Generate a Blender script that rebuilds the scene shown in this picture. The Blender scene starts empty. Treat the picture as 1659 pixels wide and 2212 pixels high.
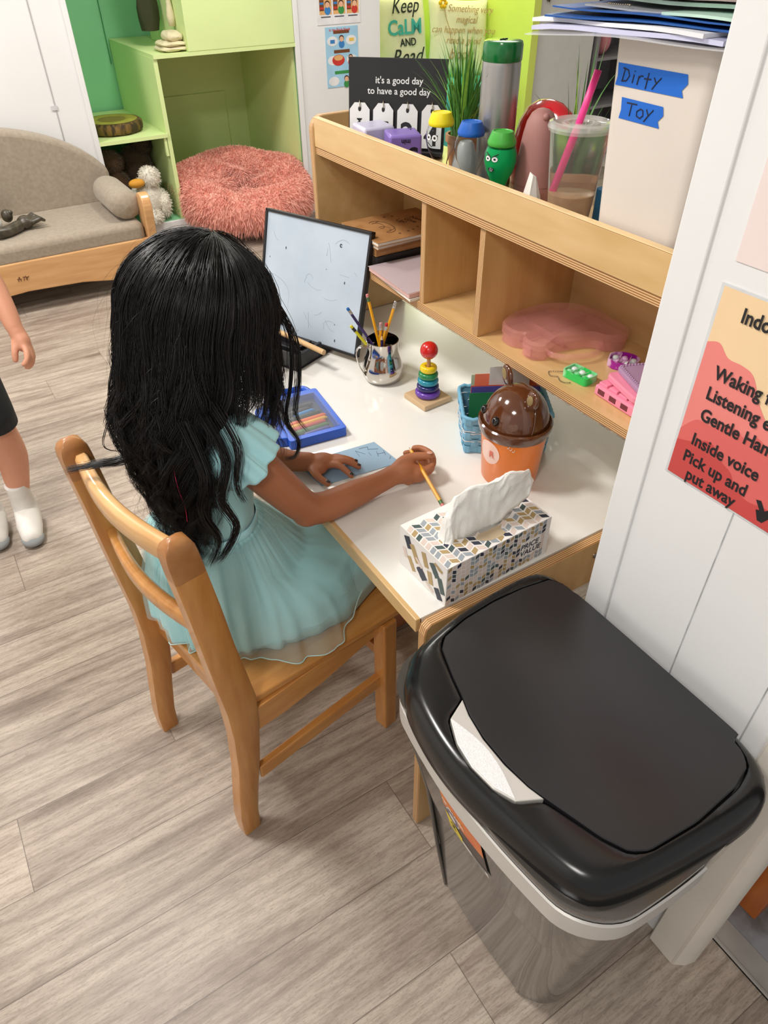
import bpy, math, random
import numpy as np
from mathutils import Matrix, Vector, noise as mnoise
random.seed(7); rng = np.random.default_rng(7)
PI = math.pi
SC = bpy.context.scene
COL = SC.collection

# ---------------------------------------------------------------- camera, world, lights, exposure
cam_data = bpy.data.cameras.new('camera'); cam = bpy.data.objects.new('camera', cam_data); COL.objects.link(cam)
SC.camera = cam
cam_data.sensor_fit = 'HORIZONTAL'; cam_data.sensor_width = 36.0; cam_data.lens = 36.0 * 1533.0 / 1659.0
cam_data.clip_start = 0.02; cam_data.clip_end = 60
_r = ((0.84653276, -0.53228132, -0.00767341), (-0.34672304, -0.5403711, -0.76666955), (0.40393739, 0.65167144, -0.64199604))
cm = Matrix(((_r[0][0], -_r[1][0], -_r[2][0], 0.0), (_r[0][1], -_r[1][1], -_r[2][1], 0.0),
             (_r[0][2], -_r[1][2], -_r[2][2], 1.462), (0, 0, 0, 1)))
cam.matrix_world = cm

world = bpy.data.worlds.new('world'); SC.world = world; world.use_nodes = True
world.node_tree.nodes['Background'].inputs[0].default_value = (1.0, 0.985, 0.96, 1)
world.node_tree.nodes['Background'].inputs[1].default_value = 0.36

def area(name, loc, size, power, col=(1, 0.965, 0.92), target=None, sy=None):
    d = bpy.data.lights.new(name, 'AREA'); d.energy = power; d.color = col; d.shape = 'RECTANGLE'
    d.size = size; d.size_y = sy or size
    o = bpy.data.objects.new(name, d); COL.objects.link(o); o.location = loc
    if target is not None:
        o.rotation_euler = (Vector(target) - Vector(loc)).to_track_quat('-Z', 'Y').to_euler()
    return o
area('ceiling_lamp', (-0.30, 1.45, 2.45), 0.35, 29)
area('ceiling_lamp', (-0.35, 3.3, 2.45), 0.5, 32)
area('ceiling_lamp', (2.6, 3.0, 2.45), 0.5, 13)
area('ceiling_lamp', (1.45, 3.3, 2.45), 0.4, 18)  # unseen extra light, added to brighten the green nook
area('ceiling_lamp', (-0.9, -0.4, 2.45), 0.5, 19)
area('ceiling_lamp', (3.5, 4.75, 2.4), 0.4, 12, (1, 0.97, 0.86))
vs = SC.view_settings
vs.view_transform = 'Standard'; vs.look = 'None'; vs.gamma = 1.0; vs.exposure = 0.27; vs.use_curve_mapping = False

# ---------------------------------------------------------------- helpers
def lin(c):
    return tuple(((v / 255.0) / 12.92 if v <= 10 else (((v / 255.0) + 0.055) / 1.055) ** 2.4) for v in c)

MATS = {}
def mat(name, rgb, rough=0.5, metal=0.0, **k):
    if name in MATS: return MATS[name]
    m = bpy.data.materials.new(name); m.use_nodes = True; MATS[name] = m
    nt = m.node_tree; b = nt.nodes['Principled BSDF']
    c = lin(rgb)
    b.inputs['Base Color'].default_value = (*c, 1); b.inputs['Roughness'].default_value = rough; b.inputs['Metallic'].default_value = metal
    if 'trans' in k: b.inputs['Transmission Weight'].default_value = k['trans']
    if 'ior' in k: b.inputs['IOR'].default_value = k['ior']
    if 'alpha' in k: b.inputs['Alpha'].default_value = k['alpha']
    if 'sheen' in k: b.inputs['Sheen Weight'].default_value = k['sheen']
    if 'coat' in k: b.inputs['Coat Weight'].default_value = k['coat']
    if 'spec' in k: b.inputs['Specular IOR Level'].default_value = k['spec']
    if 'sss' in k:
        b.inputs['Subsurface Weight'].default_value = k['sss']; b.inputs['Subsurface Radius'].default_value = (0.02, 0.008, 0.004)
    if 'aniso' in k: b.inputs['Anisotropic'].default_value = k['aniso']
    # mild procedural variation of the colour
    amt = k.get('var', 0.06); sc = k.get('vscale', 14.0); st = k.get('stretch', (1, 1, 1))
    tc = nt.nodes.new('ShaderNodeTexCoord'); mp = nt.nodes.new('ShaderNodeMapping'); nz = nt.nodes.new('ShaderNodeTexNoise')
    mp.inputs['Scale'].default_value = st; nz.inputs['Scale'].default_value = sc; nz.inputs['Detail'].default_value = k.get('detail', 3.0)
    nt.links.new(tc.outputs['Object'], mp.inputs[0]); nt.links.new(mp.outputs[0], nz.inputs['Vector'])
    rp = nt.nodes.new('ShaderNodeValToRGB'); nt.links.new(nz.outputs[0], rp.inputs[0])
    c2 = lin(k['rgb2']) if 'rgb2' in k else tuple(v * (1 - amt * 2) for v in c)
    rp.color_ramp.elements[0].position = k.get('p0', 0.35); rp.color_ramp.elements[1].position = k.get('p1', 0.65)
    rp.color_ramp.elements[0].color = (*c2, 1); rp.color_ramp.elements[1].color = (*c, 1)
    nt.links.new(rp.outputs[0], b.inputs['Base Color'])
    if k.get('bump'):
        bp = nt.nodes.new('ShaderNodeBump'); bp.inputs['Strength'].default_value = k['bump']; bp.inputs['Distance'].default_value = k.get('bdist', 0.002)
        n2 = nt.nodes.new('ShaderNodeTexNoise'); n2.inputs['Scale'].default_value = k.get('bscale', 200.0)
        nt.links.new(mp.outputs[0], n2.inputs['Vector']); nt.links.new(n2.outputs[0], bp.inputs['Height']); nt.links.new(bp.outputs[0], b.inputs['Normal'])
    return m

def wood(name, rgb, rgb2, rough=0.35, stretch=(1, 12, 12), scale=5.0, coat=0.3):
    m = mat(name, rgb, rough, rgb2=rgb2, vscale=scale, stretch=stretch, detail=6.0, coat=coat, p0=0.3, p1=0.7)
    return m

def ply(name, axis, period=0.0036):
    if name in MATS: return MATS[name]
    m = bpy.data.materials.new(name); m.use_nodes = True; MATS[name] = m
    nt = m.node_tree; b = nt.nodes['Principled BSDF']; b.inputs['Roughness'].default_value = 0.45
    tc = nt.nodes.new('ShaderNodeTexCoord'); sp = nt.nodes.new('ShaderNodeSeparateXYZ'); nt.links.new(tc.outputs['Object'], sp.inputs[0])
    mu = nt.nodes.new('ShaderNodeMath'); mu.operation = 'MULTIPLY'; mu.inputs[1].default_value = 2 * PI / period
    nt.links.new(sp.outputs[axis], mu.inputs[0])
    sn = nt.nodes.new('ShaderNodeMath'); sn.operation = 'SINE'; nt.links.new(mu.outputs[0], sn.inputs[0])
    rp = nt.nodes.new('ShaderNodeValToRGB'); rp.color_ramp.elements[0].position = 0.05; rp.color_ramp.elements[1].position = 0.6
    rp.color_ramp.elements[0].color = (*lin((165, 112, 66)), 1); rp.color_ramp.elements[1].color = (*lin((232, 200, 148)), 1)
    nt.links.new(sn.outputs[0], rp.inputs[0]); nt.links.new(rp.outputs[0], b.inputs['Base Color'])
    return m

class B:
    def __init__(s): s.v = []; s.f = []; s.m = []
    def add(s, vs_, fs, m=0, M=None):
        o = len(s.v)
        if M is not None: vs_ = [tuple(M @ Vector(p)) for p in vs_]
        s.v.extend([tuple(p) for p in vs_])
        for i, f in enumerate(fs):
            s.f.append(tuple(o + a for a in f)); s.m.append(m[i] if isinstance(m, (list, tuple)) else m)
        return s
    def box(s, c, d, m=0, M=None):
        x, y, z = c; a, b, e = d[0] / 2, d[1] / 2, d[2] / 2
        v = [(x + i * a, y + j * b, z + k * e) for i in (-1, 1) for j in (-1, 1) for k in (-1, 1)]
        f = [(0, 1, 3, 2), (4, 6, 7, 5), (0, 4, 5, 1), (2, 3, 7, 6), (0, 2, 6, 4), (1, 5, 7, 3)]
        return s.add(v, f, m, M)
    def loft(s, rings, m=0, cap=True, closed=True, M=None, loop=False):
        n = len(rings[0]); v = [p for r in rings for p in r]; f = []; k = len(rings)
        for i in range(k if loop else k - 1):
            for j in range(n if closed else n - 1):
                a = i * n + j; b_ = i * n + (j + 1) % n; i2 = (i + 1) % k
                f.append((a, b_, i2 * n + (j + 1) % n, i2 * n + j))
        if cap and not loop:
            f.append(tuple(range(n - 1, -1, -1))); f.append(tuple((k - 1) * n + j for j in range(n)))
        return s.add(v, f, m, M)
    def lathe(s, prof, c=(0, 0, 0), n=32, m=0, M=None, cap=True):
        rings = [[(c[0] + r * math.cos(2 * PI * j / n), c[1] + r * math.sin(2 * PI * j / n), c[2] + z) for j in range(n)] for r, z in prof]
        return s.loft(rings, m, cap, True, M)
    def cyl(s, p0, p1, r0, r1=None, n=16, m=0, M=None):
        return s.tube([p0, p1], [r0, r0 if r1 is None else r1], n, m, M)
    def tube(s, pts, rad, n=10, m=0, M=None, cap=True, flat=1.0, up=None, loop=False):
        pts = [Vector(p) for p in pts]
        if not isinstance(rad, (list, tuple, np.ndarray)): rad = [rad] * len(pts)
        rings = []; pn = None
        for i, p in enumerate(pts):
            if loop: t = pts[(i + 1) % len(pts)] - pts[i - 1]
            else: t = (pts[min(i + 1, len(pts) - 1)] - pts[max(i - 1, 0)])
            t = t.normalized() if t.length > 1e-9 else Vector((0, 0, 1))
            if pn is None:
                u = Vector(up) if up else (Vector((0, 0, 1)) if abs(t.z) < 0.9 else Vector((1, 0, 0)))
                pn = (u - t * u.dot(t)).normalized()
            else: pn = (pn - t * pn.dot(t)).normalized()
            bn = t.cross(pn)
            rings.append([tuple(p + pn * (rad[i] * flat * math.cos(2 * PI * j / n)) + bn * (rad[i] * math.sin(2 * PI * j / n))) for j in range(n)])
        return s.loft(rings, m, cap, True, M, loop)
    def ball(s, c, r, n=20, k=12, m=0, M=None):
        if not isinstance(r, (tuple, list)): r = (r, r, r)
        rings = []
        for i in range(1, k):
            a = PI * i / k
            rings.append([(c[0] + r[0] * math.sin(a) * math.cos(2 * PI * j / n), c[1] + r[1] * math.sin(a) * math.sin(2 * PI * j / n), c[2] - r[2] * math.cos(a)) for j in range(n)])
        v = [p for q in rings for p in q]; f = []
        for i in range(k - 2):
            for j in range(n): f.append((i * n + j, i * n + (j + 1) % n, (i + 1) * n + (j + 1) % n, (i + 1) * n + j))
        o = len(v); v += [(c[0], c[1], c[2] - r[2]), (c[0], c[1], c[2] + r[2])]
        for j in range(n):
            f.append((o, (j + 1) % n, j)); f.append((o + 1, (k - 2) * n + j, (k - 2) * n + (j + 1) % n))
        return s.add(v, f, m, M)
    def prism(s, poly, z0, z1, m=0, M=None, ms=None):
        n = len(poly); v = [(x, y, z0) for x, y in poly] + [(x, y, z1) for x, y in poly]
        f = [tuple(range(n - 1, -1, -1)), tuple(range(n, 2 * n))] + [(j, (j + 1) % n, n + (j + 1) % n, n + j) for j in range(n)]
        return s.add(v, f, [m, m] + [m if ms is None else ms] * n, M)
    def grid(s, fn, nu, nv, m=0, M=None, thick=0.0):
        v = [fn(i / (nu - 1), j / (nv - 1)) for i in range(nu) for j in range(nv)]
        f = [(i * nv + j, (i + 1) * nv + j, (i + 1) * nv + j + 1, i * nv + j + 1) for i in range(nu - 1) for j in range(nv - 1)]
        return s.add(v, f, m, M)
    def text(s, txt, size, m=0, M=None, extrude=0.0003, bold=0.0, align='LEFT', shear=0.0, xs=1.0):
        cu = bpy.data.curves.new('lettering', 'FONT'); cu.body = txt; cu.size = size; cu.extrude = extrude; cu.offset = bold * size
        cu.align_x = align; cu.shear = shear; cu.resolution_u = 3
        o = bpy.data.objects.new('lettering', cu); COL.objects.link(o)
        dg = bpy.context.evaluated_depsgraph_get(); e = o.evaluated_get(dg); me = e.to_mesh()
        vs_ = [(p.co.x * xs, p.co.y, p.co.z) for p in me.vertices]; fs = [tuple(p.vertices) for p in me.polygons]
        s.add(vs_, fs, m, M)
        e.to_mesh_clear(); bpy.data.objects.remove(o); bpy.data.curves.remove(cu)
        return s

def MT(loc, xdir, ydir):
    """matrix: local x along xdir, local y along ydir (made orthogonal), z outwards"""
    x = Vector(xdir).normalized(); y = Vector(ydir); y = (y - x * y.dot(x)).normalized(); z = x.cross(y)
    return Matrix(((x.x, y.x, z.x, loc[0]), (x.y, y.y, z.y, loc[1]), (x.z, y.z, z.z, loc[2]), (0, 0, 0, 1)))

WM = {}
def thing(name, label, cat, loc=(0, 0, 0), rz=0.0, group=None):
    o = bpy.data.objects.new(name, None); COL.objects.link(o); o.empty_display_size = 0.05
    o.location = loc; o.rotation_euler = (0, 0, rz); o['label'] = label; o['category'] = cat
    if group: o['group'] = group
    WM[o.name] = Matrix.Translation(loc) @ Matrix.Rotation(rz, 4, 'Z')
    return o

def obj(name, b, mats, parent=None, smooth=None, bevel=0.0, seg=2, world=False, subsurf=0, solid=0.0, label=None, kind=None, remesh=0.0, sm_it=0):
    me = bpy.data.meshes.new(name)
    v = b.v
    if world and parent is not None:
        inv = WM[parent.name].inverted(); v = [tuple(inv @ Vector(p)) for p in v]
    me.from_pydata(v, [], b.f)
    if not isinstance(mats, (list, tuple)): mats = [mats]
    for m in mats: me.materials.append(m)
    if len(mats) > 1: me.polygons.foreach_set('material_index', b.m)
    if smooth is not None:
        me.polygons.foreach_set('use_smooth', [True] * len(me.polygons))
        if smooth < 179: me.set_sharp_from_angle(angle=math.radians(smooth))
    me.update()
    o = bpy.data.objects.new(name, me); COL.objects.link(o)
    if parent is not None:
        o.parent = parent; WM[o.name] = WM[parent.name]
    else: WM[o.name] = Matrix.Identity(4)
    if solid:
        d = o.modifiers.new('solid', 'SOLIDIFY'); d.thickness = solid; d.offset = 0
    if remesh:
        d = o.modifiers.new('remesh', 'REMESH'); d.mode = 'VOXEL'; d.voxel_size = remesh; d.use_smooth_shade = True
        if sm_it:
            d = o.modifiers.new('smooth', 'SMOOTH'); d.iterations = sm_it; d.factor = 0.5
    if bevel:
        d = o.modifiers.new('bevel', 'BEVEL'); d.width = bevel; d.segments = seg; d.limit_method = 'ANGLE'; d.angle_limit = math.radians(40)
    if subsurf:
        d = o.modifiers.new('subd', 'SUBSURF'); d.levels = subsurf; d.render_levels = subsurf
    if label: o['label'] = label
    if kind: o['kind'] = kind
    return o

def tag(o, label, cat, group=None):
    o['label'] = label; o['category'] = cat
    if group: o['group'] = group
    return o

def rrect(x0, x1, y0, y1, r, n=6):
    p = []
    for cx, cy, a0 in ((x1 - r, y1 - r, 0), (x0 + r, y1 - r, 90), (x0 + r, y0 + r, 180), (x1 - r, y0 + r, 270)):
        for i in range(n + 1):
            a = math.radians(a0 + 90 * i / n); p.append((cx + r * math.cos(a), cy + r * math.sin(a)))
    return p

def catmull(pts, n=8, closed=False):
    P = [Vector(p) for p in pts]; out = []
    k = len(P)
    rngk = range(k) if closed else range(k - 1)
    for i in rngk:
        if closed: a, b_, c, d = P[(i - 1) % k], P[i], P[(i + 1) % k], P[(i + 2) % k]
        else: a, b_, c, d = P[max(i - 1, 0)], P[i], P[i + 1], P[min(i + 2, k - 1)]
        for j in range(n):
            t = j / n
            out.append(0.5 * ((2 * b_) + (c - a) * t + (2 * a - 5 * b_ + 4 * c - d) * t * t + (3 * b_ - a - 3 * c + d) * t ** 3))
    if not closed: out.append(P[-1])
    return out

XZ = Matrix(((1, 0, 0, 0), (0, 0, 1, 0), (0, 1, 0, 0), (0, 0, 0, 1)))   # prism polygon (x,z), extruded along y
YZ = Matrix(((0, 0, 1, 0), (1, 0, 0, 0), (0, 1, 0, 0), (0, 0, 0, 1)))   # prism polygon (y,z), extruded along x
# ================================================================ SETTING
WHITE = mat('white_paint', (236, 236, 236), 0.45, var=0.015, vscale=3, bump=0.15, bscale=60, bdist=0.001)
TRIMW = mat('trim_paint', (228, 220, 208), 0.4, var=0.04, vscale=8)
GREEN = mat('green_paint', (160, 230, 180), 0.5, var=0.03, vscale=3)
LIME = mat('light_green_paint', (222, 240, 168), 0.5, var=0.03, vscale=3)
YELLOWG = mat('yellow_green_paint', (228, 244, 112), 0.5, var=0.03, vscale=3)
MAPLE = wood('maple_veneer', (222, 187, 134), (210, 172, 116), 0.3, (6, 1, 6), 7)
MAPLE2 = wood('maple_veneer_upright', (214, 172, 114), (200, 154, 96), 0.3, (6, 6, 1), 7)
PLYZ = ply('plywood_edge_flat', 2); PLYY = ply('plywood_edge_upright', 1)

# floor with plank pattern running along x
def floor_material():
    m = bpy.data.materials.new('vinyl_planks'); m.use_nodes = True; nt = m.node_tree; N = nt.nodes; L = nt.links
    b = N['Principled BSDF']
    tc = N.new('ShaderNodeTexCoord'); sp = N.new('ShaderNodeSeparateXYZ'); L.new(tc.outputs['Object'], sp.inputs[0])
    def ma(op, a, b_=None, c=None):
        n = N.new('ShaderNodeMath'); n.operation = op
        for i, q in enumerate((a, b_, c)):
            if q is None: continue
            if isinstance(q, (int, float)): n.inputs[i].default_value = q
            else: L.new(q, n.inputs[i])
        return n.outputs[0]
    X, Y = sp.outputs[0], sp.outputs[1]
    r = ma('MULTIPLY', ma('SUBTRACT', Y, 0.522), 1 / 0.174); ri = ma('FLOOR', r); rf = ma('FRACT', r)
    off = ma('ADD', ma('ADD', ma('MULTIPLY', ri, 0.256), ma('MULTIPLY', ma('GREATER_THAN', ri, 2.5), 0.092)), ma('MULTIPLY', ma('LESS_THAN', ri, -0.5), 0.431))
    u = ma('MULTIPLY', ma('SUBTRACT', ma('SUBTRACT', X, off), 0.43), 1 / 1.22); ui = ma('FLOOR', u); uf = ma('FRACT', u)
    cb = N.new('ShaderNodeCombineXYZ'); L.new(ri, cb.inputs[0]); L.new(ui, cb.inputs[1])
    wn = N.new('ShaderNodeTexWhiteNoise'); L.new(cb.outputs[0], wn.inputs['Vector'])
    # grain coordinates, shifted per plank
    sc = N.new('ShaderNodeVectorMath'); sc.operation = 'MULTIPLY'; L.new(tc.outputs['Object'], sc.inputs[0]); sc.inputs[1].default_value = (1.6, 11, 1)
    sh = N.new('ShaderNodeVectorMath'); sh.operation = 'SCALE'; L.new(wn.outputs['Color'], sh.inputs[0]); sh.inputs['Scale'].default_value = 40
    ad = N.new('ShaderNodeVectorMath'); ad.operation = 'ADD'; L.new(sc.outputs[0], ad.inputs[0]); L.new(sh.outputs[0], ad.inputs[1])
    n1 = N.new('ShaderNodeTexNoise'); n1.inputs['Scale'].default_value = 1.6; n1.inputs['Detail'].default_value = 5; n1.inputs['Distortion'].default_value = 0.8; L.new(ad.outputs[0], n1.inputs['Vector'])
    sc2 = N.new('ShaderNodeVectorMath'); sc2.operation = 'MULTIPLY'; L.new(ad.outputs[0], sc2.inputs[0]); sc2.inputs[1].default_value = (7, 9, 1)
    n2 = N.new('ShaderNodeTexNoise'); n2.inputs['Scale'].default_value = 2.4; n2.inputs['Detail'].default_value = 7; n2.inputs['Roughness'].default_value = 0.65; n2.inputs['Distortion'].default_value = 0.4; L.new(sc2.outputs[0], n2.inputs['Vector'])
    # cathedral rings
    wv = N.new('ShaderNodeTexWave'); wv.wave_type = 'BANDS'; wv.bands_direction = 'Y'; wv.inputs['Scale'].default_value = 0.9; wv.inputs['Distortion'].default_value = 9; wv.inputs['Detail'].default_value = 3; wv.inputs['Detail Scale'].default_value = 0.7; wv.inputs['Detail Roughness'].default_value = 0.4
    L.new(ad.outputs[0], wv.inputs['Vector'])
    rp = N.new('ShaderNodeValToRGB'); L.new(n1.outputs[0], rp.inputs[0]); e = rp.color_ramp.elements
    e[0].position = 0.30; e[0].color = (*lin((149, 133, 120)), 1); e[1].position = 0.68; e[1].color = (*lin((196, 182, 167)), 1)
    e2 = rp.color_ramp.elements.new(0.5); e2.color = (*lin((180, 165, 151)), 1)
    def mix(t, f, a, b_):
        n = N.new('ShaderNodeMix'); n.data_type = 'RGBA'; n.blend_type = t
        if isinstance(f, (int, float)): n.inputs[0].default_value = f
        else: L.new(f, n.inputs[0])
        for i, q in ((6, a), (7, b_)):
            if isinstance(q, tuple): n.inputs[i].default_value = (*q, 1)
            else: L.new(q, n.inputs[i])
        return n.outputs[2]
    fine = ma('POWER', n2.outputs[0], 1.0)
    rp2 = N.new('ShaderNodeValToRGB'); L.new(fine, rp2.inputs[0]); rp2.color_ramp.elements[0].position = 0.36; rp2.color_ramp.elements[1].position = 0.56
    rp2.color_ramp.elements[0].color = (0.62, 0.59, 0.56, 1); rp2.color_ramp.elements[1].color = (1, 1, 1, 1)
    c = mix('MULTIPLY', 0.75, rp.outputs[0], rp2.outputs[0])
    rp3 = N.new('ShaderNodeValToRGB'); L.new(wv.outputs[0], rp3.inputs[0]); rp3.color_ramp.elements[0].position = 0.0; rp3.color_ramp.elements[1].position = 0.35
    rp3.color_ramp.elements[0].color = (0.72, 0.70, 0.68, 1); rp3.color_ramp.elements[1].color = (1, 1, 1, 1)
    c = mix('MULTIPLY', 0.55, c, rp3.outputs[0])
    # small dark pores
    sc3 = N.new('ShaderNodeVectorMath'); sc3.operation = 'MULTIPLY'; L.new(ad.outputs[0], sc3.inputs[0]); sc3.inputs[1].default_value = (60, 32, 1)
    n3 = N.new('ShaderNodeTexNoise'); n3.inputs['Scale'].default_value = 1.5; n3.inputs['Detail'].default_value = 1; L.new(sc3.outputs[0], n3.inputs['Vector'])
    por = ma('MULTIPLY', ma('GREATER_THAN', n3.outputs[0], 0.63), 0.28)
    c = mix('MIX', por, c, lin((104, 88, 76)))
    tint = ma('ADD', ma('MULTIPLY', wn.outputs[0], 0.13), 0.92)
    tcn = N.new('ShaderNodeCombineXYZ'); [L.new(tint, tcn.inputs[i]) for i in range(3)]
    c = mix('MULTIPLY', 1.0, c, tcn.outputs[0])
    # knots
    vo = N.new('ShaderNodeTexVoronoi'); vo.inputs['Scale'].default_value = 0.62; vo.inputs['Randomness'].default_value = 1.0; L.new(ad.outputs[0], vo.inputs['Vector'])
    kn = N.new('ShaderNodeValToRGB'); L.new(vo.outputs['Distance'], kn.inputs[0]); kn.color_ramp.elements[0].position = 0.04; kn.color_ramp.elements[1].position = 0.16
    kn.color_ramp.elements[0].color = (0.42, 0.36, 0.32, 1); kn.color_ramp.elements[1].color = (1, 1, 1, 1)
    c = mix('MULTIPLY', 0.8, c, kn.outputs[0])
    # seams
    s1 = ma('LESS_THAN', rf, 0.011); s2 = ma('LESS_THAN', uf, 0.0014); s = ma('MAXIMUM', s1, s2)
    c = mix('MIX', ma('MULTIPLY', s, 0.7), c, lin((84, 72, 64)))
    L.new(c, b.inputs['Base Color']); b.inputs['Roughness'].default_value = 0.42
    bp = N.new('ShaderNodeBump'); bp.inputs['Strength'].default_value = 0.12; bp.inputs['Distance'].default_value = 0.001
    L.new(ma('SUBTRACT', n2.outputs[0], s), bp.inputs['Height']); L.new(bp.outputs[0], b.inputs['Normal'])
    return m

def struct(name, b, m, **k):
    return obj(name, b, m, None, kind='structure', **k)
struct('floor', B().box((0.9, 1.9, -0.025), (7.2, 6.4, 0.05)), floor_material())
WX = 0.695
# partition wall beside the bin, from its doorway end to its end at the desk
b = B(); b.box((WX + 0.045, 0.310, 1.28), (0.09, 0.376, 2.56))
struct('wall_right', b, WHITE)
# corner trim at the desk end of the partition, with its shallow groove
b = B(); b.box((WX + 0.0445, 0.4795, 1.28), (0.095, 0.043, 2.56))
struct('trim_1', b, WHITE, bevel=0.002)
# panel grooves on the partition
b = B()
for y, z0, z1 in ((0.329, 0.3, 2.5), (0.2055, 0.3, 2.5)):
    b.box((WX - 0.0002, y, (z0 + z1) / 2), (0.0008, 0.0014, z1 - z0))
struct('trim_2', b, mat('groove_grey', (196, 198, 200), 0.7, var=0.2, vscale=30))
# door casing at the doorway end
b = B()
b.prism([(WX - 0.018, 0.172), (WX - 0.018, 0.118), (WX + 0.0, 0.104), (WX + 0.02, 0.098), (WX + 0.045, 0.104), (WX + 0.047, 0.112), (WX + 0.062, 0.109), (WX + 0.09, 0.113), (WX + 0.092, 0.14), (WX + 0.0, 0.172)], 0.0, 2.1)
struct('trim_3', b, TRIMW, smooth=40, bevel=0.003)
# the doorway: metal threshold and stone floor of the next room
b = B(); b.box((0.800, -0.25, 0.003), (0.05, 0.82, 0.006)); b.box((0.778, -0.25, 0.0045), (0.006, 0.82, 0.009))
struct('trim_4', b, mat('threshold_metal', (176, 172, 166), 0.4, 0.15, var=0.08), bevel=0.001)
STONE = mat('stone_tiles', (150, 150, 156), 0.5, rgb2=(92, 82, 74), vscale=10, detail=8, p0=0.4, p1=0.6)
struct('trim_5', B().box((1.22, -0.25, 0.004), (0.79, 0.82, 0.008)), STONE)
struct('wall_hall', B().box((1.66, -0.2, 1.28), (0.06, 1.0, 2.56)), mat('hall_brown', (70, 52, 40), 0.7))
# back wall with the two openings (nook with cubbies, reading nook)
YB = 4.30
for nm, c, d in (('wall_back_left', (-0.75, YB + 0.03, 1.28), (3.3, 0.06, 2.56)), ('wall_back_middle', (2.40, YB + 0.03, 1.28), (0.54, 0.06, 2.56)),
                 ('wall_back_over_nook', (1.515, YB + 0.03, 2.4), (1.23, 0.06, 0.32)), ('wall_back_over_reading_nook', (3.28, YB + 0.03, 2.4), (1.22, 0.06, 0.32)),
                 ('wall_back_under_nook', (1.515, YB + 0.03, 0.05), (1.23, 0.06, 0.10)), ('wall_back_under_reading_nook', (3.28, YB + 0.03, 0.05), (1.22, 0.06, 0.10))):
    struct(nm, B().box(c, d), WHITE)
b = B(); b.box((0.747, YB - 0.002, 1.0), (0.003, 0.004, 2.0)); struct('trim_6', b, mat('seam_grey', (176, 176, 176), 0.7))
b = B(); b.box((0.905, YB - 0.004, 1.18), (0.024, 0.016, 2.2)); b.box((2.117, YB - 0.004, 1.18), (0.03, 0.016, 2.2)); struct('trim_7', b, WHITE, bevel=0.003)
b = B(); b.box((1.5, YB - 0.008, 0.055), (1.25, 0.016, 0.11)); struct('baseboard_back', b, WHITE, bevel=0.003)
for nm, c, d in (('wall_nook_left', (0.89, 4.74, 1.28), (0.04, 0.76, 2.5)), ('wall_nook_right', (2.14, 4.74, 1.28), (0.04, 0.76, 2.5)), ('wall_nook_back', (1.5, 5.14, 1.28), (1.3, 0.04, 2.5))):
    struct(nm, B().box(c, d), GREEN)
b = B()
for x in (1.07, 1.27): b.box((x, 5.108, 1.6), (0.004, 0.003, 1.6))
b.box((0.911, 4.62, 1.6), (0.003, 0.004, 1.6)); struct('trim_8', b, mat('groove_green', (66, 150, 96), 0.7))
struct('floor_nook', B().box((1.5, 4.72, 0.09), (1.24, 0.83, 0.04)), GREEN)
for nm, c, d in (('wall_reading_nook_left', (2.68, 4.74, 1.28), (0.03, 0.76, 2.5)), ('wall_reading_nook_back', (3.27, 5.14, 1.28), (1.25, 0.04, 2.5)), ('wall_reading_nook_right', (3.87, 4.70, 1.28), (0.06, 0.86, 2.5))):
    struct(nm, B().box(c, d), YELLOWG)
struct('trim_9', B().box((3.0, 5.105, 1.28), (0.44, 0.02, 2.5)), GREEN)
struct('floor_reading_nook', B().box((3.25, 4.72, 0.09), (1.2, 0.83, 0.04)), LIME)
struct('wall_left', B().box((-1.9, 1.9, 1.28), (0.06, 5.0, 2.56)), WHITE)
struct('wall_far_right', B().box((5.6, 2.4, 1.28), (0.06, 5.6, 2.56)), WHITE)
struct('wall_back_right', B().box((4.8, 5.22, 1.28), (1.7, 0.06, 2.56)), WHITE)
struct('floor_far', B().box((5.05, 2.4, -0.025), (1.1, 5.7, 0.05)), TRIMW)
struct('ceiling', B().box((1.9, 2.2, 2.6), (8.0, 7.0, 0.06)), WHITE)

# ================================================================ DESK AND HUTCH
LAM = mat('white_laminate', (238, 236, 230), 0.22, var=0.02, vscale=6, spec=0.6)
DX0, DX1, DY0, DY1, DZ = 0.43, 1.075, 0.585, 1.66, 0.622
t = thing('kids_desk', 'maple plywood desk with white laminate top where the girl sits', 'desk', (0.75, 1.12, 0))
b = B(); b.box(((DX0 + DX1) / 2 + 0.004, (DY0 + DY1) / 2 + 0.008, DZ - 0.006), (DX1 - DX0 - 0.008, DY1 - DY0 - 0.02, 0.012))
obj('desktop', b, LAM, t, world=True, bevel=0.001)
b = B(); b.box((DX0 + 0.006, (DY0 + DY1) / 2 + 0.008, DZ - 0.0145), (0.012, DY1 - DY0 - 0.02, 0.0288)); b.box(((DX0 + DX1) / 2, (DY0 + DY1) / 2, DZ - 0.02), (DX1 - DX0 - 0.03, DY1 - DY0 - 0.03, 0.014))
obj('edge_band', b, MAPLE, t, world=True, bevel=0.0015)
def endpanel(y, nm):
    P = [(DX0 + 0.004, 0), (DX0 + 0.05, 0), (DX0 + 0.085, 0.46), (DX0 + 0.12, 0.52), (DX1 - 0.12, 0.52), (DX1 - 0.085, 0.46), (DX1 - 0.05, 0), (DX1, 0), (DX1, DZ + 0.001), (DX0 + 0.015, DZ + 0.001)]
    P += [(DX0 + 0.004 + 0.011 * (1 - math.sin(a)), DZ + 0.001 - 0.011 * (1 - math.cos(a))) for a in (0.4, 0.8, 1.2, 1.57)][0:0]
    P += [(DX0 + 0.006, DZ - 0.006), (DX0 + 0.002, DZ - 0.02)]
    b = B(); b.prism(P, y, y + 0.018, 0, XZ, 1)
    return obj('end_panel', b, [MAPLE2, PLYY], t, world=True, bevel=0.002)
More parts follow.
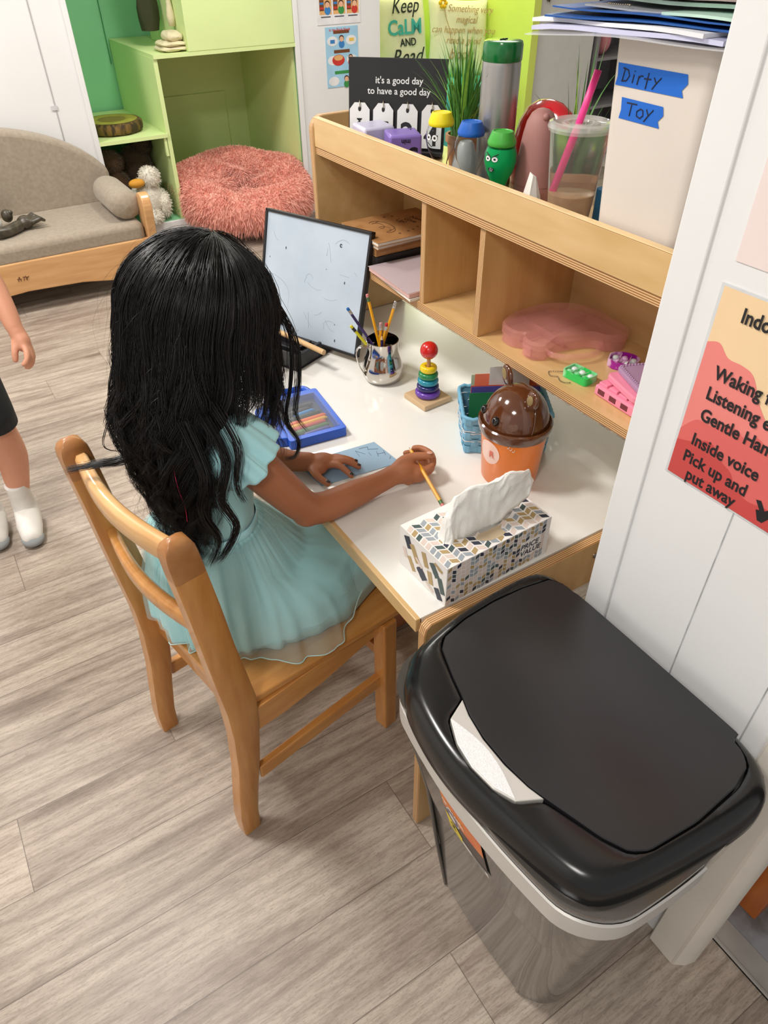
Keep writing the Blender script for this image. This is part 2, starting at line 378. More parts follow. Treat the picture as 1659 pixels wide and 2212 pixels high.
ep = endpanel(DY0 - 0.004, 'near')
for x in (0.80, 0.50, 1.02):
    b = B(); b.lathe([(0.0055, 0), (0.0055, 0.0016), (0.004, 0.0024)], n=14, M=MT((x, DY0 - 0.004, 0.590), (1, 0, 0), (0, 0, 1)))
    obj('screw', b, mat('steel', (190, 186, 180), 0.25, 1.0), ep, world=True, smooth=40)
endpanel(DY1 - 0.018, 'far')
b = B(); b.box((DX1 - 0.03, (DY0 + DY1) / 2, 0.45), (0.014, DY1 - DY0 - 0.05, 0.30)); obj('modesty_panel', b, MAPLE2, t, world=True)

HX0, HX1, HY0, HY1 = 0.826, 1.085, 0.572, 1.640
t = thing('desk_hutch', 'maple plywood shelf unit standing at the back of the desk', 'shelf', (0.95, 1.12, DZ))
def hpanel(y):
    P = [(HX0, DZ + 0.001), (HX1, DZ + 0.001), (HX1, 1.118)]
    for a in range(0, 91, 15): P.append((HX0 - 0.004 + 0.03 * (1 - math.sin(math.radians(a))), 1.118 - 0.03 * (1 - math.cos(math.radians(a)))))
    b = B(); b.prism(P, y, y + 0.018, 0, XZ, 1)
    return obj('side_panel', b, [MAPLE, PLYY], t, world=True, bevel=0.002)
hpanel(HY1 - 0.018); hpanel(HY0)
W6z = [1, 1, 1, 1, 0, 0]
b = B(); b.box(((HX0 + HX1) / 2, (HY0 + HY1) / 2, 0.8225), (HX1 - HX0 - 0.012, HY1 - HY0 - 0.037, 0.017), W6z); obj('shelf_board', b, [MAPLE, PLYZ], t, world=True, bevel=0.001)
b = B(); b.box(((HX0 + HX1) / 2, (HY0 + HY1) / 2, 1.0465), (HX1 - HX0 - 0.004, HY1 - HY0 - 0.037, 0.015), W6z); obj('top_board', b, [MAPLE, PLYZ], t, world=True, bevel=0.001)
b = B(); b.box((HX0 + 0.007, (HY0 + HY1) / 2, 1.085), (0.014, HY1 - HY0 - 0.037, 0.06)); b.box((HX0 + 0.007, (HY0 + HY1) / 2, 1.1155), (0.0145, HY1 - HY0 - 0.037, 0.0022), 1)
obj('front_rail', b, [MAPLE, PLYZ], t, world=True, bevel=0.001)
for y in (1.186, 1.001):
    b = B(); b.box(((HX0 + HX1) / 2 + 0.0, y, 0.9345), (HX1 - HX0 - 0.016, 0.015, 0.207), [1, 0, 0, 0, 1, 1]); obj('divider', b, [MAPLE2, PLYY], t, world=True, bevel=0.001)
b = B(); b.box((HX1 - 0.006, (HY0 + HY1) / 2, 0.934), (0.008, HY1 - HY0 - 0.037, 0.209)); obj('back_panel', b, MAPLE, t, world=True)
# ================================================================ CHAIR
CW = wood('honey_beech', (206, 146, 78), (186, 122, 58), 0.32, (10, 10, 1.5), 6, 0.5)
CWX = wood('honey_beech_rail', (212, 152, 84), (192, 128, 62), 0.30, (1.5, 10, 10), 6, 0.5)
CWL = wood('worn_beech_rail', (226, 182, 126), (208, 156, 98), 0.36, (10, 1.5, 10), 6, 0.3)
CWD = wood('worn_post_end', (176, 122, 70), (160, 104, 56), 0.4, (6, 6, 6), 6, 0.2)
THC = math.radians(10.8)
t = thing('kids_chair', 'honey-coloured wooden ladder-back chair the girl is sitting on', 'chair', (0.14, 0.77, 0), THC)
def post(s):
    prof = [(0.0, -0.004, 0.019), (0.06, -0.003, 0.0205), (0.14, 0.008, 0.022), (0.22, 0.021, 0.024), (0.32, 0.031, 0.027), (0.40, 0.033, 0.030), (0.47, 0.026, 0.029), (0.56, 0.017, 0.027), (0.66, 0.009, 0.026), (0.74, 0.001, 0.025), (0.782, -0.003, 0.024), (0.796, -0.0035, 0.0225), (0.806, -0.004, 0.018), (0.812, -0.0045, 0.011), (0.814, -0.005, 0.004)]
    b = B(); R = []
    for z, f, w in prof:
        w2 = 0.0165 if z < 0.79 else 0.0165 * min(1, (w / 0.024) ** 1.1)
        R.append([(f + a * w, s + c * w2, z) for a, c in ((-1, -0.82), (-0.82, -1), (0.82, -1), (1, -0.82), (1, 0.82), (0.82, 1), (-0.82, 1), (-1, 0.82))])
    b.loft(R, [1 if False else 0] * ((len(R) - 1) * 8) + [0, 0])
    for i in range(len(b.f)):
        if 9 * 8 <= i < 14 * 8 or i == len(b.f) - 1: b.m[i] = 1
    return b
for s in (0.0, 0.335): obj('rear_leg', post(s), [CW, CWD], t, smooth=50)
for s in (-0.012, 0.347):
    b = B(); b.box((0.378, s + 0.0, 0.1795), (0.036, 0.036, 0.359)); obj('front_leg', b, CW, t, bevel=0.004)
# saddle seat
def seat():
    b = B(); nu, nv = 20, 20
    out = []
    for top in (1, 0):
        for i in range(nu):
            for j in range(nv):
                u = i / (nu - 1); v = j / (nv - 1)
                hw = 0.168 + 0.026 * u
                x = 0.03 + u * 0.385 + 0.008 * math.sin(PI * v) * u; y = 0.1675 + (v * 2 - 1) * hw
                dip = 0.009 * math.exp(-((u - 0.45) / 0.3) ** 2) * (math.exp(-((v - 0.3) / 0.17) ** 2) + math.exp(-((v - 0.7) / 0.17) ** 2))
                e = min(u, 1 - u, v, 1 - v)
                z = 0.384 - dip if top else 0.360
                if e < 0.001: z = 0.380 if top else 0.363
                out.append((x, y, z))
    f = []
    for i in range(nu - 1):
        for j in range(nv - 1):
            a = i * nv + j; f.append((a, a + nv, a + nv + 1, a + 1)); a += nu * nv; f.append((a, a + 1, a + nv + 1, a + nv))
    bd = [(0, j) for j in range(nv)] + [(i, nv - 1) for i in range(1, nu)] + [(nu - 1, j) for j in range(nv - 2, -1, -1)] + [(i, 0) for i in range(nu - 2, 0, -1)]
    for k in range(len(bd)):
        a = bd[k][0] * nv + bd[k][1]; c = bd[(k + 1) % len(bd)][0] * nv + bd[(k + 1) % len(bd)][1]; f.append((a, c, c + nu * nv, a + nu * nv))
    b.add(out, f); return b
obj('seat', seat(), CWX, t, smooth=45, bevel=0.003)
b = B()
for s in (-0.004, 0.339):
    pts = [(0.055, 0.300), (0.12, 0.296), (0.21, 0.302), (0.30, 0.318), (0.365, 0.330), (0.365, 0.362), (0.055, 0.362)]
    b = B(); b.prism(pts, s - 0.008, s + 0.008, 0, XZ); obj('apron', b, CWX, t, bevel=0.002)
b = B(); b.box((0.045, 0.1675, 0.332), (0.016, 0.31, 0.056)); obj('apron', b, CW, t, bevel=0.002)
b = B(); b.box((0.385, 0.1675, 0.335), (0.016, 0.34, 0.048)); obj('apron', b, CW, t, bevel=0.002)
for s in (-0.006, 0.341):
    b = B(); b.box((0.205, s, 0.168), (0.33, 0.017, 0.036)); obj('stretcher', b, CWX, t, bevel=0.003)
b = B(); b.box((0.378, 0.1675, 0.245), (0.016, 0.335, 0.026)); obj('stretcher', b, CW, t, bevel=0.003)
def rail(z0, h, th, bow, m, f0):
    b = B(); R = []
    for i in range(17):
        u = i / 16; y = 0.008 + u * 0.319; x = f0 - bow * math.sin(PI * u)
        R.append([(x + a * th / 2, y, z0 + c * h / 2) for a, c in ((-0.7, -1), (0.7, -1), (1, -0.75), (1, 0.75), (0.6, 1), (-0.6, 1), (-1, 0.7), (-1, -0.7))])
    b.loft(R); return obj('back_rail', b, m, t, smooth=60)
rail(0.765, 0.044, 0.022, 0.022, CWL, 0.003); rail(0.600, 0.036, 0.02, 0.022, CWX, 0.013)

# ================================================================ TRASH BIN
t = thing('trash_bin', 'tall dark grey plastic trash bin with glossy black lid', 'trash bin', (0.51, 0.34, 0))
KT = 0.957                       # upper part scaled about the camera position, so its outline in view stays put
def upper(bb): bb.v = [(x * KT, y * KT, z * KT + 0.0629) for x, y, z in bb.v]; return bb
SMOKE = mat('smoked_grey_plastic', (68, 64, 60), 0.16, var=0.05, vscale=3, coat=0.6)
BLK = mat('black_gloss_plastic', (24, 24, 25), 0.22, var=0.1, vscale=4, spec=0.5)
BLKM = mat('black_satin_plastic', (36, 35, 37), 0.33, var=0.08, vscale=5)
SILV = mat('silver_paint', (206, 202, 196), 0.4, 0.2, var=0.02)
SILVT = mat('silver_sparkle', (240, 240, 240), 0.5, 0.05, rgb2=(222, 222, 224), vscale=600, bump=0.4, bscale=700)
def bulge(x0, x1, y0, y1, r, bx0, by0, n=10):
    """rounded rectangle whose -x and -y sides bow outwards"""
    P = rrect(x0, x1, y0, y1, r, n); o = []; Q = []
    for i, p in enumerate(P):
        Q.append(p)
        q = P[(i + 1) % len(P)]
        L = math.hypot(q[0] - p[0], q[1] - p[1])
        if L > 0.06:
            for k in range(1, 12): Q.append((p[0] + (q[0] - p[0]) * k / 12, p[1] + (q[1] - p[1]) * k / 12))
    for x, y in Q:
        v = (y - y0) / (y1 - y0); u = (x - x0) / (x1 - x0)
        wx = max(0, 1 - u * 1.6); wy = max(0, 1 - v * 1.6)
        o.append((x - bx0 * math.sin(PI * min(max(v, 0), 1)) * wx, y - by0 * math.sin(PI * min(max(u, 0), 1)) * wy))
    return o
def ring(x0, x1, y0, y1, r, bx, by, z): return [(x, y, z) for x, y in bulge(x0, x1, y0, y1, r, bx, by)]
b = B()
b.loft([ring(0.424, 0.665, 0.198, 0.485, 0.05, 0.006, 0.004, 0.0), ring(0.416, 0.670, 0.188, 0.490, 0.05, 0.008, 0.006, 0.010), ring(0.395, 0.678, 0.162, 0.528, 0.055, 0.014, 0.010, 0.30),
        ring(0.350, 0.657, 0.137, 0.538, 0.058, 0.022, 0.012, 0.541), ring(0.349, 0.658, 0.135, 0.541, 0.058, 0.022, 0.012, 0.600)])
obj('bin_body', b, SMOKE, t, world=True, smooth=35)
# raised side rib at the front corner
b = B(); b.tube([(0.414, 0.236, 0.004), (0.400, 0.228, 0.16), (0.388, 0.212, 0.34), (0.346, 0.195, 0.53)], [0.004] * 4, 8)
b.tube([(0.414, 0.452, 0.004), (0.398, 0.468, 0.16), (0.385, 0.49, 0.34), (0.346, 0.487, 0.53)], [0.004] * 4, 8)
obj('body_rib', b, SMOKE, t, world=True, smooth=60)
# silver bag ring: hugs front, ends half way along the door side
def bandpath(z, e):
    P = bulge(0.362 - e, 0.688 + e, 0.136 - e, 0.572 + e, 0.064, 0.024, 0.012)
    return [p for p in P]
Pth = bandpath(0, 0.0035); n = len(Pth)
sel = [i for i in range(n) if (Pth[i][0] < 0.555 and Pth[i][1] < 0.30) or Pth[i][0] < 0.44 or (Pth[i][1] > 0.4 and Pth[i][0] < 0.52)]
sel.sort(key=lambda i: math.atan2(Pth[i][1] - 0.35, -(Pth[i][0] - 0.55)))
b = B(); R = []
for i in sel:
    x, y = Pth[i]; cx, cy = 0.53, 0.35; k = 0.988
    xi, yi = cx + (x - cx) * k, cy + (y - cy) * k
    R.append([(x, y, 0.516), (x, y, 0.554), (xi, yi, 0.556), (xi, yi, 0.514)])
b.loft(R); upper(b); obj('bag_ring', b, SILV, t, world=True, smooth=40, label='silver band wrapping the front of the bin')
b = B(); b.loft([ring(0.3635, 0.686, 0.1375, 0.570, 0.064, 0.024, 0.012, 0.512), ring(0.360, 0.688, 0.134, 0.585, 0.064, 0.024, 0.010, 0.572)])
upper(b); obj('collar', b, SMOKE, t, world=True, smooth=35)
# lid ring with recess
CX, CY = 0.535, 0.36
def resamp(P, n=120, c=(CX, CY)):
    out = []
    for k in range(n):
        a = 2 * PI * k / n; d = (math.cos(a), math.sin(a)); best = None
        for i in range(len(P)):
            p, q = P[i], P[(i + 1) % len(P)]
            ex, ey = q[0] - p[0], q[1] - p[1]; det = d[0] * (-ey) + ex * d[1]
            if abs(det) < 1e-12: continue
            rx, ry = p[0] - c[0], p[1] - c[1]
            s_ = (rx * (-ey) + ex * ry) / det; w = (d[0] * ry - d[1] * rx) / det
            if s_ > 0 and -1e-6 <= w <= 1 + 1e-6: best = s_ if best is None else max(best, s_)
        out.append((c[0] + d[0] * best, c[1] + d[1] * best))
    return out
U = [(0.672, 0.562), (0.684, 0.540), (0.684, 0.520), (0.6860, 0.518), (0.6860, 0.208), (0.672, 0.206), (0.668, 0.186), (0.655, 0.170), (0.62, 0.160), (0.54, 0.156), (0.465, 0.163), (0.444, 0.175), (0.428, 0.205), (0.408, 0.262), (0.402, 0.276), (0.370, 0.292), (0.357, 0.320), (0.352, 0.360), (0.357, 0.400), (0.372, 0.436), (0.407, 0.452), (0.418, 0.490), (0.435, 0.540), (0.452, 0.556), (0.50, 0.568), (0.56, 0.573), (0.62, 0.571)]
H = resamp([(CX + (x - CX) * 1.012, CY + (y - CY) * 1.012) for x, y in U])
LIDO = [(p.x, p.y) for p in catmull([(0.378, 0.548, 0), (0.362, 0.531, 0), (0.345, 0.495, 0), (0.334, 0.440, 0), (0.3305, 0.385, 0), (0.335, 0.330, 0), (0.345, 0.273, 0), (0.357, 0.215, 0), (0.369, 0.180, 0), (0.392, 0.157, 0), (0.444, 0.142, 0), (0.541, 0.130, 0), (0.625, 0.126, 0), (0.668, 0.142, 0), (0.690, 0.185, 0), (0.694, 0.25, 0), (0.694, 0.36, 0), (0.694, 0.48, 0), (0.693, 0.560, 0), (0.682, 0.590, 0), (0.655, 0.602, 0), (0.587, 0.602, 0), (0.48, 0.590, 0), (0.405, 0.570, 0)], 4, True)]
def lidring(e, z, xr=0.0): return [(x, y, z) for x, y in resamp([(CX + (x - CX) * (1 + e / 0.2), CY + (y - CY) * (1 + e / 0.23)) for x, y in LIDO])]
b = B()
rs = [lidring(-0.004, 0.556), lidring(0.0015, 0.562), lidring(0.0012, 0.578), lidring(-0.0005, 0.592), lidring(-0.005, 0.604), lidring(-0.012, 0.6115), lidring(-0.020, 0.6150)]
top = rs[-1]
rs.append([(min(max(hx + (tx - hx) * 0.15, 0), 9), hy + (ty - hy) * 0.15, 0.6150) for (hx, hy), (tx, ty, _) in zip(H, top)])
rs.append([(x, y, 0.6135) for x, y in H]); rs.append([(x, y, 0.598) for x, y in H])
b.loft(rs, cap=False); nn = len(b.v); b.f.append(tuple(range(nn - 120, nn))); b.m.append(0)
b.f.append(tuple(range(119, -1, -1))); b.m.append(0)
upper(b); lid = obj('lid', b, BLK, t, world=True, smooth=50)
# flap, gently domed
F = resamp([(0.672, 0.562), (0.684, 0.540), (0.684, 0.520), (0.6860, 0.518), (0.6860, 0.208), (0.672, 0.206), (0.668, 0.186), (0.655, 0.170), (0.62, 0.160), (0.54, 0.156), (0.465, 0.163), (0.444, 0.175), (0.428, 0.205), (0.4055, 0.274), (0.398, 0.30), (0.393, 0.34), (0.393, 0.385), (0.399, 0.425), (0.408, 0.452), (0.418, 0.490), (0.435, 0.540), (0.452, 0.556), (0.50, 0.568), (0.56, 0.573), (0.62, 0.571)], 160)
b = B(); R = []
for k, z in ((1.0, 0.600), (1.0, 0.6170), (0.993, 0.6185), (0.93, 0.6192), (0.6, 0.6215), (0.25, 0.6225)):
    R.append([(CX + (x - CX) * k, CY + (y - CY) * k, z + (0.0022 * max(0, abs((CY + (y - CY) * k) - 0.36) - 0.12) / 0.1 * -1 if k > 0.5 else 0)) for x, y in F])
b.loft(R); upper(b); obj('flap', b, BLKM, lid, world=True, smooth=30)
# release handle: sparkling lens and a plain sloped face
hb = [(0.4035, 0.2775), (0.371, 0.294), (0.358, 0.322), (0.3535, 0.360), (0.358, 0.398), (0.373, 0.434), (0.4065, 0.4505), (0.398, 0.425), (0.3915, 0.385), (0.3915, 0.34), (0.397, 0.30)]
b = B(); b.prism(hb, 0.600, 0.6165); upper(b); obj('lid_handle', b, SILV, lid, world=True, bevel=0.0015, label='silver push handle of the lid')
hs = [(0.3722, 0.296), (0.3600, 0.323), (0.3555, 0.360), (0.3600, 0.397), (0.3742, 0.4325)]
for k in range(9):
    a = k / 8; hs.append((0.3742 + 0.0135 * math.sin(PI * a) - 0.002 * a, 0.4325 - 0.1365 * a))
b = B(); b.prism(hs, 0.6160, 0.6174); upper(b); obj('handle_grip', b, SILVT, lid, world=True, bevel=0.0006)
# label under the band on the front
def bodyx(z, y):
    u = z / 0.5
    x0 = np.interp(z, [0.01, 0.30, 0.541], [0.416, 0.395, 0.350]); bx = np.interp(z, [0.01, 0.30, 0.541], [0.008, 0.014, 0.022])
    ya, yb_ = np.interp(z, [0.01, 0.3, 0.541], [0.188, 0.162, 0.137]), np.interp(z, [0.01, 0.3, 0.541], [0.490, 0.528, 0.538])
    return x0 - bx * math.sin(PI * (y - ya) / (yb_ - ya)) - 0.0030
LB = [mat('label_orange', (232, 96, 48), 0.35, rgb2=(240, 150, 40), vscale=30), mat('label_dark', (62, 50, 50), 0.35), mat('label_yellow', (246, 220, 30), 0.35), mat('label_white', (232, 228, 220), 0.35), mat('label_ink', (28, 26, 28), 0.4), mat('label_violet', (110, 96, 140), 0.35)]
b = B()
ly0, ly1, lz0, lz1 = 0.298, 0.391, 0.408, 0.545
def L2(u, v, e=0.0): y = ly1 + (ly0 - ly1) * u; z = lz0 + (lz1 - lz0) * v; return (bodyx(z, y) - e, y, z)
def lpoly(P, m, e): b.add([L2(u, v, e) for u, v in P], [tuple(range(len(P)))], m)
for i in range(12):
    u0, u1 = i / 12, (i + 1) / 12
    lpoly([(u0, 0), (u0, 1), (u1, 1), (u1, 0)], 3 if False else 1, 0)
    lpoly([(u0, 0.62 - 0.05 * u0 * 4 * (1 - u0)), (u0, 1), (u1, 1), (u1, 0.62 - 0.05 * u1 * 4 * (1 - u1))], 0, 0.0003)
    if u0 > 0.32: lpoly([(u0, 0), (u0, 0.13), (u1, 0.13), (u1, 0)], 3, 0.0003)
lpoly([(0, 0.0), (0, 0.46), (0.2, 0.36), (0.40, 0.22), (0.34, 0.0)], 2, 0.0005)
cir = [(0.25 + 0.17 * math.cos(a), 0.58 + 0.18 * math.sin(a)) for a in np.linspace(0, 2 * PI, 20)[:-1]]
lpoly(cir, 3, 0.0006); lpoly([(0.25 + (u - 0.25) * 0.86, 0.58 + (v - 0.58) * 0.86) for u, v in cir], 5, 0.0008); lpoly([(0.25 + (u - 0.25) * 0.5, 0.58 + (v - 0.58) * 0.5) for u, v in cir], 3, 0.0010)
for k in range(16):
    u = 0.60 + k * 0.021; w = 0.006 + 0.008 * ((k * 7) % 3) / 3
    lpoly([(u, 0.02), (u, 0.12), (u + w, 0.12), (u + w, 0.02)], 4, 0.0005)
def lab_text(s, size, u, v, m, e=0.0009, bold=0.02):
    p = L2(u, v, e); q = L2(u + 0.1, v, e); r_ = L2(u, v + 0.1, e)
    b.text(s, size, m, MT(p, Vector(q) - Vector(p), Vector(r_) - Vector(p)), 0.0001, bold)
lab_text('Touch', 0.020, 0.06, 0.76, 3); lab_text('2', 0.024, 0.10, 0.16, 4)
obj('label_sticker', b, LB, t, world=True, label='orange, yellow and black product label under the band')

# ================================================================ TISSUE BOX
TBX, TBY, TBA = 0.485, 0.602, math.radians(2.0)
t = thing('tissue_box', 'chevron patterned tissue box with a tissue pulled up', 'tissue box', (TBX, TBY, DZ + 0.0008), TBA)
LW, LD, LH = 0.218, 0.124, 0.082
TM = [mat('card_white', (240, 236, 232), 0.55, var=0.01), mat('print_gold', (184, 158, 110), 0.55), mat('print_grey', (160, 168, 176), 0.55), mat('print_blush', (226, 208, 198), 0.55), mat('print_navy', (52, 56, 72), 0.55), mat('print_teal', (74, 92, 92), 0.55), mat('card_brown', (196, 176, 146), 0.7), mat('film', (224, 220, 214), 0.2, alpha=0.6)]
b = B()
# box faces, the top as a ring around the oval opening
b.add([(0, 0, 0), (LW, 0, 0), (LW, LD, 0), (0, LD, 0), (0, 0, LH), (LW, 0, LH), (LW, LD, LH), (0, LD, LH)], [(0, 1, 5, 4), (1, 2, 6, 5), (2, 3, 7, 6), (3, 0, 4, 7), (3, 2, 1, 0)], 0)
OC = (0.112, 0.060); OA, OB = 0.070, 0.027
def inoval(x, y, k=1.0): return ((x - OC[0]) / (OA * k)) ** 2 + ((y - OC[1]) / (OB * k)) ** 2 < 1
nn = 48; ov = []; bo = []
for k in range(nn):
    a = 2 * PI * k / nn; ov.append((OC[0] + OA * math.cos(a), OC[1] + OB * math.sin(a), LH))
    dx, dy = math.cos(a), math.sin(a)
    s_ = min([v for v in ((LW - OC[0]) / dx if dx > 1e-6 else 9, -OC[0] / dx if dx < -1e-6 else 9, (LD - OC[1]) / dy if dy > 1e-6 else 9, -OC[1] / dy if dy < -1e-6 else 9)])
    bo.append((OC[0] + dx * s_, OC[1] + dy * s_, LH))
b.add(bo + ov, [(k, (k + 1) % nn, nn + (k + 1) % nn, nn + k) for k in range(nn)], 0)
for c in ((0, 0), (LW, 0), (LW, LD), (0, LD)):   # close the corner slivers
    b.add([(c[0], c[1], LH - 0.0001), (c[0] + (0.03 if c[0] == 0 else -0.03), c[1], LH - 0.0001), (c[0], c[1] + (0.03 if c[1] == 0 else -0.03), LH - 0.0001)], [(0, 1, 2)], 0)
# side wall of opening
b.loft([[(x, y, LH - 0.004) for x, y, z in ov], ov], 6, cap=False)
# torn brown card on the near rim
b.add([(x, y, LH + 0.0005) for x, y in ((0.078, 0.0275), (0.086, 0.018), (0.098, 0.012), (0.118, 0.010), (0.130, 0.014), (0.128, 0.024), (0.138, 0.033), (0.120, 0.0335), (0.105, 0.0335), (0.090, 0.0350))], [tuple(range(10))], 6)
# film with the slit
b.add([(x, y, LH - 0.003) for x, y, z in ov], [tuple(range(nn))], 7)
rr = random.Random(3)
cols = [1, 1, 2, 2, 3, 3, 4, 5, 2, 3, 1]
pw, ph, sk = 0.0122, 0.0134, 0.0060
# top: rows of slanted lozenges forming chevrons
i = 0; x = 0.0015
while x + ph < LW:
    up = (i % 2 == 0); y = 0.001
    while y + pw < LD - 0.001:
        y2 = y + pw * 0.74
        o1, o2 = (0, sk) if up else (sk, 0)
        P = [(x, y + o1), (x + ph * 0.86, y + o2), (x + ph * 0.86, y2 + o2), (x, y2 + o1)]
        cx_, cy_ = x + ph / 2, y + pw / 2
        if not inoval(cx_, cy_, 1.09) and all(q[1] < LD - 0.0006 for q in P):
            b.add([(p[0], p[1], LH + 0.0003) for p in P], [(0, 1, 2, 3)], rr.choice(cols))
        y += pw
    x += ph; i += 1
# long side facing the bin
i = 0; x = 0.002
while x + 0.0092 < LW:
    up = (i % 2 == 0); z = 0.001
    while z + 0.0092 < LH:
        o1, o2 = (0, 0.003) if up else (0.003, 0)
        P = [(x, z + o1), (x + 0.0074, z + o2), (x + 0.0074, z + 0.0072 + o2), (x, z + 0.0072 + o1)]
        if all(q[1] < LH - 0.0003 for q in P) and not (0.152 < x < 0.197 and 0.018 < z < 0.050):
            for yy in (-0.0003,): b.add([(p[0], yy, p[1]) for p in P], [(0, 1, 2, 3)], rr.choice(cols))
            b.add([(p[0], LD + 0.0003, p[1]) for p in P], [(3, 2, 1, 0)], rr.choice(cols))
        z += 0.0088
    x += 0.0090; i += 1
b.text('PRICE', 0.0155, 4, MT((0.1545, -0.0004, 0.0375), (1, 0, 0), (0, 0, 1)), 0.0001, 0.015, shear=0.15)
b.text('VALUE', 0.0155, 4, MT((0.1545, -0.0004, 0.0235), (1, 0, 0), (0, 0, 1)), 0.0001, 0.015, shear=0.15)
# short end: brush strokes
def stroke(y0, z0, ang, ln, w, m):
    n = 7; P = []
    dx, dz = math.cos(ang), math.sin(ang)
    for k in range(n): s_ = k / (n - 1) - 0.5; P.append((y0 + dx * ln * s_ - dz * w / 2, z0 + dz * ln * s_ + dx * w / 2 + rr.uniform(-1, 1) * 0.0008))
    for k in range(3): P.append((y0 + dx * ln * (0.5 + rr.uniform(0, .12)) - dz * w * (0.25 - 0.25 * k), z0 + dz * ln * 0.5 + dx * w * (0.25 - 0.25 * k)))
    for k in range(n - 1, -1, -1): s_ = k / (n - 1) - 0.5; P.append((y0 + dx * ln * s_ + dz * w / 2, z0 + dz * ln * s_ - dx * w / 2 + rr.uniform(-1, 1) * 0.0008))
    P = [(min(max(a, 0.0006), LD - 0.0006), min(max(c, 0.0006), LH - 0.0006)) for a, c in P]
    b.add([(-0.0003 - 0.00004 * stroke.k, a, c) for a, c in P], [tuple(range(len(P)))], m); stroke.k += 1
stroke.k = 0
for q in ((0.100, 0.062, 1.1, 0.024, 0.016, 4), (0.082, 0.050, 1.0, 0.034, 0.013, 1), (0.055, 0.058, 1.2, 0.028, 0.012, 1), (0.030, 0.055, 0.9, 0.026, 0.014, 5), (0.062, 0.022, 0.8, 0.024, 0.018, 4), (0.090, 0.022, 1.0, 0.028, 0.011, 1),
          (0.040, 0.030, 1.3, 0.026, 0.012, 1), (0.012, 0.035, 1.2, 0.030, 0.012, 5), (0.018, 0.012, 1.0, 0.022, 0.014, 4), (0.108, 0.035, 1.2, 0.020, 0.009, 3), (0.070, 0.040, 0.6, 0.02, 0.006, 3), (0.040, 0.010, 0.4, 0.02, 0.007, 3), (0.020, 0.068, 0.3, 0.02, 0.007, 1)): stroke(*q)
obj('carton', b, TM, t)
# the tissue
TW = mat('tissue_paper', (246, 244, 238), 0.8, var=0.01, bump=0.3, bscale=300, sss=0.1)
t2 = thing('tissue', 'white tissue standing up out of the patterned box', 'tissue', (TBX, TBY, DZ), TBA)
TU = [(0.030, 0.082), (0.041, 0.128), (0.058, 0.157), (0.094, 0.162), (0.130, 0.162), (0.153, 0.169), (0.197, 0.158), (0.211, 0.134)]
TL_ = [(0.032, 0.078), (0.050, 0.066), (0.070, 0.062), (0.100, 0.064), (0.128, 0.076), (0.160, 0.093), (0.196, 0.107), (0.209, 0.130)]
def tis(u, v):
    k = u * 7; i = min(int(k), 6); f = k - i; f2 = f * f * (3 - 2 * f)
    tx, tz = TU[i][0] * (1 - f) + TU[i + 1][0] * f, TU[i][1] * (1 - f2) + TU[i + 1][1] * f2; lx, lz = TL_[i][0] * (1 - f) + TL_[i + 1][0] * f, TL_[i][1] * (1 - f) + TL_[i + 1][1] * f
    s_ = math.sin(PI * v) ** 0.8; w = 0.017 * (1 - 0.55 * u)
    nv_ = mnoise.noise((u * 5.0, v * 3.0, 1.7)); n2_ = mnoise.noise((u * 11.0 + 3, v * 6.0, 4.1)); cr_ = 0.0075 * abs(nv_) + 0.0040 * abs(n2_) + 0.0012 * mnoise.noise((u * 24, v * 15, 0.3))
    return (lx + (tx - lx) * s_ + cr_ * 0.5, 0.052 - w * math.cos(PI * v) + cr_ + 0.006 * math.sin(6 * u), lz + (tz - lz) * s_ + cr_ * 0.3)
b = B(); b.grid(tis, 90, 60)
def bed_(u, v):
    a = 2 * PI * v; q = u; return (OC[0] + OA * 0.97 * q * math.cos(a), OC[1] + OB * 0.97 * q * math.sin(a), 0.070 - 0.004 * q + 0.0035 * math.sin(9 * q + 3 * a) * math.cos(2 * a + 4 * q))
b.grid(bed_, 12, 48)
obj('tissue_sheet', b, TW, t2, smooth=180, solid=0.0006)

# ================================================================ WHITEBOARD WITH TRAY
BLKF = mat('black_frame', (34, 34, 36), 0.45, var=0.1)
t = thing('whiteboard', 'small black-framed tabletop whiteboard leaning in its tray', 'whiteboard', (0.72, 1.50, DZ))
BR_ = Vector((0.779, 1.372, 0.636)); bx = Vector((-0.39, 0.92, 0)).normalized(); up = (Vector((0.85, 1.402, 0.916)) - BR_); bu = up.normalized(); bu = (bu - bx * bu.dot(bx)).normalized()
BWd, BHt = 0.322, up.length
Mb = MT(BR_, bx, bu)   # z = x cross y
nz_ = bx.cross(bu); sg = -1 if nz_.dot(Vector((-1, -0.4, 0))) < 0 else 1
b = B(); b.box((BWd / 2, BHt / 2, 0), (BWd - 0.004, BHt - 0.004, 0.008), M=Mb)
pb = b
b = B(); w = 0.0065
b.box((BWd / 2, BHt - w / 2, 0), (BWd, w, 0.016), M=Mb); b.box((BWd / 2, w / 2, 0), (BWd, w, 0.016), M=Mb); b.box((w / 2, BHt / 2, 0), (w, BHt, 0.016), M=Mb); b.box((BWd - w / 2, BHt / 2, 0), (w, BHt, 0.016), M=Mb)
obj('frame', b, BLKF, t, world=True, bevel=0.001)
b = pb
def onb(x, y, e=0.0046): return tuple(Mb @ Vector((x, y, e * sg)))
for (x, y, r) in ((0.250, 0.210, 0.0022), (0.062, 0.165, 0.0022), (0.12, 0.185, 0.001), (0.072, 0.024, 0.0024), (0.078, 0.062, 0.0012), (0.19, 0.02, 0.001), (0.30, 0.18, 0.0012)):
    b.add([onb(x + r * math.cos(a) * 0.7, y + r * 1.6 * math.sin(a)) for a in np.linspace(0, 2 * PI, 9)[:-1]], [tuple(range(8))], 1)
b.text('c', 0.016, 1, MT(onb(0.088, 0.242), -bx, bu), 0.0001, 0.03)
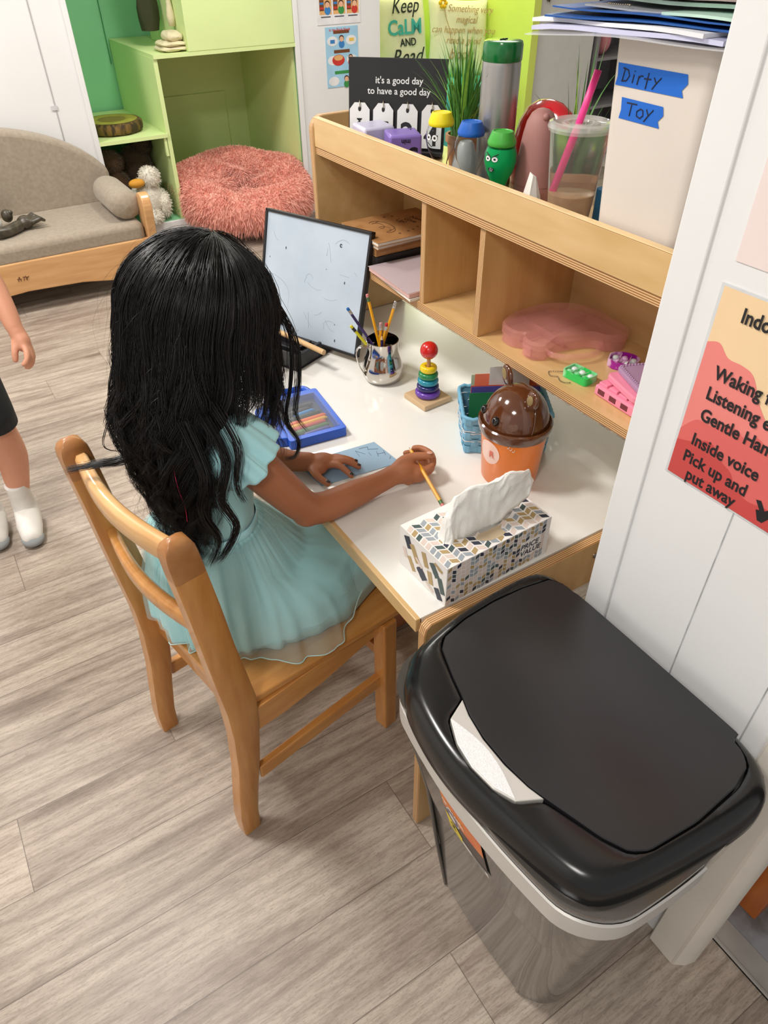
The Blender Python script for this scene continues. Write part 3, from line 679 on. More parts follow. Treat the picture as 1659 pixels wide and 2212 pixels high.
for k in range(16):
    x, y = rr.uniform(0.02, 0.30), rr.uniform(0.03, 0.25); a = rr.uniform(0, PI); ln = rr.uniform(0.01, 0.05); cv = rr.uniform(-0.01, 0.01)
    P = [onb(min(max(x + math.cos(a) * ln * s_, 0.01), 0.31), min(max(y + math.sin(a) * ln * s_ + cv * s_ * (1 - s_) * 4, 0.01), 0.26), 0.0041) for s_ in np.linspace(0, 1, 7)]
    b.tube(P, 0.0003, 3, 2)
pn = obj('panel', b, [mat('whiteboard_surface', (190, 203, 216), 0.35, rgb2=(180, 194, 208), vscale=9, detail=6), mat('marker_ink', (60, 64, 70), 0.6), mat('scratch_grey', (150, 158, 166), 0.6)], t, world=True)
# tray
Mt = MT((0.786, 1.392, DZ + 0.0006), (-0.39, 0.92, 0), (-0.92, -0.39, 0)); 
b = B(); b.box((0.158, 0.064, 0.004), (0.160, 0.140, 0.008), M=Mt); b.box((0.158, 0.130, 0.021), (0.160, 0.008, 0.042), M=Mt); b.box((0.082, 0.085, 0.019), (0.008, 0.098, 0.038), M=Mt); b.box((0.234, 0.085, 0.019), (0.008, 0.098, 0.038), M=Mt)
b.box((0.110, 0.085, 0.030), (0.006, 0.090, 0.012), M=Mt); b.box((0.158, 0.040, 0.018), (0.156, 0.006, 0.028), M=Mt); b.box((0.158, 0.100, 0.030), (0.156, 0.005, 0.014), M=Mt)
TR = obj('tray', b, BLKF, t, world=True, bevel=0.001)
t = thing('wooden_dowel', 'short pale wooden dowel lying across the black tray', 'dowel', (0.66, 1.40, 0.67))
b = B(); b.cyl((0.6872, 1.370, 0.6765), (0.638, 1.530, 0.682), 0.0065, n=18)
obj('stick', b, wood('pale_dowel', (222, 186, 134), (206, 166, 112), 0.5, (8, 1, 8)), t, world=True, smooth=40)
t = tag(obj('sponge', B().ball((0.588, 1.445, 0.684), (0.014, 0.020, 0.017), 16, 10), mat('pink_sponge', (214, 70, 110), 0.8, rgb2=(180, 40, 86), vscale=120, bump=0.6, bscale=150), smooth=180), 'pink scrubby ball at the left end of the black tray', 'sponge')
# ================================================================ THINGS ON THE DESK
CHROME = mat('polished_steel', (205, 200, 194), 0.07, 1.0, var=0.01)
t = thing('milk_pitcher', 'polished steel milk pitcher used as a pencil holder', 'pitcher', (0.790, 1.274, DZ + 0.0008))
b = B()
po = [(0.030, 0.0), (0.037, 0.003), (0.042, 0.012), (0.0435, 0.022), (0.0415, 0.036), (0.036, 0.052), (0.0325, 0.066), (0.0325, 0.082), (0.0335, 0.090)]
po = [(r * 1.13, z * 1.10) for r, z in po]
pi_ = [(r - 0.0012, z + 0.0006) for r, z in po[::-1]][0:-1] + [(0.0, 0.004)]
def spout(prof):
    R = []
    for r, z in prof:
        rg = []
        for j in range(40):
            a = 2 * PI * j / 40; k = max(0, math.cos(a - 1.1)) ** 14 * max(0, (z - 0.066) / 0.033) * 0.011
            rg.append(((r + k) * math.cos(a), (r + k) * math.sin(a), z))
        R.append(rg)
    return R
b.loft(spout(po + pi_)); obj('cup_body', b, CHROME, t, smooth=60)
b = B(); b.tube(catmull([(-0.035, -0.002, 0.091), (-0.053, 0.006, 0.094), (-0.064, 0.010, 0.082), (-0.063, 0.008, 0.060), (-0.057, 0.004, 0.040), (-0.048, 0.0, 0.022)], 5), 0.0055, 8, flat=0.28)
obj('handle', b, CHROME, t, smooth=60)
def pencil(name, lab, p0, p1, body, ferr, eras, tip_end, band=None):
    """p0 lower end, p1 upper end (eraser)"""
    t = thing(name, lab, 'pencil', p0)
    p0 = Vector(p0); d = (Vector(p1) - p0); L = d.length; d.normalize()
    q = lambda s_: p0 + d * s_
    tl = 0.013 if tip_end else 0
    b = B(); b.tube([q(tl), q(L - 0.016)], 0.0036, 6); obj('barrel', b, body, t, world=True, smooth=20)
    if tip_end:
        b = B(); b.tube([q(0.004), q(tl + 0.0005)], [0.0010, 0.0035], 12); obj('point', b, mat('pencil_wood', (226, 186, 140), 0.7), t, world=True, smooth=40)
        b = B(); b.tube([q(0), q(0.0045)], [0.0003, 0.0011], 8); obj('lead', b, mat('graphite', (50, 50, 54), 0.4), t, world=True, smooth=40)
    b = B(); b.tube([q(L - 0.017), q(L - 0.014), q(L - 0.0135), q(L - 0.011), q(L - 0.0105), q(L - 0.007)], [0.0038, 0.0038, 0.0035, 0.0035, 0.0039, 0.0039], 14); obj('ferrule', b, ferr, t, world=True, smooth=30)
    b = B(); b.tube([q(L - 0.007), q(L - 0.001), q(L)], [0.0035, 0.0035, 0.0026], 14); obj('eraser', b, eras, t, world=True, smooth=40)
    return t
YEL = mat('pencil_yellow', (240, 170, 20), 0.35, coat=0.5, var=0.02); FS = mat('ferrule_silver', (205, 200, 196), 0.25, 0.9); FG = mat('ferrule_green', (96, 130, 84), 0.35, 0.5)
ER = mat('eraser_pink', (214, 132, 132), 0.8); ERW = mat('eraser_mauve', (190, 150, 150), 0.8); ERR = mat('eraser_red', (190, 36, 44), 0.7); ERB = mat('eraser_blue', (20, 104, 176), 0.7)
LIMEY = mat('pencil_lime', (214, 206, 30), 0.4); NAVY = mat('pencil_navy', (44, 36, 74), 0.4, rgb2=(70, 60, 120), vscale=120)
pb = Vector((0.790, 1.274, 0.632))
def pen(lab, foot, z, px, body, ferr, er, name='pencil'):
    pencil(name, lab, tuple(pb + Vector(foot)), px, body, ferr, er, False)
pen('yellow pencil with green ferrule, standing tallest at the left back of the pitcher', (0.006, -0.008, 0), 0, (0.779, 1.320, 0.816), YEL, FG, ER)
pen('yellow pencil with silver tip leaning far to the right in the pitcher', (-0.018, 0.012, 0), 0, (0.811, 1.250, 0.8174), YEL, FS, FS)
pen('dark navy pencil with blue eraser leaning left over the pitcher rim', (0.022, -0.008, 0), 0, (0.738, 1.340, 0.786), NAVY, FS, ERB)
pen('lime yellow pencil with black collar leaning left over the pitcher rim', (0.016, -0.018, 0), 0, (0.731, 1.315, 0.755), LIMEY, BLKF, LIMEY)
pen('short yellow pencil with mauve eraser, left one of the close pair in the pitcher', (-0.012, -0.004, 0), 0, (0.784, 1.270, 0.766), YEL, FS, ERW)
pen('short yellow pencil with dark red eraser, right one of the close pair in the pitcher', (-0.010, 0.010, 0), 0, (0.790, 1.255, 0.769), YEL, FS, ERR)
# the one with its point up
t = pencil('pencil', 'dark blue patterned pencil standing point up in the pitcher', (0.777, 1.255, 0.746), (0.786, 1.270, 0.634), NAVY, FS, ERB, True)

# stacking rings toy
t = thing('stacking_ring_toy', 'rainbow wooden ring stacker with red ball on top', 'toy', (0.823, 1.136, DZ + 0.0008), math.radians(4))
b = B(); b.box((0, 0, 0.006), (0.076, 0.076, 0.012)); obj('base', b, wood('toy_wood', (220, 190, 150), (204, 170, 128), 0.6, (8, 1, 8)), t, bevel=0.0015)
b = B(); b.cyl((0, 0, 0.011), (0, 0, 0.112), 0.0042, n=14); obj('peg', b, wood('toy_peg', (206, 160, 112), (190, 140, 92), 0.6), t, smooth=40)
z = 0.012
for col, R, h in (((104, 60, 168), 0.0285, 0.0155), ((24, 30, 100), 0.0250, 0.0145), ((30, 140, 164), 0.0235, 0.0145), ((28, 128, 72), 0.0220, 0.0150), ((238, 206, 20), 0.0190, 0.0150)):
    zc = z + h / 2
    b = B(); rings = []
    for k in range(24):
        a = 2 * PI * k / 24; w = R - 0.006
        rings.append([((0.006 + w / 2 + w / 2 * np.sign(math.cos(a)) * abs(math.cos(a)) ** 0.75) * math.cos(q), (0.006 + w / 2 + w / 2 * np.sign(math.cos(a)) * abs(math.cos(a)) ** 0.75) * math.sin(q), zc + h / 2 * np.sign(math.sin(a)) * abs(math.sin(a)) ** 0.75) for q in np.linspace(0, 2 * PI, 37)[:-1]])
    b.loft(rings, loop=True); obj('ring', b, mat('ring_paint_%d' % int(h * 1e4 + R * 1e5), col, 0.28, var=0.02, coat=0.4), t, smooth=180)
    z += h
b = B(); b.ball((0, 0, 0.122), 0.0195, 28, 18); obj('ball', b, mat('ball_red', (206, 24, 20), 0.25, var=0.02, coat=0.5), t, smooth=180)

# crayon case
BLUE = mat('case_blue', (28, 92, 206), 0.38, var=0.03)
Mc = MT((0.472, 1.122, DZ + 0.0008), (0.118, -0.014, 0), (0.014, 0.118, 0))
t = thing('crayon_case', 'bright blue plastic case with clear lid holding crayons', 'crayon case', (0.53, 1.2, DZ))
cw, cl, ch = 0.126, 0.182, 0.021
b = B()
outl = rrect(0, cw, 0, cl, 0.006, 3)
inn = rrect(0.012, cw - 0.012, 0.014, cl - 0.018, 0.004, 3)
n = len(outl)
b.loft([[(x, y, 0) for x, y in outl], [(x, y, ch) for x, y in outl], [(x, y, ch) for x, y in inn], [(x, y, 0.004) for x, y in inn]], M=Mc)
cb_ = obj('tray', b, BLUE, t, world=True, bevel=0.0012)
b = B()
hl = catmull([(0.030, cl - 0.002, 0), (0.040, cl + 0.022, 0), (0.058, cl + 0.026, 0), (0.094, cl + 0.026, 0), (0.106, cl + 0.018, 0), (0.112, cl - 0.002, 0)], 4)
b.tube([(p.x, p.y, ch / 2) for p in hl], 0.0075, 8, M=Mc, flat=1.2); obj('handle', b, BLUE, t, world=True, smooth=50)
for yy in (0.040, 0.135):
    b = B(); b.prism([(-0.024, yy - 0.018), (0.001, yy - 0.024), (0.001, yy + 0.024), (-0.024, yy + 0.020), (-0.030, yy + 0.010), (-0.030, yy - 0.010)], 0.0, ch, M=Mc); obj('clasp', b, BLUE, t, world=True, bevel=0.002)
b = B(); b.box((cw / 2, cl / 2 - 0.002, ch + 0.0006), (cw - 0.020, cl - 0.030, 0.0012), M=Mc)
obj('clear_lid', b, mat('clear_plastic', (225, 230, 236), 0.08, alpha=0.10, spec=0.8, var=0.0), t, world=True)
b = B(); b.box((cw / 2, cl / 2 - 0.002, 0.0046), (cw - 0.026, cl - 0.034, 0.0008), M=Mc); obj('liner', b, mat('case_liner', (44, 58, 84), 0.6), t, world=True)
for y0, x0, x1, col, lab in ((0.134, 0.030, 0.100, (62, 66, 70), 'charcoal crayon at the handle end of the blue case'), (0.118, 0.018, 0.088, (54, 56, 60), 'black crayon above the sky blue crayon'), (0.106, 0.044, 0.094, (40, 132, 200), 'sky blue crayon in the blue case'), (0.094, 0.020, 0.104, (40, 62, 50), 'dark green crayon in the middle of the blue case'), (0.078, 0.026, 0.110, (236, 108, 40), 'orange crayon in the blue case'), (0.066, 0.024, 0.108, (240, 182, 30), 'yellow crayon in the blue case'), (0.054, 0.018, 0.100, (206, 66, 56), 'red crayon in the blue case'), (0.041, 0.016, 0.102, (64, 118, 48), 'grass green crayon in the blue case'), (0.028, 0.040, 0.100, (70, 66, 150), 'violet crayon nearest the clasp end of the blue case')):
    b = B(); sl = 0.003
    b.tube([Mc @ Vector((x0, y0 - sl, 0.0108)), Mc @ Vector((x0 + 0.004, y0 - sl, 0.0108)), Mc @ Vector((x1 - 0.006, y0 + sl, 0.0108)), Mc @ Vector((x1, y0 + sl, 0.0108))], [0.0025, 0.0052, 0.0052, 0.0028], 12)
    tag(obj('crayon', b, mat('crayon_%d_%d_%d' % col, col, 0.5, var=0.04), smooth=40), lab, 'crayon', 'crayons in the blue case')

# blue paper
PBL = mat('light_blue_paper', (148, 176, 198), 0.8, var=0.02); INK = mat('pencil_line', (70, 88, 104), 0.8)
t0 = Vector((0.632, 1.056, DZ + 0.0012)); ax = Vector((0.468, 0.982, 0)) - Vector((0.638, 0.966, 0)); ay = Vector((0.632, 1.056, 0)) - Vector((0.638, 0.966, 0))
b = B(); o_ = Vector((0.638, 0.966, DZ + 0.0009)); c1, c2, c3, c4 = o_, o_ + ax, o_ + ax + ay, o_ + ay
b.add([c1, c2, c3, c4, c1 + Vector((0, 0, .0004)), c2 + Vector((0, 0, .0004)), c3 + Vector((0, 0, .0004)), c4 + Vector((0, 0, .0004))], [(0, 1, 2, 3), (7, 6, 5, 4), (0, 4, 5, 1), (1, 5, 6, 2), (2, 6, 7, 3), (3, 7, 4, 0)])
def pl(P):
    for p, q in zip(P[:-1], P[1:]):
        a = o_ + ax * p[0] + ay * p[1] + Vector((0, 0, .0007)); c = o_ + ax * q[0] + ay * q[1] + Vector((0, 0, .0007)); b.tube([a, c], 0.0004, 4, 1)
pl([(0.14, 0.42), (0.10, 0.62)]); pl([(0.05, 0.40), (0.02, 0.58)]); pl([(0.12, 0.52), (0.03, 0.49)])
pl([(0.05, 0.70), (0.16, 0.78), (0.13, 0.88), (0.24, 0.90)]); pl([(0.32, 0.62), (0.30, 0.86), (0.24, 0.64)]); pl([(0.20, 0.52), (0.19, 0.66)]); pl([(0.02, 0.30), (0.06, 0.22)])
tag(obj('blue_paper', b, [PBL, INK]), 'sheet of light blue paper with faint pencil writing under the left hand', 'paper')

# woven basket with papers
BW = mat('woven_blue', (120, 182, 214), 0.5, var=0.05)
Mk = MT((0.905, 0.8375, DZ + 0.0008), (0.53, 0.85, 0), (-0.85, 0.53, 0))
t = thing('woven_basket', 'light blue woven strip basket filled with coloured papers', 'basket', (0.86, 1.0, DZ))
bw_, bl_, bh_ = 0.118, 0.162, 0.084
def bask(u, z):   # perimeter param u in metres
    P = [(0.004, 0), (bw_ - 0.004, 0), (bw_, 0.004), (bw_, bl_ - 0.004), (bw_ - 0.004, bl_), (0.004, bl_), (0, bl_ - 0.004), (0, 0.004)]
    tot = 0; L = []
    for i in range(8):
        p, q = P[i], P[(i + 1) % 8]; l = math.hypot(q[0] - p[0], q[1] - p[1]); L.append(l); tot += l
    u = (u % 1.0) * tot
    for i in range(8):
        if u <= L[i] + 1e-9: p, q = P[i], P[(i + 1) % 8]; k = u / L[i]; break
        u -= L[i]
    x, y = p[0] + (q[0] - p[0]) * k, p[1] + (q[1] - p[1]) * k
    nx_, ny_ = (q[1] - p[1]) / L[i], -(q[0] - p[0]) / L[i]
    fl = 0.006 * z / bh_
    return x + nx_ * fl, y + ny_ * fl, nx_, ny_
nu, nzr = 36, 5
b = B()
sw = bh_ / nzr
for r in range(nzr):
    for c in range(nu):
        out = 0.0016 if (r + c) % 2 else 0.0
        rows = []
        for k in range(5):
            z = r * sw + sw * (k / 4); bul = math.sin(PI * k / 4) * 0.0012; R = []
            for h in range(5):
                u = (c + h / 4) / nu; x, y, nx_, ny_ = bask(u, z); o2 = out + (0.0014 * math.sin(PI * h / 4) if (r + c) % 2 else 0) + bul
                R.append((x + nx_ * o2, y + ny_ * o2, z + 0.0008))
            rows.append(R)
        v = [p for q in rows for p in q]; b.add(v, [(i * 5 + j, i * 5 + j + 1, (i + 1) * 5 + j + 1, (i + 1) * 5 + j) for i in range(4) for j in range(4)], 1 if (r + c) % 2 and (r == 3) and c % 2 == 0 and False else 0, Mk)
b.prism([(0, 0), (bw_, 0), (bw_, bl_), (0, bl_)], 0, 0.003, 0, Mk)
obj('weave', b, BW, t, world=True, solid=0.0012)
b = B(); P = []
for k in range(72):
    x, y, nx_, ny_ = bask(k / 72, bh_); P.append(Mk @ Vector((x + nx_ * 0.001, y + ny_ * 0.001, bh_ - 0.002 + (0.0025 if k % 2 else 0))))
b.tube(P, 0.0042, 8, loop=True); obj('rim', b, BW, t, world=True, smooth=60)
for zz in (0.049, 0.054, 0.030):
    b = B(); P = []
    for k in range(144):
        x, y, nx_, ny_ = bask(k / 144, zz); o2 = 0.0032 + 0.001 * math.sin(k * PI / 2); P.append(Mk @ Vector((x + nx_ * o2, y + ny_ * o2, zz)))
    b.tube(P, 0.0008, 5, loop=True); obj('trim_cord', b, mat('cord_white', (236, 226, 220), 0.5), t, world=True, smooth=60)
def card(lab, x0, y0, y1, z0, z1, lean, m, cut=0.0, nm='paper_sheet', cat='paper', grp='papers in the blue basket'):
    b = B(); n = 6; v = []
    for e in (0, 0.0008):
        for i in range(n):
            for j in range(n):
                u, w = i / (n - 1), j / (n - 1); z = z0 + (z1 - cut * u - z0) * w
                v.append((x0 + lean * w + e + 0.003 * math.sin(PI * u), y0 + (y1 - y0) * u, z))
    f = [(i * n + j, (i + 1) * n + j, (i + 1) * n + j + 1, i * n + j + 1) for i in range(n - 1) for j in range(n - 1)]
    f += [tuple(a + n * n for a in q[::-1]) for q in f]
    bd = [(0, j) for j in range(n)] + [(i, n - 1) for i in range(1, n)] + [(n - 1, j) for j in range(n - 2, -1, -1)] + [(i, 0) for i in range(n - 2, 0, -1)]
    for k in range(len(bd)): a = bd[k][0] * n + bd[k][1]; c = bd[(k + 1) % len(bd)][0] * n + bd[(k + 1) % len(bd)][1]; f.append((a, c, c + n * n, a + n * n))
    b.add(v, f, 0, Mk); return tag(obj(nm, b, m), lab, cat, grp)
card('dark green construction paper standing in the blue basket', 0.026, 0.012, 0.156, 0.006, 0.116, 0.012, mat('paper_green', (24, 120, 72), 0.8), 0.0)
card('violet paper behind the green sheet in the basket', 0.050, 0.012, 0.150, 0.006, 0.116, 0.012, mat('paper_violet', (84, 74, 160), 0.8))
card('brick red paper behind the violet sheet in the basket', 0.060, 0.012, 0.150, 0.006, 0.113, 0.012, mat('paper_brick', (206, 90, 60), 0.8))
card('white card with orange border in the blue basket', 0.074, 0.030, 0.112, 0.006, 0.146, 0.014, mat('paper_white', (232, 228, 226), 0.7))
card('orange paper just behind the white card in the basket', 0.084, 0.012, 0.140, 0.006, 0.126, 0.012, mat('paper_orange', (240, 130, 96), 0.8))
card('pale green paper at the back of the blue basket', 0.094, 0.014, 0.146, 0.006, 0.120, 0.010, mat('paper_pale', (180, 206, 176), 0.8))

# bear bin
OR = mat('orange_plastic', (244, 128, 24), 0.3, var=0.02, sss=0.0, coat=0.3); BRN = mat('brown_gloss', (92, 50, 26), 0.12, var=0.04, spec=0.7, coat=0.6)
t = thing('bear_desk_bin', 'small orange desk bin with brown bear head lid', 'desk bin', (0.797, 0.820, DZ + 0.0008))
KB = 1.15
b = B(); b.lathe([(0.044, 0), (0.047, 0.003), (0.0545, 0.100), (0.0515, 0.100), (0.044, 0.005), (0, 0.005)], n=48); b.v = [(x * KB, y * KB, z * KB) for x, y, z in b.v]; obj('bucket', b, OR, t, smooth=50)
b = B(); b.lathe([(0.0535, 0.092), (0.0565, 0.092), (0.0605, 0.104), (0.0600, 0.110), (0.0575, 0.112), (0.0535, 0.109), (0.0530, 0.098)], n=48, cap=False); b.v = [(x * KB, y * KB, z * KB) for x, y, z in b.v]; obj('lid_rim', b, BRN, t, smooth=40)
FA = math.radians(166)    # facing direction
fx_, fy_ = math.cos(FA), math.sin(FA)
b = B(); b.ball((0, 0, 0.108), (0.0535, 0.0535, 0.060), 40, 24); b.v = [(x * KB, y * KB, z * KB) for x, y, z in b.v]; hd = obj('head_lid', b, BRN, t, smooth=180)
b = B()
P = [(0.0540 * math.sin(a) * fx_ * -0.25 - 0.0545 * math.cos(a) * fy_, 0.0540 * math.sin(a) * fy_ * -0.25 + 0.0545 * math.cos(a) * fx_, 0.108 + 0.0585 * math.sin(a)) for a in np.linspace(0.05, PI - 0.05, 26)]
b.tube(P, 0.0012, 6); b.v = [(x * KB, y * KB, z * KB) for x, y, z in b.v]; obj('flap_seam', b, BRN, hd, smooth=60)
for s in (-1, 1):
    ex, ey = -fy_ * s, fx_ * s
    c = (ex * 0.040, ey * 0.040, 0.163)
    Me = MT(c, (ex * 0.76, ey * 0.76, 0.65), (-ex * 0.65, -ey * 0.65, 0.76)); 
    Me = MT(c, (ex * 0.72, ey * 0.72, 0.69), (0 - ex * 0.69, 0 - ey * 0.69, 0.72))
    ud = Vector((ex * 0.62, ey * 0.62, 0.78)); sd = ud.cross(Vector((fx_, fy_, 0)))
    Me = MT(c, sd, ud)
    b = B(); b.ball((0, 0.004, 0), (0.0150, 0.0185, 0.0062), 24, 14, M=Me); b.v = [(x * KB, y * KB, z * KB) for x, y, z in b.v]; er = obj('ear', b, BRN, hd, smooth=180)
    b = B(); zz = 1 if (Me.to_3x3() @ Vector((0, 0, 1))).dot(Vector((fx_, fy_, 0))) > 0 else -1
    b.ball((0, 0.007, zz * 0.0052), (0.0075, 0.0105, 0.0018), 18, 10, M=Me); b.v = [(x * KB, y * KB, z * KB) for x, y, z in b.v]; obj('ear_inside', b, mat('ear_tan', (150, 128, 84), 0.4), er, smooth=180, label='tan inside of the ear')
def onh(az, el, r=0.0540):
    a = FA + az; return (r * math.cos(el) * math.cos(a), r * math.cos(el) * math.sin(a), 0.108 + r * 1.12 * math.sin(el))
for az in (-0.36, 0.42):
    p = onh(az, 0.32, 0.0530); b = B(); b.ball(p, (0.0068, 0.0068, 0.0078), 16, 10); b.v = [(x * KB, y * KB, z * KB) for x, y, z in b.v]; obj('eye', b, mat('eye_black', (14, 12, 12), 0.1, spec=0.8), hd, smooth=180)
# printed badge and squiggle wrapped on the bucket
FB = FA + 0.42
def onbk(az, z, e=0.0006): r = 0.047 + (0.0545 - 0.047) * z / 0.1 + e; a = FB + az; return (r * math.cos(a), r * math.sin(a), z)
b = B(); cz, ca = 0.066, -0.12; b.add([onbk(ca + 0.0 + 0.40 * math.cos(q), cz + 0.022 * math.sin(q)) for q in np.linspace(0, 2 * PI, 33)[:-1]] + [onbk(ca, cz, 0.0018)], [(k, (k + 1) % 32, 32) for k in range(32)])
p = Vector(onbk(ca + 0.04, cz - 0.006, 0.0024)); q = Vector(onbk(ca + 0.3, cz - 0.006, 0.0024))
b.text('R', 0.016, 1, MT(p, q - p, (0, 0, 1)), 0.0002, 0.02)
for k, (u0, z0) in enumerate(((0.52, 0.090), (0.60, 0.087), (0.68, 0.084))):
    P = [onbk(u0 + 0.035 * math.cos(w), z0 + 0.0028 * math.sin(w), 0.0012) for w in np.linspace(-2.6, 0.6, 8)]; b.tube(P, 0.0006, 5, 2)
b.v = [(x * KB, y * KB, z * KB) for x, y, z in b.v]; obj('badge', b, [mat('badge_pink', (250, 214, 200), 0.4), mat('badge_text', (222, 120, 100), 0.4), mat('print_white', (250, 240, 230), 0.4)], t, label='pale round badge on the bucket')

# ================================================================ THINGS ON THE LOWER SHELF
SZ = 0.8315
CARDB = mat('kraft_cover', (176, 130, 82), 0.6, rgb2=(160, 114, 68), vscale=30); PAGE = mat('book_pages', (236, 230, 218), 0.7); BURN = mat('burnt_print', (92, 56, 30), 0.7)
def book(nm, lab, cx, cy, w, l, z0, h, rot, cover, deco=False, pages=PAGE, grp=None):
    t = thing(nm, lab, 'notebook', (cx, cy, z0), rot, grp)
    b = B(); b.box((0, 0, h / 2), (w - 0.003, l - 0.003, h - 0.002)); obj('pages', b, pages, t)
    b = B(); b.box((0, 0, 0.0006), (w, l, 0.0012)); b.box((0, 0, h - 0.0006), (w, l, 0.0012)); obj('cover', b, cover, t, bevel=0.0003)
    if deco:
        b = B(); Z = h + 0.0002
        b.v = []
        Mx = lambda x, y: MT((x, y, Z), (0.25, -1, 0), (1, 0.25, 0))
        b.text('Never', 0.021, 0, Mx(0.050, 0.030), 0.0001, 0.02); b.text('Give', 0.021, 0, Mx(0.030, 0.026), 0.0001, 0.02); b.text('Up!', 0.021, 0, Mx(0.010, 0.030), 0.0001, 0.02)
        for (a, c, r1, r2) in ((-0.022, 0.005, 0.034, 0.020), (-0.012, 0.008, 0.026, 0.012), (-0.026, 0.016, 0.016, 0.010), (-0.024, -0.012, 0.014, 0.010)):
            P = [(a - 0.02 + 1.3 * r2 * math.sin(q), c + 1.3 * r1 * math.cos(q), Z) for q in np.linspace(-0.5, 3.6, 22)]; b.tube(P, 0.0007, 5)
        for (a, c) in ((0.02, 0.058), (0.0, 0.062), (0.03, -0.040), (-0.004, -0.052), (0.012, -0.048), (-0.03, -0.055)): b.ball((a, c, Z), (0.003, 0.004, 0.0003), 10, 6)
        obj('cover_print', b, BURN, t)
    return t
black_z = SZ + 0.0005
t = thing('black_binder', 'flat black folder at the bottom of the stack on the left shelf', 'binder', (0.955, 1.47, SZ))
b = B(); b.box((0.0, 0.0, 0.0165), (0.215, 0.165, 0.032)); obj('cover', b, BLKF, t, bevel=0.002)
book('notebook', 'thick kraft notebook under the two Never Give Up notebooks', 0.950, 1.466, 0.21, 0.158, SZ + 0.0336, 0.0175, 0.0, CARDB, pages=CARDB, grp=None)
book('notebook', 'second kraft notebook, directly below the top Never Give Up one', 0.950, 1.463, 0.215, 0.168, SZ + 0.0516, 0.009, 0.02, CARDB)
book('notebook', 'top kraft notebook printed Never Give Up with a fist drawing', 0.949, 1.455, 0.215, 0.170, SZ + 0.0610, 0.009, -0.01, CARDB, True)
PINKB = mat('binder_pink', (222, 180, 172), 0.4); CLR = mat('clear_sleeve', (226, 214, 220), 0.12, alpha=0.5, spec=0.7, var=0.0)
t = thing('pink_binder', 'pink folder in a clear sleeve sticking out over the shelf edge', 'binder', (0.90, 1.31, SZ))
poly = [(0.824, 1.384), (0.814, 1.203), (0.970, 1.203), (0.972, 1.378)]
b = B(); b.prism(poly, SZ + 0.0070, SZ + 0.017); obj('cover', b, PINKB, t, world=True, bevel=0.0008)
b = B(); b.prism([(x - 0.002, y + 0.001) for x, y in poly], SZ + 0.0174, SZ + 0.0182); obj('clear_sleeve', b, CLR, t, world=True)
tag(obj('paper_stack', B().prism([(0.832, 1.372), (0.8145, 1.200), (0.97, 1.2), (0.97, 1.37)], SZ + 0.0006, SZ + 0.0060), PAGE), 'white paper pile under the pink folder on the left shelf', 'paper')

# transparent pink accessory box
PKT = mat('clear_pink', (255, 178, 168), 0.2, alpha=0.24, spec=0.5, var=0.02)
t = thing('pink_accessory_box', 'translucent pink rounded plastic box with handle on the shelf', 'plastic box', (0.97, 0.87, SZ))
ol = catmull([(0.905, 0.985, 0), (0.868, 0.960, 0), (0.862, 0.925, 0), (0.875, 0.905, 0), (0.862, 0.893, 0), (0.858, 0.868, 0), (0.876, 0.850, 0), (0.900, 0.856, 0), (0.918, 0.860, 0), (0.960, 0.850, 0), (0.985, 0.838, 0), (1.000, 0.810, 0), (1.030, 0.800, 0), (1.058, 0.822, 0), (1.060, 0.862, 0), (1.064, 0.905, 0), (1.050, 0.952, 0), (1.005, 0.984, 0), (0.955, 0.990, 0)], 5, True)
cxy = (0.965, 0.905)
def sc_(p, k, z): return (cxy[0] + (p.x - cxy[0]) * k, cxy[1] + (p.y - cxy[1]) * k, z)
b = B(); b.loft([[sc_(p, 1, SZ + 0.0005) for p in ol], [sc_(p, 1.0, SZ + 0.018) for p in ol], [sc_(p, 0.985, SZ + 0.018) for p in ol], [sc_(p, 0.985, SZ + 0.002) for p in ol]]); obj('box_body', b, PKT, t, world=True, smooth=35)
b = B(); b.loft([[sc_(p, 1.012, SZ + 0.0185) for p in ol], [sc_(p, 1.012, SZ + 0.030) for p in ol], [sc_(p, 0.96, SZ + 0.034) for p in ol], [sc_(p, 0.94, SZ + 0.0335) for p in ol]]); obj('box_lid', b, PKT, t, world=True, smooth=35)
b = B()
for (xa, ya, xb, yb) in ((0.94, 0.980, 0.94, 0.865), (0.885, 0.925, 1.055, 0.925)):
    b.box(((xa + xb) / 2, (ya + yb) / 2, SZ + 0.010), (max(abs(xa - xb), 0.0012), max(abs(ya - yb), 0.0012), 0.015))
obj('compartment_wall', b, PKT, t, world=True)
b = B(); b.tube(catmull([(0.888, 0.856, SZ + 0.014), (0.886, 0.838, SZ + 0.014), (0.905, 0.815, SZ + 0.014), (0.945, 0.800, SZ + 0.014), (0.982, 0.808, SZ + 0.014), (0.996, 0.826, SZ + 0.014)], 6), 0.0045, 8, flat=1.4); obj('handle', b, PKT, t, world=True, smooth=60)
b = B(); b.box((0.856, 0.873, SZ + 0.016), (0.004, 0.020, 0.018)); obj('latch', b, PKT, t, world=True, bevel=0.001)

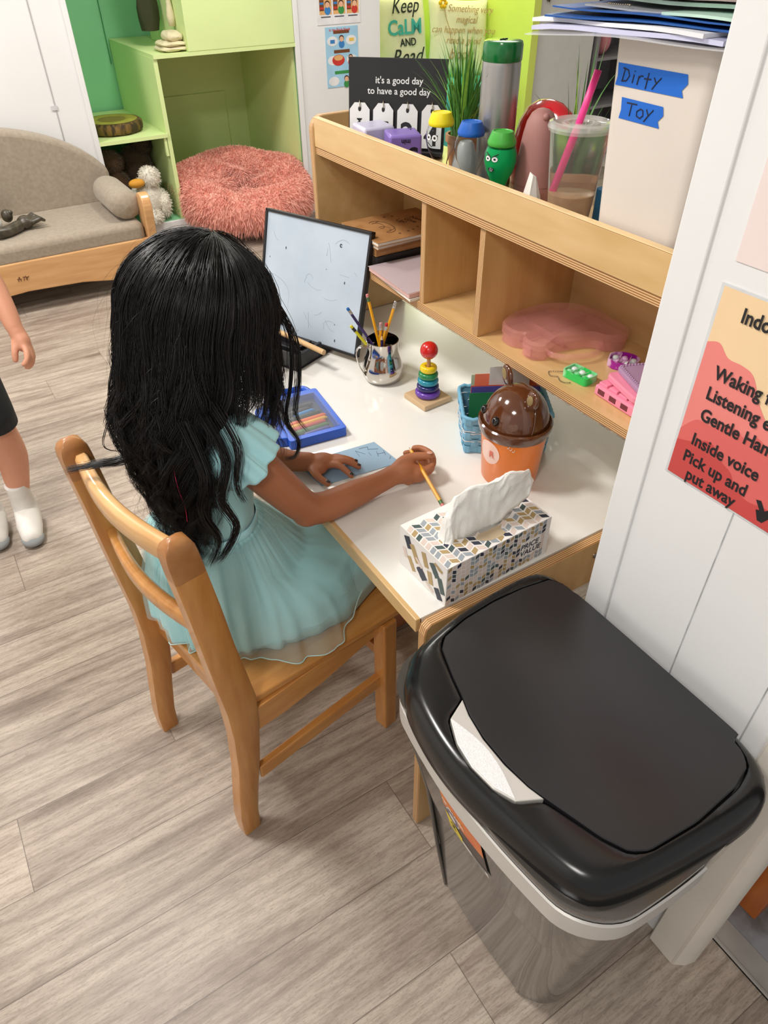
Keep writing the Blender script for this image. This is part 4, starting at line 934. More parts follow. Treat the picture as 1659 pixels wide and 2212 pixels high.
# pop toys
def poptoy(nm, lab, c, rz, outline, col, col2, bubbles, bars):
    t = thing(nm, lab, 'pop toy', c, rz)
    m1 = mat(nm + '_shell', col, 0.35, rgb2=col2, vscale=26, p0=0.44, p1=0.52); m2 = mat(nm + '_pale', (230, 240, 236), 0.3)
    b = B(); inn = [(x * 0.92, y * 0.92) for x, y in outline]
    b.loft([[(x, y, 0) for x, y in outline], [(x, y, 0.014) for x, y in outline], [(x, y, 0.014) for x, y in inn], [(x, y, 0.006) for x, y in inn]])
    obj('shell', b, m1, t, smooth=40)
    for k, (x, y) in enumerate(bubbles):
        b = B(); b.ball((x, y, 0.008), (0.0062, 0.0062, 0.0048), 16, 10); obj('bubble', b, m2 if k % 2 == 0 else m1, t, smooth=180)
    b = B()
    for (x0, y0, x1, y1) in bars: b.tube([(x0, y0, 0.0125), (x1, y1, 0.0125)], 0.0011, 6)
    obj('bar', b, m1, t)
    return t
t = poptoy('pop_fidget_green', 'small green and white rectangular pop fidget with bead chain', (0.886, 0.766, SZ), math.radians(-84), rrect(-0.027, 0.027, -0.017, 0.017, 0.006, 4), (52, 204, 96), (150, 226, 170), [(-0.018, 0.007), (-0.018, -0.007), (0, 0.007), (0, -0.007), (0.018, 0.007), (0.018, -0.007)], [(-0.0095, -0.016, -0.0095, 0.016), (0.0095, -0.016, 0.0095, 0.016)])
t.name = 'pop_fidget'; WM['pop_fidget'] = WM['pop_fidget_green']
def chain(par, pts, nb):
    C_ = catmull(pts, 12); tot = len(C_) - 1
    b = B()
    for k in range(nb):
        q = k / (nb - 1) * tot; i = min(int(q), tot - 1); p = C_[i].lerp(C_[i + 1], q - i); b.ball(p, 0.0011, 8, 6)
    return obj('bead_chain', b, mat('brass_beads', (150, 140, 120), 0.3, 0.9), par, world=True, smooth=180)
chain(t, [(0.870, 0.793, SZ + 0.006), (0.868, 0.804, SZ + 0.002), (0.856, 0.812, SZ + 0.0015), (0.848, 0.800, SZ + 0.0015), (0.856, 0.790, SZ + 0.0015), (0.850, 0.778, SZ + 0.0015), (0.852, 0.768, SZ + 0.0015), (0.860, 0.762, SZ + 0.0015)], 30)
D_ = [(0.028 * math.cos(a), 0.022 * math.sin(a) + 0.004) for a in np.linspace(0.15, PI - 0.15, 14)] + [(-0.026, -0.012), (-0.014, -0.022), (0.006, -0.024), (0.024, -0.013)]
t2_ = poptoy('pop_fidget_purple', 'magenta and white tulip shaped pop fidget near the back of the shelf', (0.986, 0.758, SZ), math.radians(-60), D_, (168, 28, 160), (232, 190, 226), [(-0.016, 0.008), (0, 0.012), (0.016, 0.008), (-0.009, -0.008), (0.009, -0.008)], [(-0.008, -0.018, -0.008, 0.022), (0.010, -0.018, 0.010, 0.022)])
WM['pop_fidget.001'] = WM['pop_fidget_purple']; t2_.name = 'pop_fidget'
chain(t2_, [(0.990, 0.733, SZ + 0.004), (0.984, 0.725, SZ + 0.0015), (0.976, 0.716, SZ + 0.0015), (0.984, 0.708, SZ + 0.0015), (0.996, 0.714, SZ + 0.0015)], 20)
# two pink block trays and a lilac book stacked beside the wall
PK = mat('toy_pink', (246, 148, 176), 0.4, var=0.03); LIL = mat('toy_lilac', (176, 142, 176), 0.5, var=0.03); HOL = mat('slot_dark', (120, 50, 60), 0.7)
t = thing('pink_slotted_toy', 'pink toy keyboard with square slots at the bottom of the stack by the wall', 'toy', (0.899, 0.668, SZ), math.radians(-3))
b = B(); b.box((0, -0.006, 0.0095), (0.065, 0.100, 0.019)); obj('body', b, PK, t, bevel=0.003)
for k in range(3):
    b = B(); b.box((-0.0326, 0.028 - 0.027 * k, 0.010), (0.001, 0.015, 0.009)); obj('slot', b, HOL, t)
for k in range(4):
    b = B(); b.box((-0.018, 0.032 - 0.023 * k, 0.021), (0.018, 0.019, 0.005)); obj('key', b, PK, t, bevel=0.0012)
t = thing('pink_case', 'pink rounded case under the lilac toy beside the wall', 'toy', (0.915, 0.655, SZ + 0.0245), math.radians(-16))
b = B(); b.prism(rrect(-0.042, 0.042, -0.046, 0.046, 0.010, 5), 0, 0.012); obj('body', b, PK, t, bevel=0.0025)
t = thing('lilac_pop_toy', 'lilac toy with beaded rim on top of the stack beside the wall', 'toy', (0.925, 0.650, SZ + 0.037), math.radians(-22))
b = B(); b.prism(rrect(-0.040, 0.040, -0.046, 0.046, 0.010, 5), 0, 0.010); obj('body', b, LIL, t, bevel=0.0025)
b = B()
for k, (x, y) in enumerate(rrect(-0.034, 0.034, -0.044, 0.044, 0.008, 1)): pass
for i in range(16):
    for s in (-1, 1): b.ball((s * 0.034, -0.0405 + i * 0.0054, 0.0105), 0.0021, 8, 6)
for i in range(12):
    for s in (-1, 1): b.ball((-0.0308 + i * 0.0056, s * 0.0405, 0.0105), 0.0021, 8, 6)
obj('beaded_rim', b, LIL, t, smooth=180)
# ================================================================ THINGS ON TOP OF THE HUTCH
TZ = 1.0545
# black sign with hanging tags
BLKC = mat('sign_black', (26, 26, 27), 0.6, var=0.1)
t = thing('desk_calendar', 'black board reading it\'s a good day to have a good day, with white hanging tags', 'calendar', (0.95, 1.457, TZ))
s0 = Vector((0.868, 1.536, TZ + 0.0005)); sd = Vector((0.148, -0.146, 0)).normalized(); su = Vector((0.10, 0.10, 1)).normalized()
Ms = MT(s0, sd, su); sW, sH = 0.215, 0.182
if (Ms.to_3x3() @ Vector((0, 0, 1))).dot(Vector((-1, -1, 0))) < 0: pass
b = B(); b.box((sW / 2, sH / 2, -0.004), (sW, sH, 0.008), M=Ms); brd = obj('board', b, BLKC, t, world=True, bevel=0.001)
b = B(); b.box((sW / 2, 0.004, 0.016), (sW, 0.008, 0.032), M=Ms); obj('ledge', b, BLKC, t, world=True, bevel=0.001)
b = B(); WT = mat('print_chalk', (240, 240, 240), 0.6)
b.text("it's a good day", 0.0180, 0, MT(Ms @ Vector((sW / 2 + 0.004, 0.135, 0.0004)), sd, su), 0.0001, 0.012, 'CENTER'); b.text('to have a good day', 0.0180, 0, MT(Ms @ Vector((sW / 2 + 0.004, 0.115, 0.0004)), sd, su), 0.0001, 0.012, 'CENTER')
obj('lettering', b, WT, brd, world=True)
TG = mat('tag_white', (236, 236, 236), 0.6, var=0.02); TK = mat('tag_ink', (30, 30, 32), 0.6)
for k, (x, s_, a) in enumerate(((0.026, 'Monday', -90), (0.079, 'A', -70), (0.133, '2', 0), (0.187, '4', 0))):
    b = B(); w, h = 0.045, 0.084; y0 = 0.014
    P = [(x - w / 2, y0), (x + w / 2, y0), (x + w / 2, y0 + h - 0.013), (x + w / 2 - 0.011, y0 + h), (x - w / 2 + 0.011, y0 + h), (x - w / 2, y0 + h - 0.013)]
    b.prism(P, 0.004, 0.0052, 0, Ms)
    if k == 0: p = Ms @ Vector((x - 0.006, y0 + 0.055, 0.0054)); b.text(s_, 0.0165, 1, MT(p, -su, sd), 0.0001, 0.015)
    elif k == 1: p = Ms @ Vector((x - 0.014, y0 + 0.050, 0.0054)); b.text(s_, 0.034, 1, MT(p, sd * 0.35 - su * 0.9, sd * 0.9 + su * 0.35), 0.0001, 0.01)
    else: p = Ms @ Vector((x, y0 + 0.006, 0.0054)); b.text(s_, 0.062, 1, MT(p, sd, su), 0.0001, 0.02, 'CENTER')
    b.add([Ms @ Vector((x + 0.0035 * math.cos(q), y0 + h - 0.012 + 0.005 * math.sin(q), 0.0054)) for q in np.linspace(0, 2 * PI, 13)[:-1]], [tuple(range(12))], 1)
    tg = obj('tag', b, [TG, TK], t, world=True)
    b = B(); b.tube([Ms @ Vector((x, y0 + h + 0.004, 0.0004)), Ms @ Vector((x, y0 + h + 0.004, 0.006)), Ms @ Vector((x + 0.0006, y0 + h - 0.002, 0.0085)), Ms @ Vector((x + 0.001, y0 + h - 0.009, 0.008))], 0.0011, 8); obj('hook', b, mat('hook_brass', (190, 180, 160), 0.3, 0.9), tg, world=True, smooth=60)
# cube timers
def cube(lab, c, rz, s, m, txts):
    t = thing('cube_timer', lab, 'timer', c, rz)
    b = B(); b.box((0, 0, s / 2), (s, s, s)); obj('body', b, m, t, bevel=0.005, seg=3, smooth=30)
    b = B()
    for (txt, size, face, u, v, flip) in txts:
        sgn = -1 if flip else 1
        if face == '-x': M_ = MT((-s / 2 - 0.0003, -u, v), (0, -sgn, 0), (0, 0, sgn))
        elif face == '-y': M_ = MT((u, -s / 2 - 0.0003, v), (sgn, 0, 0), (0, 0, sgn))
        else: M_ = MT((u, v, s + 0.0002), (1, 0, 0), (0, 1, 0))
        b.text(txt, size, 0, M_, 0.0002, 0.02, 'CENTER')
    obj('lettering', b, mat('timer_ink', (30, 26, 40), 0.5), t)
cube('white cube timer left of the purple one, in front of the black calendar', (0.880, 1.448, TZ), math.radians(-8), 0.070, mat('timer_white', (206, 202, 226), 0.35, var=0.01), [('0', 0.05, '-x', 0.0, 0.012, True), ('5', 0.04, '-y', 0.0, 0.012, False)])
cube('purple cube timer marked 30 min upside down', (0.899, 1.362, TZ), math.radians(-22), 0.068, mat('timer_purple', (142, 116, 198), 0.35, var=0.02), [('30', 0.050, '-y', 0.002, 0.044, True), ('min', 0.013, '-y', 0.0, 0.060, True), ('15', 0.010, '-x', 0.0, 0.030, True), ('T', 0.016, 'z', 0.02, 0.012, False)])
# liquid motion bottles
GLS = mat('clear_bottle', (246, 250, 250), 0.02, trans=1.0, ior=1.12, var=0.0)
def bottle(lab, c, cap, capname, liq, fill, face, grp='squeezy face bottles on the hutch'):
    t = thing('face_bottle', lab, 'bottle', c, 0, grp)
    prof = [(0.0, 0.0), (0.021, 0.0), (0.0225, 0.003), (0.021, 0.012), (0.0155, 0.028), (0.0145, 0.036), (0.018, 0.046), (0.026, 0.062), (0.0295, 0.076), (0.0285, 0.090), (0.024, 0.102), (0.022, 0.106)]
    b = B(); b.lathe(prof + [(r - 0.001, z) for r, z in prof[::-1] if r > 0.002 and z > 0.001] + [(0.0, 0.0012)], n=40, cap=False); obj('bottle_body', b, GLS, t, smooth=60)
    if liq:
        lp = [(0, 0.0016)] + [(r - 0.0014, max(z, 0.0016)) for r, z in prof if r > 0.001 and z <= fill] 
        rl = np.interp(fill, [z for r, z in prof[1:]], [r for r, z in prof[1:]]) - 0.0014
        lp += [(rl, fill), (0, fill)]
        b = B(); b.lathe(lp, n=40, cap=False); obj('liquid', b, liq, t, smooth=50)
    b = B(); b.lathe([(0.0235, 0.101), (0.0250, 0.104), (0.0250, 0.108), (0.0185, 0.1235), (0.0160, 0.1240), (0.0150, 0.1225), (0, 0.1225)], n=36); obj('cap', b, cap, t, smooth=35, label=capname)
    if face:
        b = B(); ad = math.radians(196)
        def fp(az, z, e): 
            r = np.interp(z, [q[1] for q in prof[1:]], [q[0] for q in prof[1:]]) + e; a = ad + az; return (r * math.cos(a), r * math.sin(a), z)
        for s_ in (-1, 1):
            ce, cz = s_ * 0.24, 0.084
            for R_, m_, e_ in ((0.0062, 0, 0.0005), (0.0055, 1, 0.0008), (0.0022, 0, 0.0011)):
                b.add([fp(ce + R_ / 0.029 * math.cos(q), cz + R_ * (1 if face == 1 else 0.75) * math.sin(q), e_) for q in np.linspace(0, 2 * PI, 17)[:-1]], [tuple(range(16))], m_)
            if face == 2: b.tube([fp(ce - s_ * 0.16, cz + 0.003, 0.001), fp(ce + s_ * 0.22, cz + 0.009, 0.001)], 0.0008, 5, 0)
        if face == 1: b.tube([fp(q, 0.068 + 0.004 * abs(q) * 6, 0.0008) for q in np.linspace(-0.3, 0.3, 9)], 0.0007, 5, 0)
        else:
            b.add([fp(0.20 * math.cos(q), 0.0665 + 0.0035 * math.sin(q), 0.0006) for q in np.linspace(0, 2 * PI, 17)[:-1]], [tuple(range(16))], 1); b.tube([fp(0.20 * math.cos(q), 0.0665 + 0.0035 * math.sin(q), 0.0009) for q in np.linspace(0, 2 * PI, 17)], 0.0006, 5, 0)
            b.tube([fp(q, 0.0665 + 0.0016 * math.sin(q * 40), 0.001) for q in np.linspace(-0.17, 0.17, 16)], 0.0005, 5, 0)
        obj('printed_face', b, [mat('face_ink', (20, 22, 22), 0.4), mat('face_white', (244, 244, 244), 0.4)], t)
    return t
bottle('clear squeezy bottle with yellow cap and printed goofy face', (0.902, 1.232, TZ), mat('cap_yellow', (244, 224, 20), 0.4, var=0.02), 'yellow cap', mat('liquid_clear', (244, 240, 214), 0.02, trans=1.0, ior=1.33, var=0.0), 0.030, 1)
bottle('clear squeezy bottle with blue cap', (0.900, 1.136, TZ), mat('cap_blue', (24, 98, 196), 0.4, var=0.02), 'blue cap', mat('liquid_blue', (20, 120, 170), 0.05, trans=0.45, ior=1.1, var=0.0), 0.018, 0)
bottle('squeezy bottle full of green liquid with green cap and printed angry face', (0.898, 1.046, TZ), mat('cap_green', (72, 176, 64), 0.4, var=0.02), 'green cap', mat('liquid_green', (30, 214, 120), 0.05, trans=0.30, ior=1.1, var=0.0), 0.098, 2)
# grey cone behind the first bottles
t = thing('grey_cone', 'small light grey cone between the yellow and blue capped bottles', 'holder', (0.936, 1.196, TZ))
b = B(); b.lathe([(0.030, 0), (0.0305, 0.004), (0.024, 0.040), (0.017, 0.070), (0.012, 0.076)], n=32); obj('cone_body', b, mat('light_grey', (172, 172, 170), 0.4, var=0.03), t, smooth=40)
# grass plants
GR = mat('grass_blade', (92, 150, 62), 0.5, rgb2=(64, 120, 50), vscale=60, p0=0.3, p1=0.7, sss=0.0); GRL = mat('grass_blade_light', (152, 196, 74), 0.5, rgb2=(124, 176, 60), vscale=60)
TERR = mat('terracotta', (196, 142, 100), 0.7, var=0.08)
def grass(lab, c, n, hgt, spread, seed, pot_h=0.075, pr=0.033):
    t = thing('potted_grass', lab, 'plant', c)
    b = B(); b.lathe([(pr * 0.72, 0), (pr * 0.75, 0.003), (pr * 0.95, pot_h - 0.014), (pr * 1.08, pot_h - 0.013), (pr * 1.08, pot_h), (pr * 0.92, pot_h), (pr * 0.88, pot_h - 0.010), (0, pot_h - 0.010)], n=32); obj('pot', b, TERR, t, smooth=35)
    r = random.Random(seed); b = B()
    for k in range(n):
        a = r.uniform(0, 2 * PI); q = pr * 0.75 * math.sqrt(r.random()); base = Vector((q * math.cos(a), q * math.sin(a), pot_h - 0.011))
        a2 = a + r.uniform(-0.5, 0.5); h = hgt * r.uniform(0.5, 1.0); out = spread * (r.random() ** 1.6) * (0.4 + q / pr); dr = Vector((math.cos(a2), math.sin(a2), 0)); sd_ = Vector((-math.sin(a2), math.cos(a2), 0))
        w = r.uniform(0.0018, 0.0036) * (1.35 if k % 5 == 0 else 1); L = []; dro = r.uniform(0, 0.35) * out / spread
        for i in range(8):
            s_ = i / 7; p = base + dr * (out * s_ ** 1.8) + Vector((0, 0, h * (s_ - dro * s_ ** 3))); ww = w * (1 - s_) ** 0.6 * (0.6 + 1.2 * s_ * (1 - s_)) + 0.0001
            L += [p - sd_ * ww, p + dr * 0.0005 * (1 - s_), p + sd_ * ww]
        b.add(L, [(3 * i + j, 3 * i + j + 1, 3 * i + j + 4, 3 * i + j + 3) for i in range(7) for j in range(2)], 1 if k % 4 == 0 else 0)
    obj('blades', b, [GR, GRL], t, smooth=180)
grass('fake grass plant in terracotta pot behind the yellow capped bottle', (0.972, 1.252, TZ), 170, 0.190, 0.10, 5)
grass('fake grass plant behind the iced coffee cup', (1.022, 0.990, TZ), 22, 0.205, 0.12, 9, pot_h=0.060, pr=0.030)
# tumbler
t = thing('steel_tumbler', 'tall silver drink flask with glossy green lid', 'flask', (0.962, 1.140, TZ))
b = B(); b.lathe([(0.0330, 0), (0.0345, 0.002), (0.0345, 0.018), (0.0330, 0.019)], n=44); obj('base_ring', b, mat('flask_green', (14, 112, 52), 0.2, var=0.02, coat=0.4), t, smooth=40)
b = B(); b.lathe([(0.0335, 0.019), (0.0345, 0.022), (0.0345, 0.206), (0.0335, 0.212)], n=44); obj('flask_body', b, mat('brushed_steel', (176, 174, 172), 0.34, 0.75, var=0.03), t, smooth=40)
b = B(); b.lathe([(0.0340, 0.212), (0.0352, 0.214), (0.0352, 0.236), (0.0335, 0.2415), (0.0300, 0.2430), (0, 0.2430)], n=44); obj('lid', b, MATS['flask_green'], t, smooth=40)
b = B(); b.tube([(-0.008, 0, 0.2436), (0.010, 0.002, 0.2436)], 0.0012, 6); b.tube([(0.0, -0.004, 0.2436), (0.004, 0.006, 0.2436)], 0.0012, 6); obj('lid_mark', b, BLK, t)
# rose silicone bottle, red bowl, magenta box, crystal
t = thing('silicone_case', 'dusty rose silicone case with rounded top beside the coffee cup', 'case', (0.962, 1.020, TZ))
b = B(); R = []
for z, k in ((0, 0.90), (0.004, 0.98), (0.034, 1.0), (0.0345, 0.975), (0.0355, 0.975), (0.036, 1.0), (0.08, 0.93), (0.115, 0.80), (0.135, 0.68), (0.148, 0.50), (0.154, 0.28), (0.156, 0.08)): R.append([(0.036 * k * math.cos(q), 0.040 * k * math.sin(q), z) for q in np.linspace(0, 2 * PI, 41)[:-1]])
b.loft(R); obj('case_body', b, mat('dusty_rose', (168, 118, 112), 0.6, var=0.03), t, smooth=50)
b = B(); b.ball((-0.010, -0.020, 0.146), (0.006, 0.006, 0.006), 12, 8); obj('loop', b, MATS['dusty_rose'], t, smooth=180)
t = thing('red_toy_helmet', 'glossy red rounded dome behind the rose case', 'toy', (1.040, 1.085, TZ))
b = B(); R = []
for z, k in ((0, 1.0), (0.04, 1.04), (0.08, 1.0), (0.11, 0.88), (0.135, 0.66), (0.148, 0.36), (0.152, 0.08)): R.append([(0.036 * k * math.cos(q), 0.082 * k * math.sin(q), z) for q in np.linspace(0, 2 * PI, 41)[:-1]])
b.loft(R); obj('dome', b, mat('gloss_red', (206, 18, 36), 0.15, var=0.03, coat=0.6), t, smooth=60)
b = B(); b.box((-0.030, -0.03, 0.080), (0.02, 0.07, 0.012)); obj('brim', b, mat('magenta_plastic', (206, 20, 84), 0.25), t, bevel=0.003)
t = thing('selenite_crystal', 'small pointed milky white crystal in front of the rose case', 'crystal', (0.872, 0.930, TZ))
b = B(); b.loft([[(x, y, 0) for x, y in ((-0.016, -0.012), (0.0, -0.019), (0.015, -0.012), (0.017, 0.012), (0.0, 0.017), (-0.016, 0.010))], [(x, y, 0.045) for x, y in ((-0.013, -0.010), (0.0, -0.016), (0.013, -0.010), (0.014, 0.010), (0.0, 0.014), (-0.013, 0.008))], [(x, y, z) for x, y, z in ((-0.005, -0.005, 0.082), (0.0, -0.007, 0.080), (0.005, -0.004, 0.076), (0.005, 0.004, 0.076), (0.0, 0.005, 0.084), (-0.005, 0.003, 0.086))]])
obj('crystal_body', b, mat('milky_crystal', (240, 238, 232), 0.25, sss=0.3, var=0.05, vscale=40), t)
t = thing('blue_case', 'small teal blue block standing behind the iced coffee cup', 'case', (0.985, 0.830, TZ))
b = B(); b.box((0, 0, 0.03), (0.03, 0.10, 0.06)); obj('case_body', b, mat('teal_blue', (18, 96, 136), 0.4), t, bevel=0.004)
# iced coffee
t = thing('iced_coffee_cup', 'clear plastic cup of iced coffee with pink straw', 'cup', (0.905, 0.872, TZ))
PET = mat('clear_cup', (236, 236, 230), 0.16, trans=0.92, ior=1.10, var=0.0)
r0, r1, hh = 0.031, 0.0455, 0.160
b = B(); b.lathe([(0, 0.0), (r0, 0.0), (r0 + 0.001, 0.004)] + [(r0 + 0.001 + (r1 - r0) * k / 10, 0.004 + (hh - 0.004) * k / 10) for k in range(1, 11)] + [(r1 + 0.002, hh + 0.002)], n=48, cap=False); obj('cup_wall', b, PET, t, smooth=50)
b = B(); b.lathe([(0, 0.002), (r0 - 0.001, 0.002), (r0 + (r1 - r0) * 0.40 - 0.001, 0.062), (r0 + (r1 - r0) * 0.40 - 0.004, 0.0635), (0, 0.0635)], n=48, cap=False); obj('coffee', b, mat('milky_coffee', (206, 166, 124), 0.3, rgb2=(184, 142, 100), vscale=40, sss=0.2), t, smooth=40)
b = B(); b.lathe([(r1 + 0.0035, hh - 0.006), (r1 + 0.0055, hh - 0.001), (r1 + 0.0035, hh + 0.005), (r1 - 0.002, hh + 0.007), (r1 - 0.006, hh + 0.003), (0.030, hh + 0.002), (0.027, hh + 0.005), (0.020, hh + 0.005), (0.018, hh + 0.002), (0.0, hh + 0.002)], n=56, cap=False); obj('cup_lid', b, mat('clear_lid_plastic', (236, 236, 232), 0.08, alpha=0.38, spec=1.0, var=0.0), t, smooth=40)
b = B(); b.tube([Vector((-0.018, 0.022, 0.056)), Vector((0.004, 0.006, 0.172)), Vector((0.0155, -0.002, 0.232))], 0.0052, 16, cap=False); obj('straw', b, mat('straw_pink', (252, 64, 150), 0.35, var=0.01), t, smooth=60, solid=0.0006)
# dirty toy bin
t = thing('dirty_toy_bin', 'off-white tapered plastic tub taped Dirty Toy in handwriting', 'container', (0.93, 0.67, TZ))
b = B()
def tub(z, e=0.0):
    k = z / 0.30; return [(x, y, TZ + 0.0006 + z) for x, y in rrect(0.852 - 0.006 * k + e, 1.030 + 0.006 * k - e, 0.611 - 0.0 * k + e, 0.763 + 0.021 * k - e, 0.020, 6)]
b.loft([tub(0), tub(0.10), tub(0.20), tub(0.288), tub(0.288, 0.003), tub(0.10, 0.003), tub(0.004, 0.003)]); obj('tub', b, mat('cream_plastic', (222, 212, 202), 0.5, var=0.015), t, world=True, smooth=35)
def tubx(z): return 0.852 - 0.006 * (z - TZ) / 0.30 - 0.0008
TAPE = mat('painters_tape', (20, 104, 206), 0.7, var=0.03); MARK = mat('marker_dark', (30, 34, 60), 0.6)
def tape(y0, y1, z0, z1, strokes, tilt=0.0):
    b = B(); n = 12; P = []
    for i in range(n + 1): P.append((y0 + (y1 - y0) * i / n, z0 + tilt * i / n))
    for i, j in ((0.3, 0.004), (0.6, -0.003)): P.append((y1 + j, z0 + tilt + (z1 - z0) * i))
    for i in range(n, -1, -1): P.append((y0 + (y1 - y0) * i / n, z1 + tilt * i / n))
    P.append((y0 - 0.002, z0 + (z1 - z0) * 0.4))
    b.add([(tubx(z), y, z) for y, z in P], [tuple(range(len(P)))], 0)
    for st in strokes:
        b.tube([(tubx(z0) - 0.0004 , y0 + (y1 - y0) * u, z0 + tilt * u + (z1 - z0) * v) for u, v in st], 0.0009, 6, 1)
    obj('tape_label', b, [TAPE, MARK], t, world=True)
dirty = [[(0.10, 0.22), (0.12, 0.82)], [(0.09, 0.80), (0.17, 0.74), (0.20, 0.50), (0.16, 0.26), (0.09, 0.22)], [(0.255, 0.22), (0.265, 0.60)], [(0.268, 0.72), (0.270, 0.76)], [(0.33, 0.18), (0.34, 0.58)], [(0.335, 0.46), (0.37, 0.60), (0.40, 0.58)], [(0.46, 0.08), (0.475, 0.78)], [(0.42, 0.50), (0.52, 0.52)], [(0.56, 0.62), (0.60, 0.40)], [(0.66, 0.66), (0.60, 0.38), (0.555, 0.12)]]
tape(0.766, 0.653, 1.288, 1.3135, dirty, -0.0005)
toy = [[(0.15, 0.80), (0.40, 0.82)], [(0.275, 0.82), (0.255, 0.22)], [(0.50, 0.66), (0.42, 0.52), (0.43, 0.30), (0.52, 0.24), (0.58, 0.40), (0.56, 0.62), (0.50, 0.66)], [(0.64, 0.72), (0.70, 0.46)], [(0.80, 0.76), (0.70, 0.44), (0.62, 0.14)]]
tape(0.7505, 0.680, 1.2505, 1.2755, toy, -0.0015)
# pile of papers on the tub
def sheet(lab, nm, cat, P, z, th, m, bend=0.0, grp=None):
    b = B(); c = Vector((sum(p[0] for p in P) / len(P), sum(p[1] for p in P) / len(P)))
    n = 8; v = []
    for e in (0, th):
        for i in range(n + 1):
            for j in range(n + 1):
                u, w = i / n, j / n
                x = (P[0][0] * (1 - u) + P[1][0] * u) * (1 - w) + (P[3][0] * (1 - u) + P[2][0] * u) * w; y = (P[0][1] * (1 - u) + P[1][1] * u) * (1 - w) + (P[3][1] * (1 - u) + P[2][1] * u) * w
                d = max(0, (math.hypot(x - 0.93, y - 0.68) - 0.11)); v.append((x, y, z + e - bend * d * d * 10 + 0.001 * math.sin(30 * y + z * 900)))
    k = n + 1; f = [(i * k + j, i * k + j + 1, (i + 1) * k + j + 1, (i + 1) * k + j) for i in range(n) for j in range(n)]; f = [q[::-1] for q in f] + [tuple(a + k * k for a in q) for q in f]
    bd = [(0, j) for j in range(k)] + [(i, k - 1) for i in range(1, k)] + [(k - 1, j) for j in range(k - 2, -1, -1)] + [(i, 0) for i in range(k - 2, 0, -1)]
    for q in range(len(bd)): a = bd[q][0] * k + bd[q][1]; c_ = bd[(q + 1) % len(bd)][0] * k + bd[(q + 1) % len(bd)][1]; f.append((a, c_, c_ + k * k, a + k * k))
    b.add(v, f); return tag(obj(nm, b, m, smooth=30), lab, cat, grp)
PW = mat('sheet_white', (232, 232, 236), 0.5, var=0.02); PV = mat('sheet_lavender', (206, 206, 232), 0.3, var=0.03); FB_ = mat('folder_blue', (22, 84, 160), 0.35, var=0.04); MINT = mat('sheet_mint', (192, 224, 208), 0.35); GRYP = mat('sheet_grey', (168, 170, 176), 0.3); CLP = mat('plastic_film', (230, 232, 238), 0.1, alpha=0.45, spec=0.8, var=0.0)
z = 1.3455
def qd(x0, x1, y0, y1, a): c, s_ = math.cos(a), math.sin(a); cx_, cy_ = (x0 + x1) / 2, (y0 + y1) / 2; return [(cx_ + (x - cx_) * c - (y - cy_) * s_, cy_ + (x - cx_) * s_ + (y - cy_) * c) for x, y in ((x0, y0), (x1, y0), (x1, y1), (x0, y1))]
sheet('lowest clear plastic sleeve on the white tub', 'plastic_sleeve', 'sleeve', qd(0.80, 1.03, 0.60, 0.90, 0.10), z, 0.0016, CLP, 0.04)
sheet('lavender paper bundle above the lowest clear sleeve', 'paper_bundle', 'paper', qd(0.815, 1.03, 0.605, 0.905, 0.06), z + 0.0028, 0.0050, PV, 0.04)
sheet('white paper bundle above the lavender bundle', 'paper_bundle', 'paper', qd(0.82, 1.03, 0.62, 0.915, -0.02), z + 0.0088, 0.0045, PW, 0.03)
sheet('open blue folder sticking out from the pile on the tub', 'paper_folder', 'folder', qd(0.822, 1.03, 0.605, 0.888, 0.12), z + 0.0150, 0.0022, FB_, 0.02)
sheet('upper blue folder leaf on the pile over the tub', 'paper_folder', 'folder', qd(0.83, 1.03, 0.605, 0.885, 0.04), z + 0.0215, 0.0018, FB_, 0.0)
sheet('grey printed page on the blue folders', 'paper_sheet', 'paper', qd(0.842, 1.0, 0.70, 0.84, 0.10), z + 0.0245, 0.0020, GRYP, 0.0)
sheet('mint green card on the blue folders near the wall', 'paper_sheet', 'paper', qd(0.835, 1.0, 0.590, 0.70, -0.08), z + 0.0245, 0.0030, MINT, 0.0)
sheet('mint bordered paper above the grey printed page', 'paper_sheet', 'paper', qd(0.87, 1.04, 0.61, 0.84, 0.02), z + 0.0320, 0.0040, MINT, 0.0)
sheet('pink topped white paper near the top of the pile', 'paper_sheet', 'paper', qd(0.86, 1.03, 0.62, 0.88, 0.05), z + 0.0390, 0.0050, mat('sheet_pink', (232, 196, 198), 0.5), 0.0)
sheet('white paper at the top of the pile on the tub', 'paper_sheet', 'paper', qd(0.85, 1.03, 0.60, 0.80, 0.02), z + 0.0460, 0.0060, PW, 0.0)
t = thing('craft_stick', 'wide wooden craft stick lying on the paper pile', 'craft stick', (0.86, 0.68, z + 0.03))
b = B(); Mq = MT((0.825, 0.735, z + 0.0535), (0.55, -0.80, 0.12), (0.80, 0.55, 0)); P = rrect(0, 0.115, -0.009, 0.009, 0.0088, 8); b.prism(P, 0, 0.0018, 0, Mq); obj('stick', b, wood('craft_wood', (228, 220, 206), (212, 200, 182), 0.7, (8, 1, 8)), t, world=True, bevel=0.0004)
t = thing('bead_keychain', 'small bead keychain lying on the grey page of the pile', 'keychain', (0.85, 0.79, z + 0.03))
chain(t, [(0.846, 0.800, z + 0.0295), (0.842, 0.780, z + 0.0295), (0.850, 0.768, z + 0.0295), (0.842, 0.760, z + 0.0295)], 18)

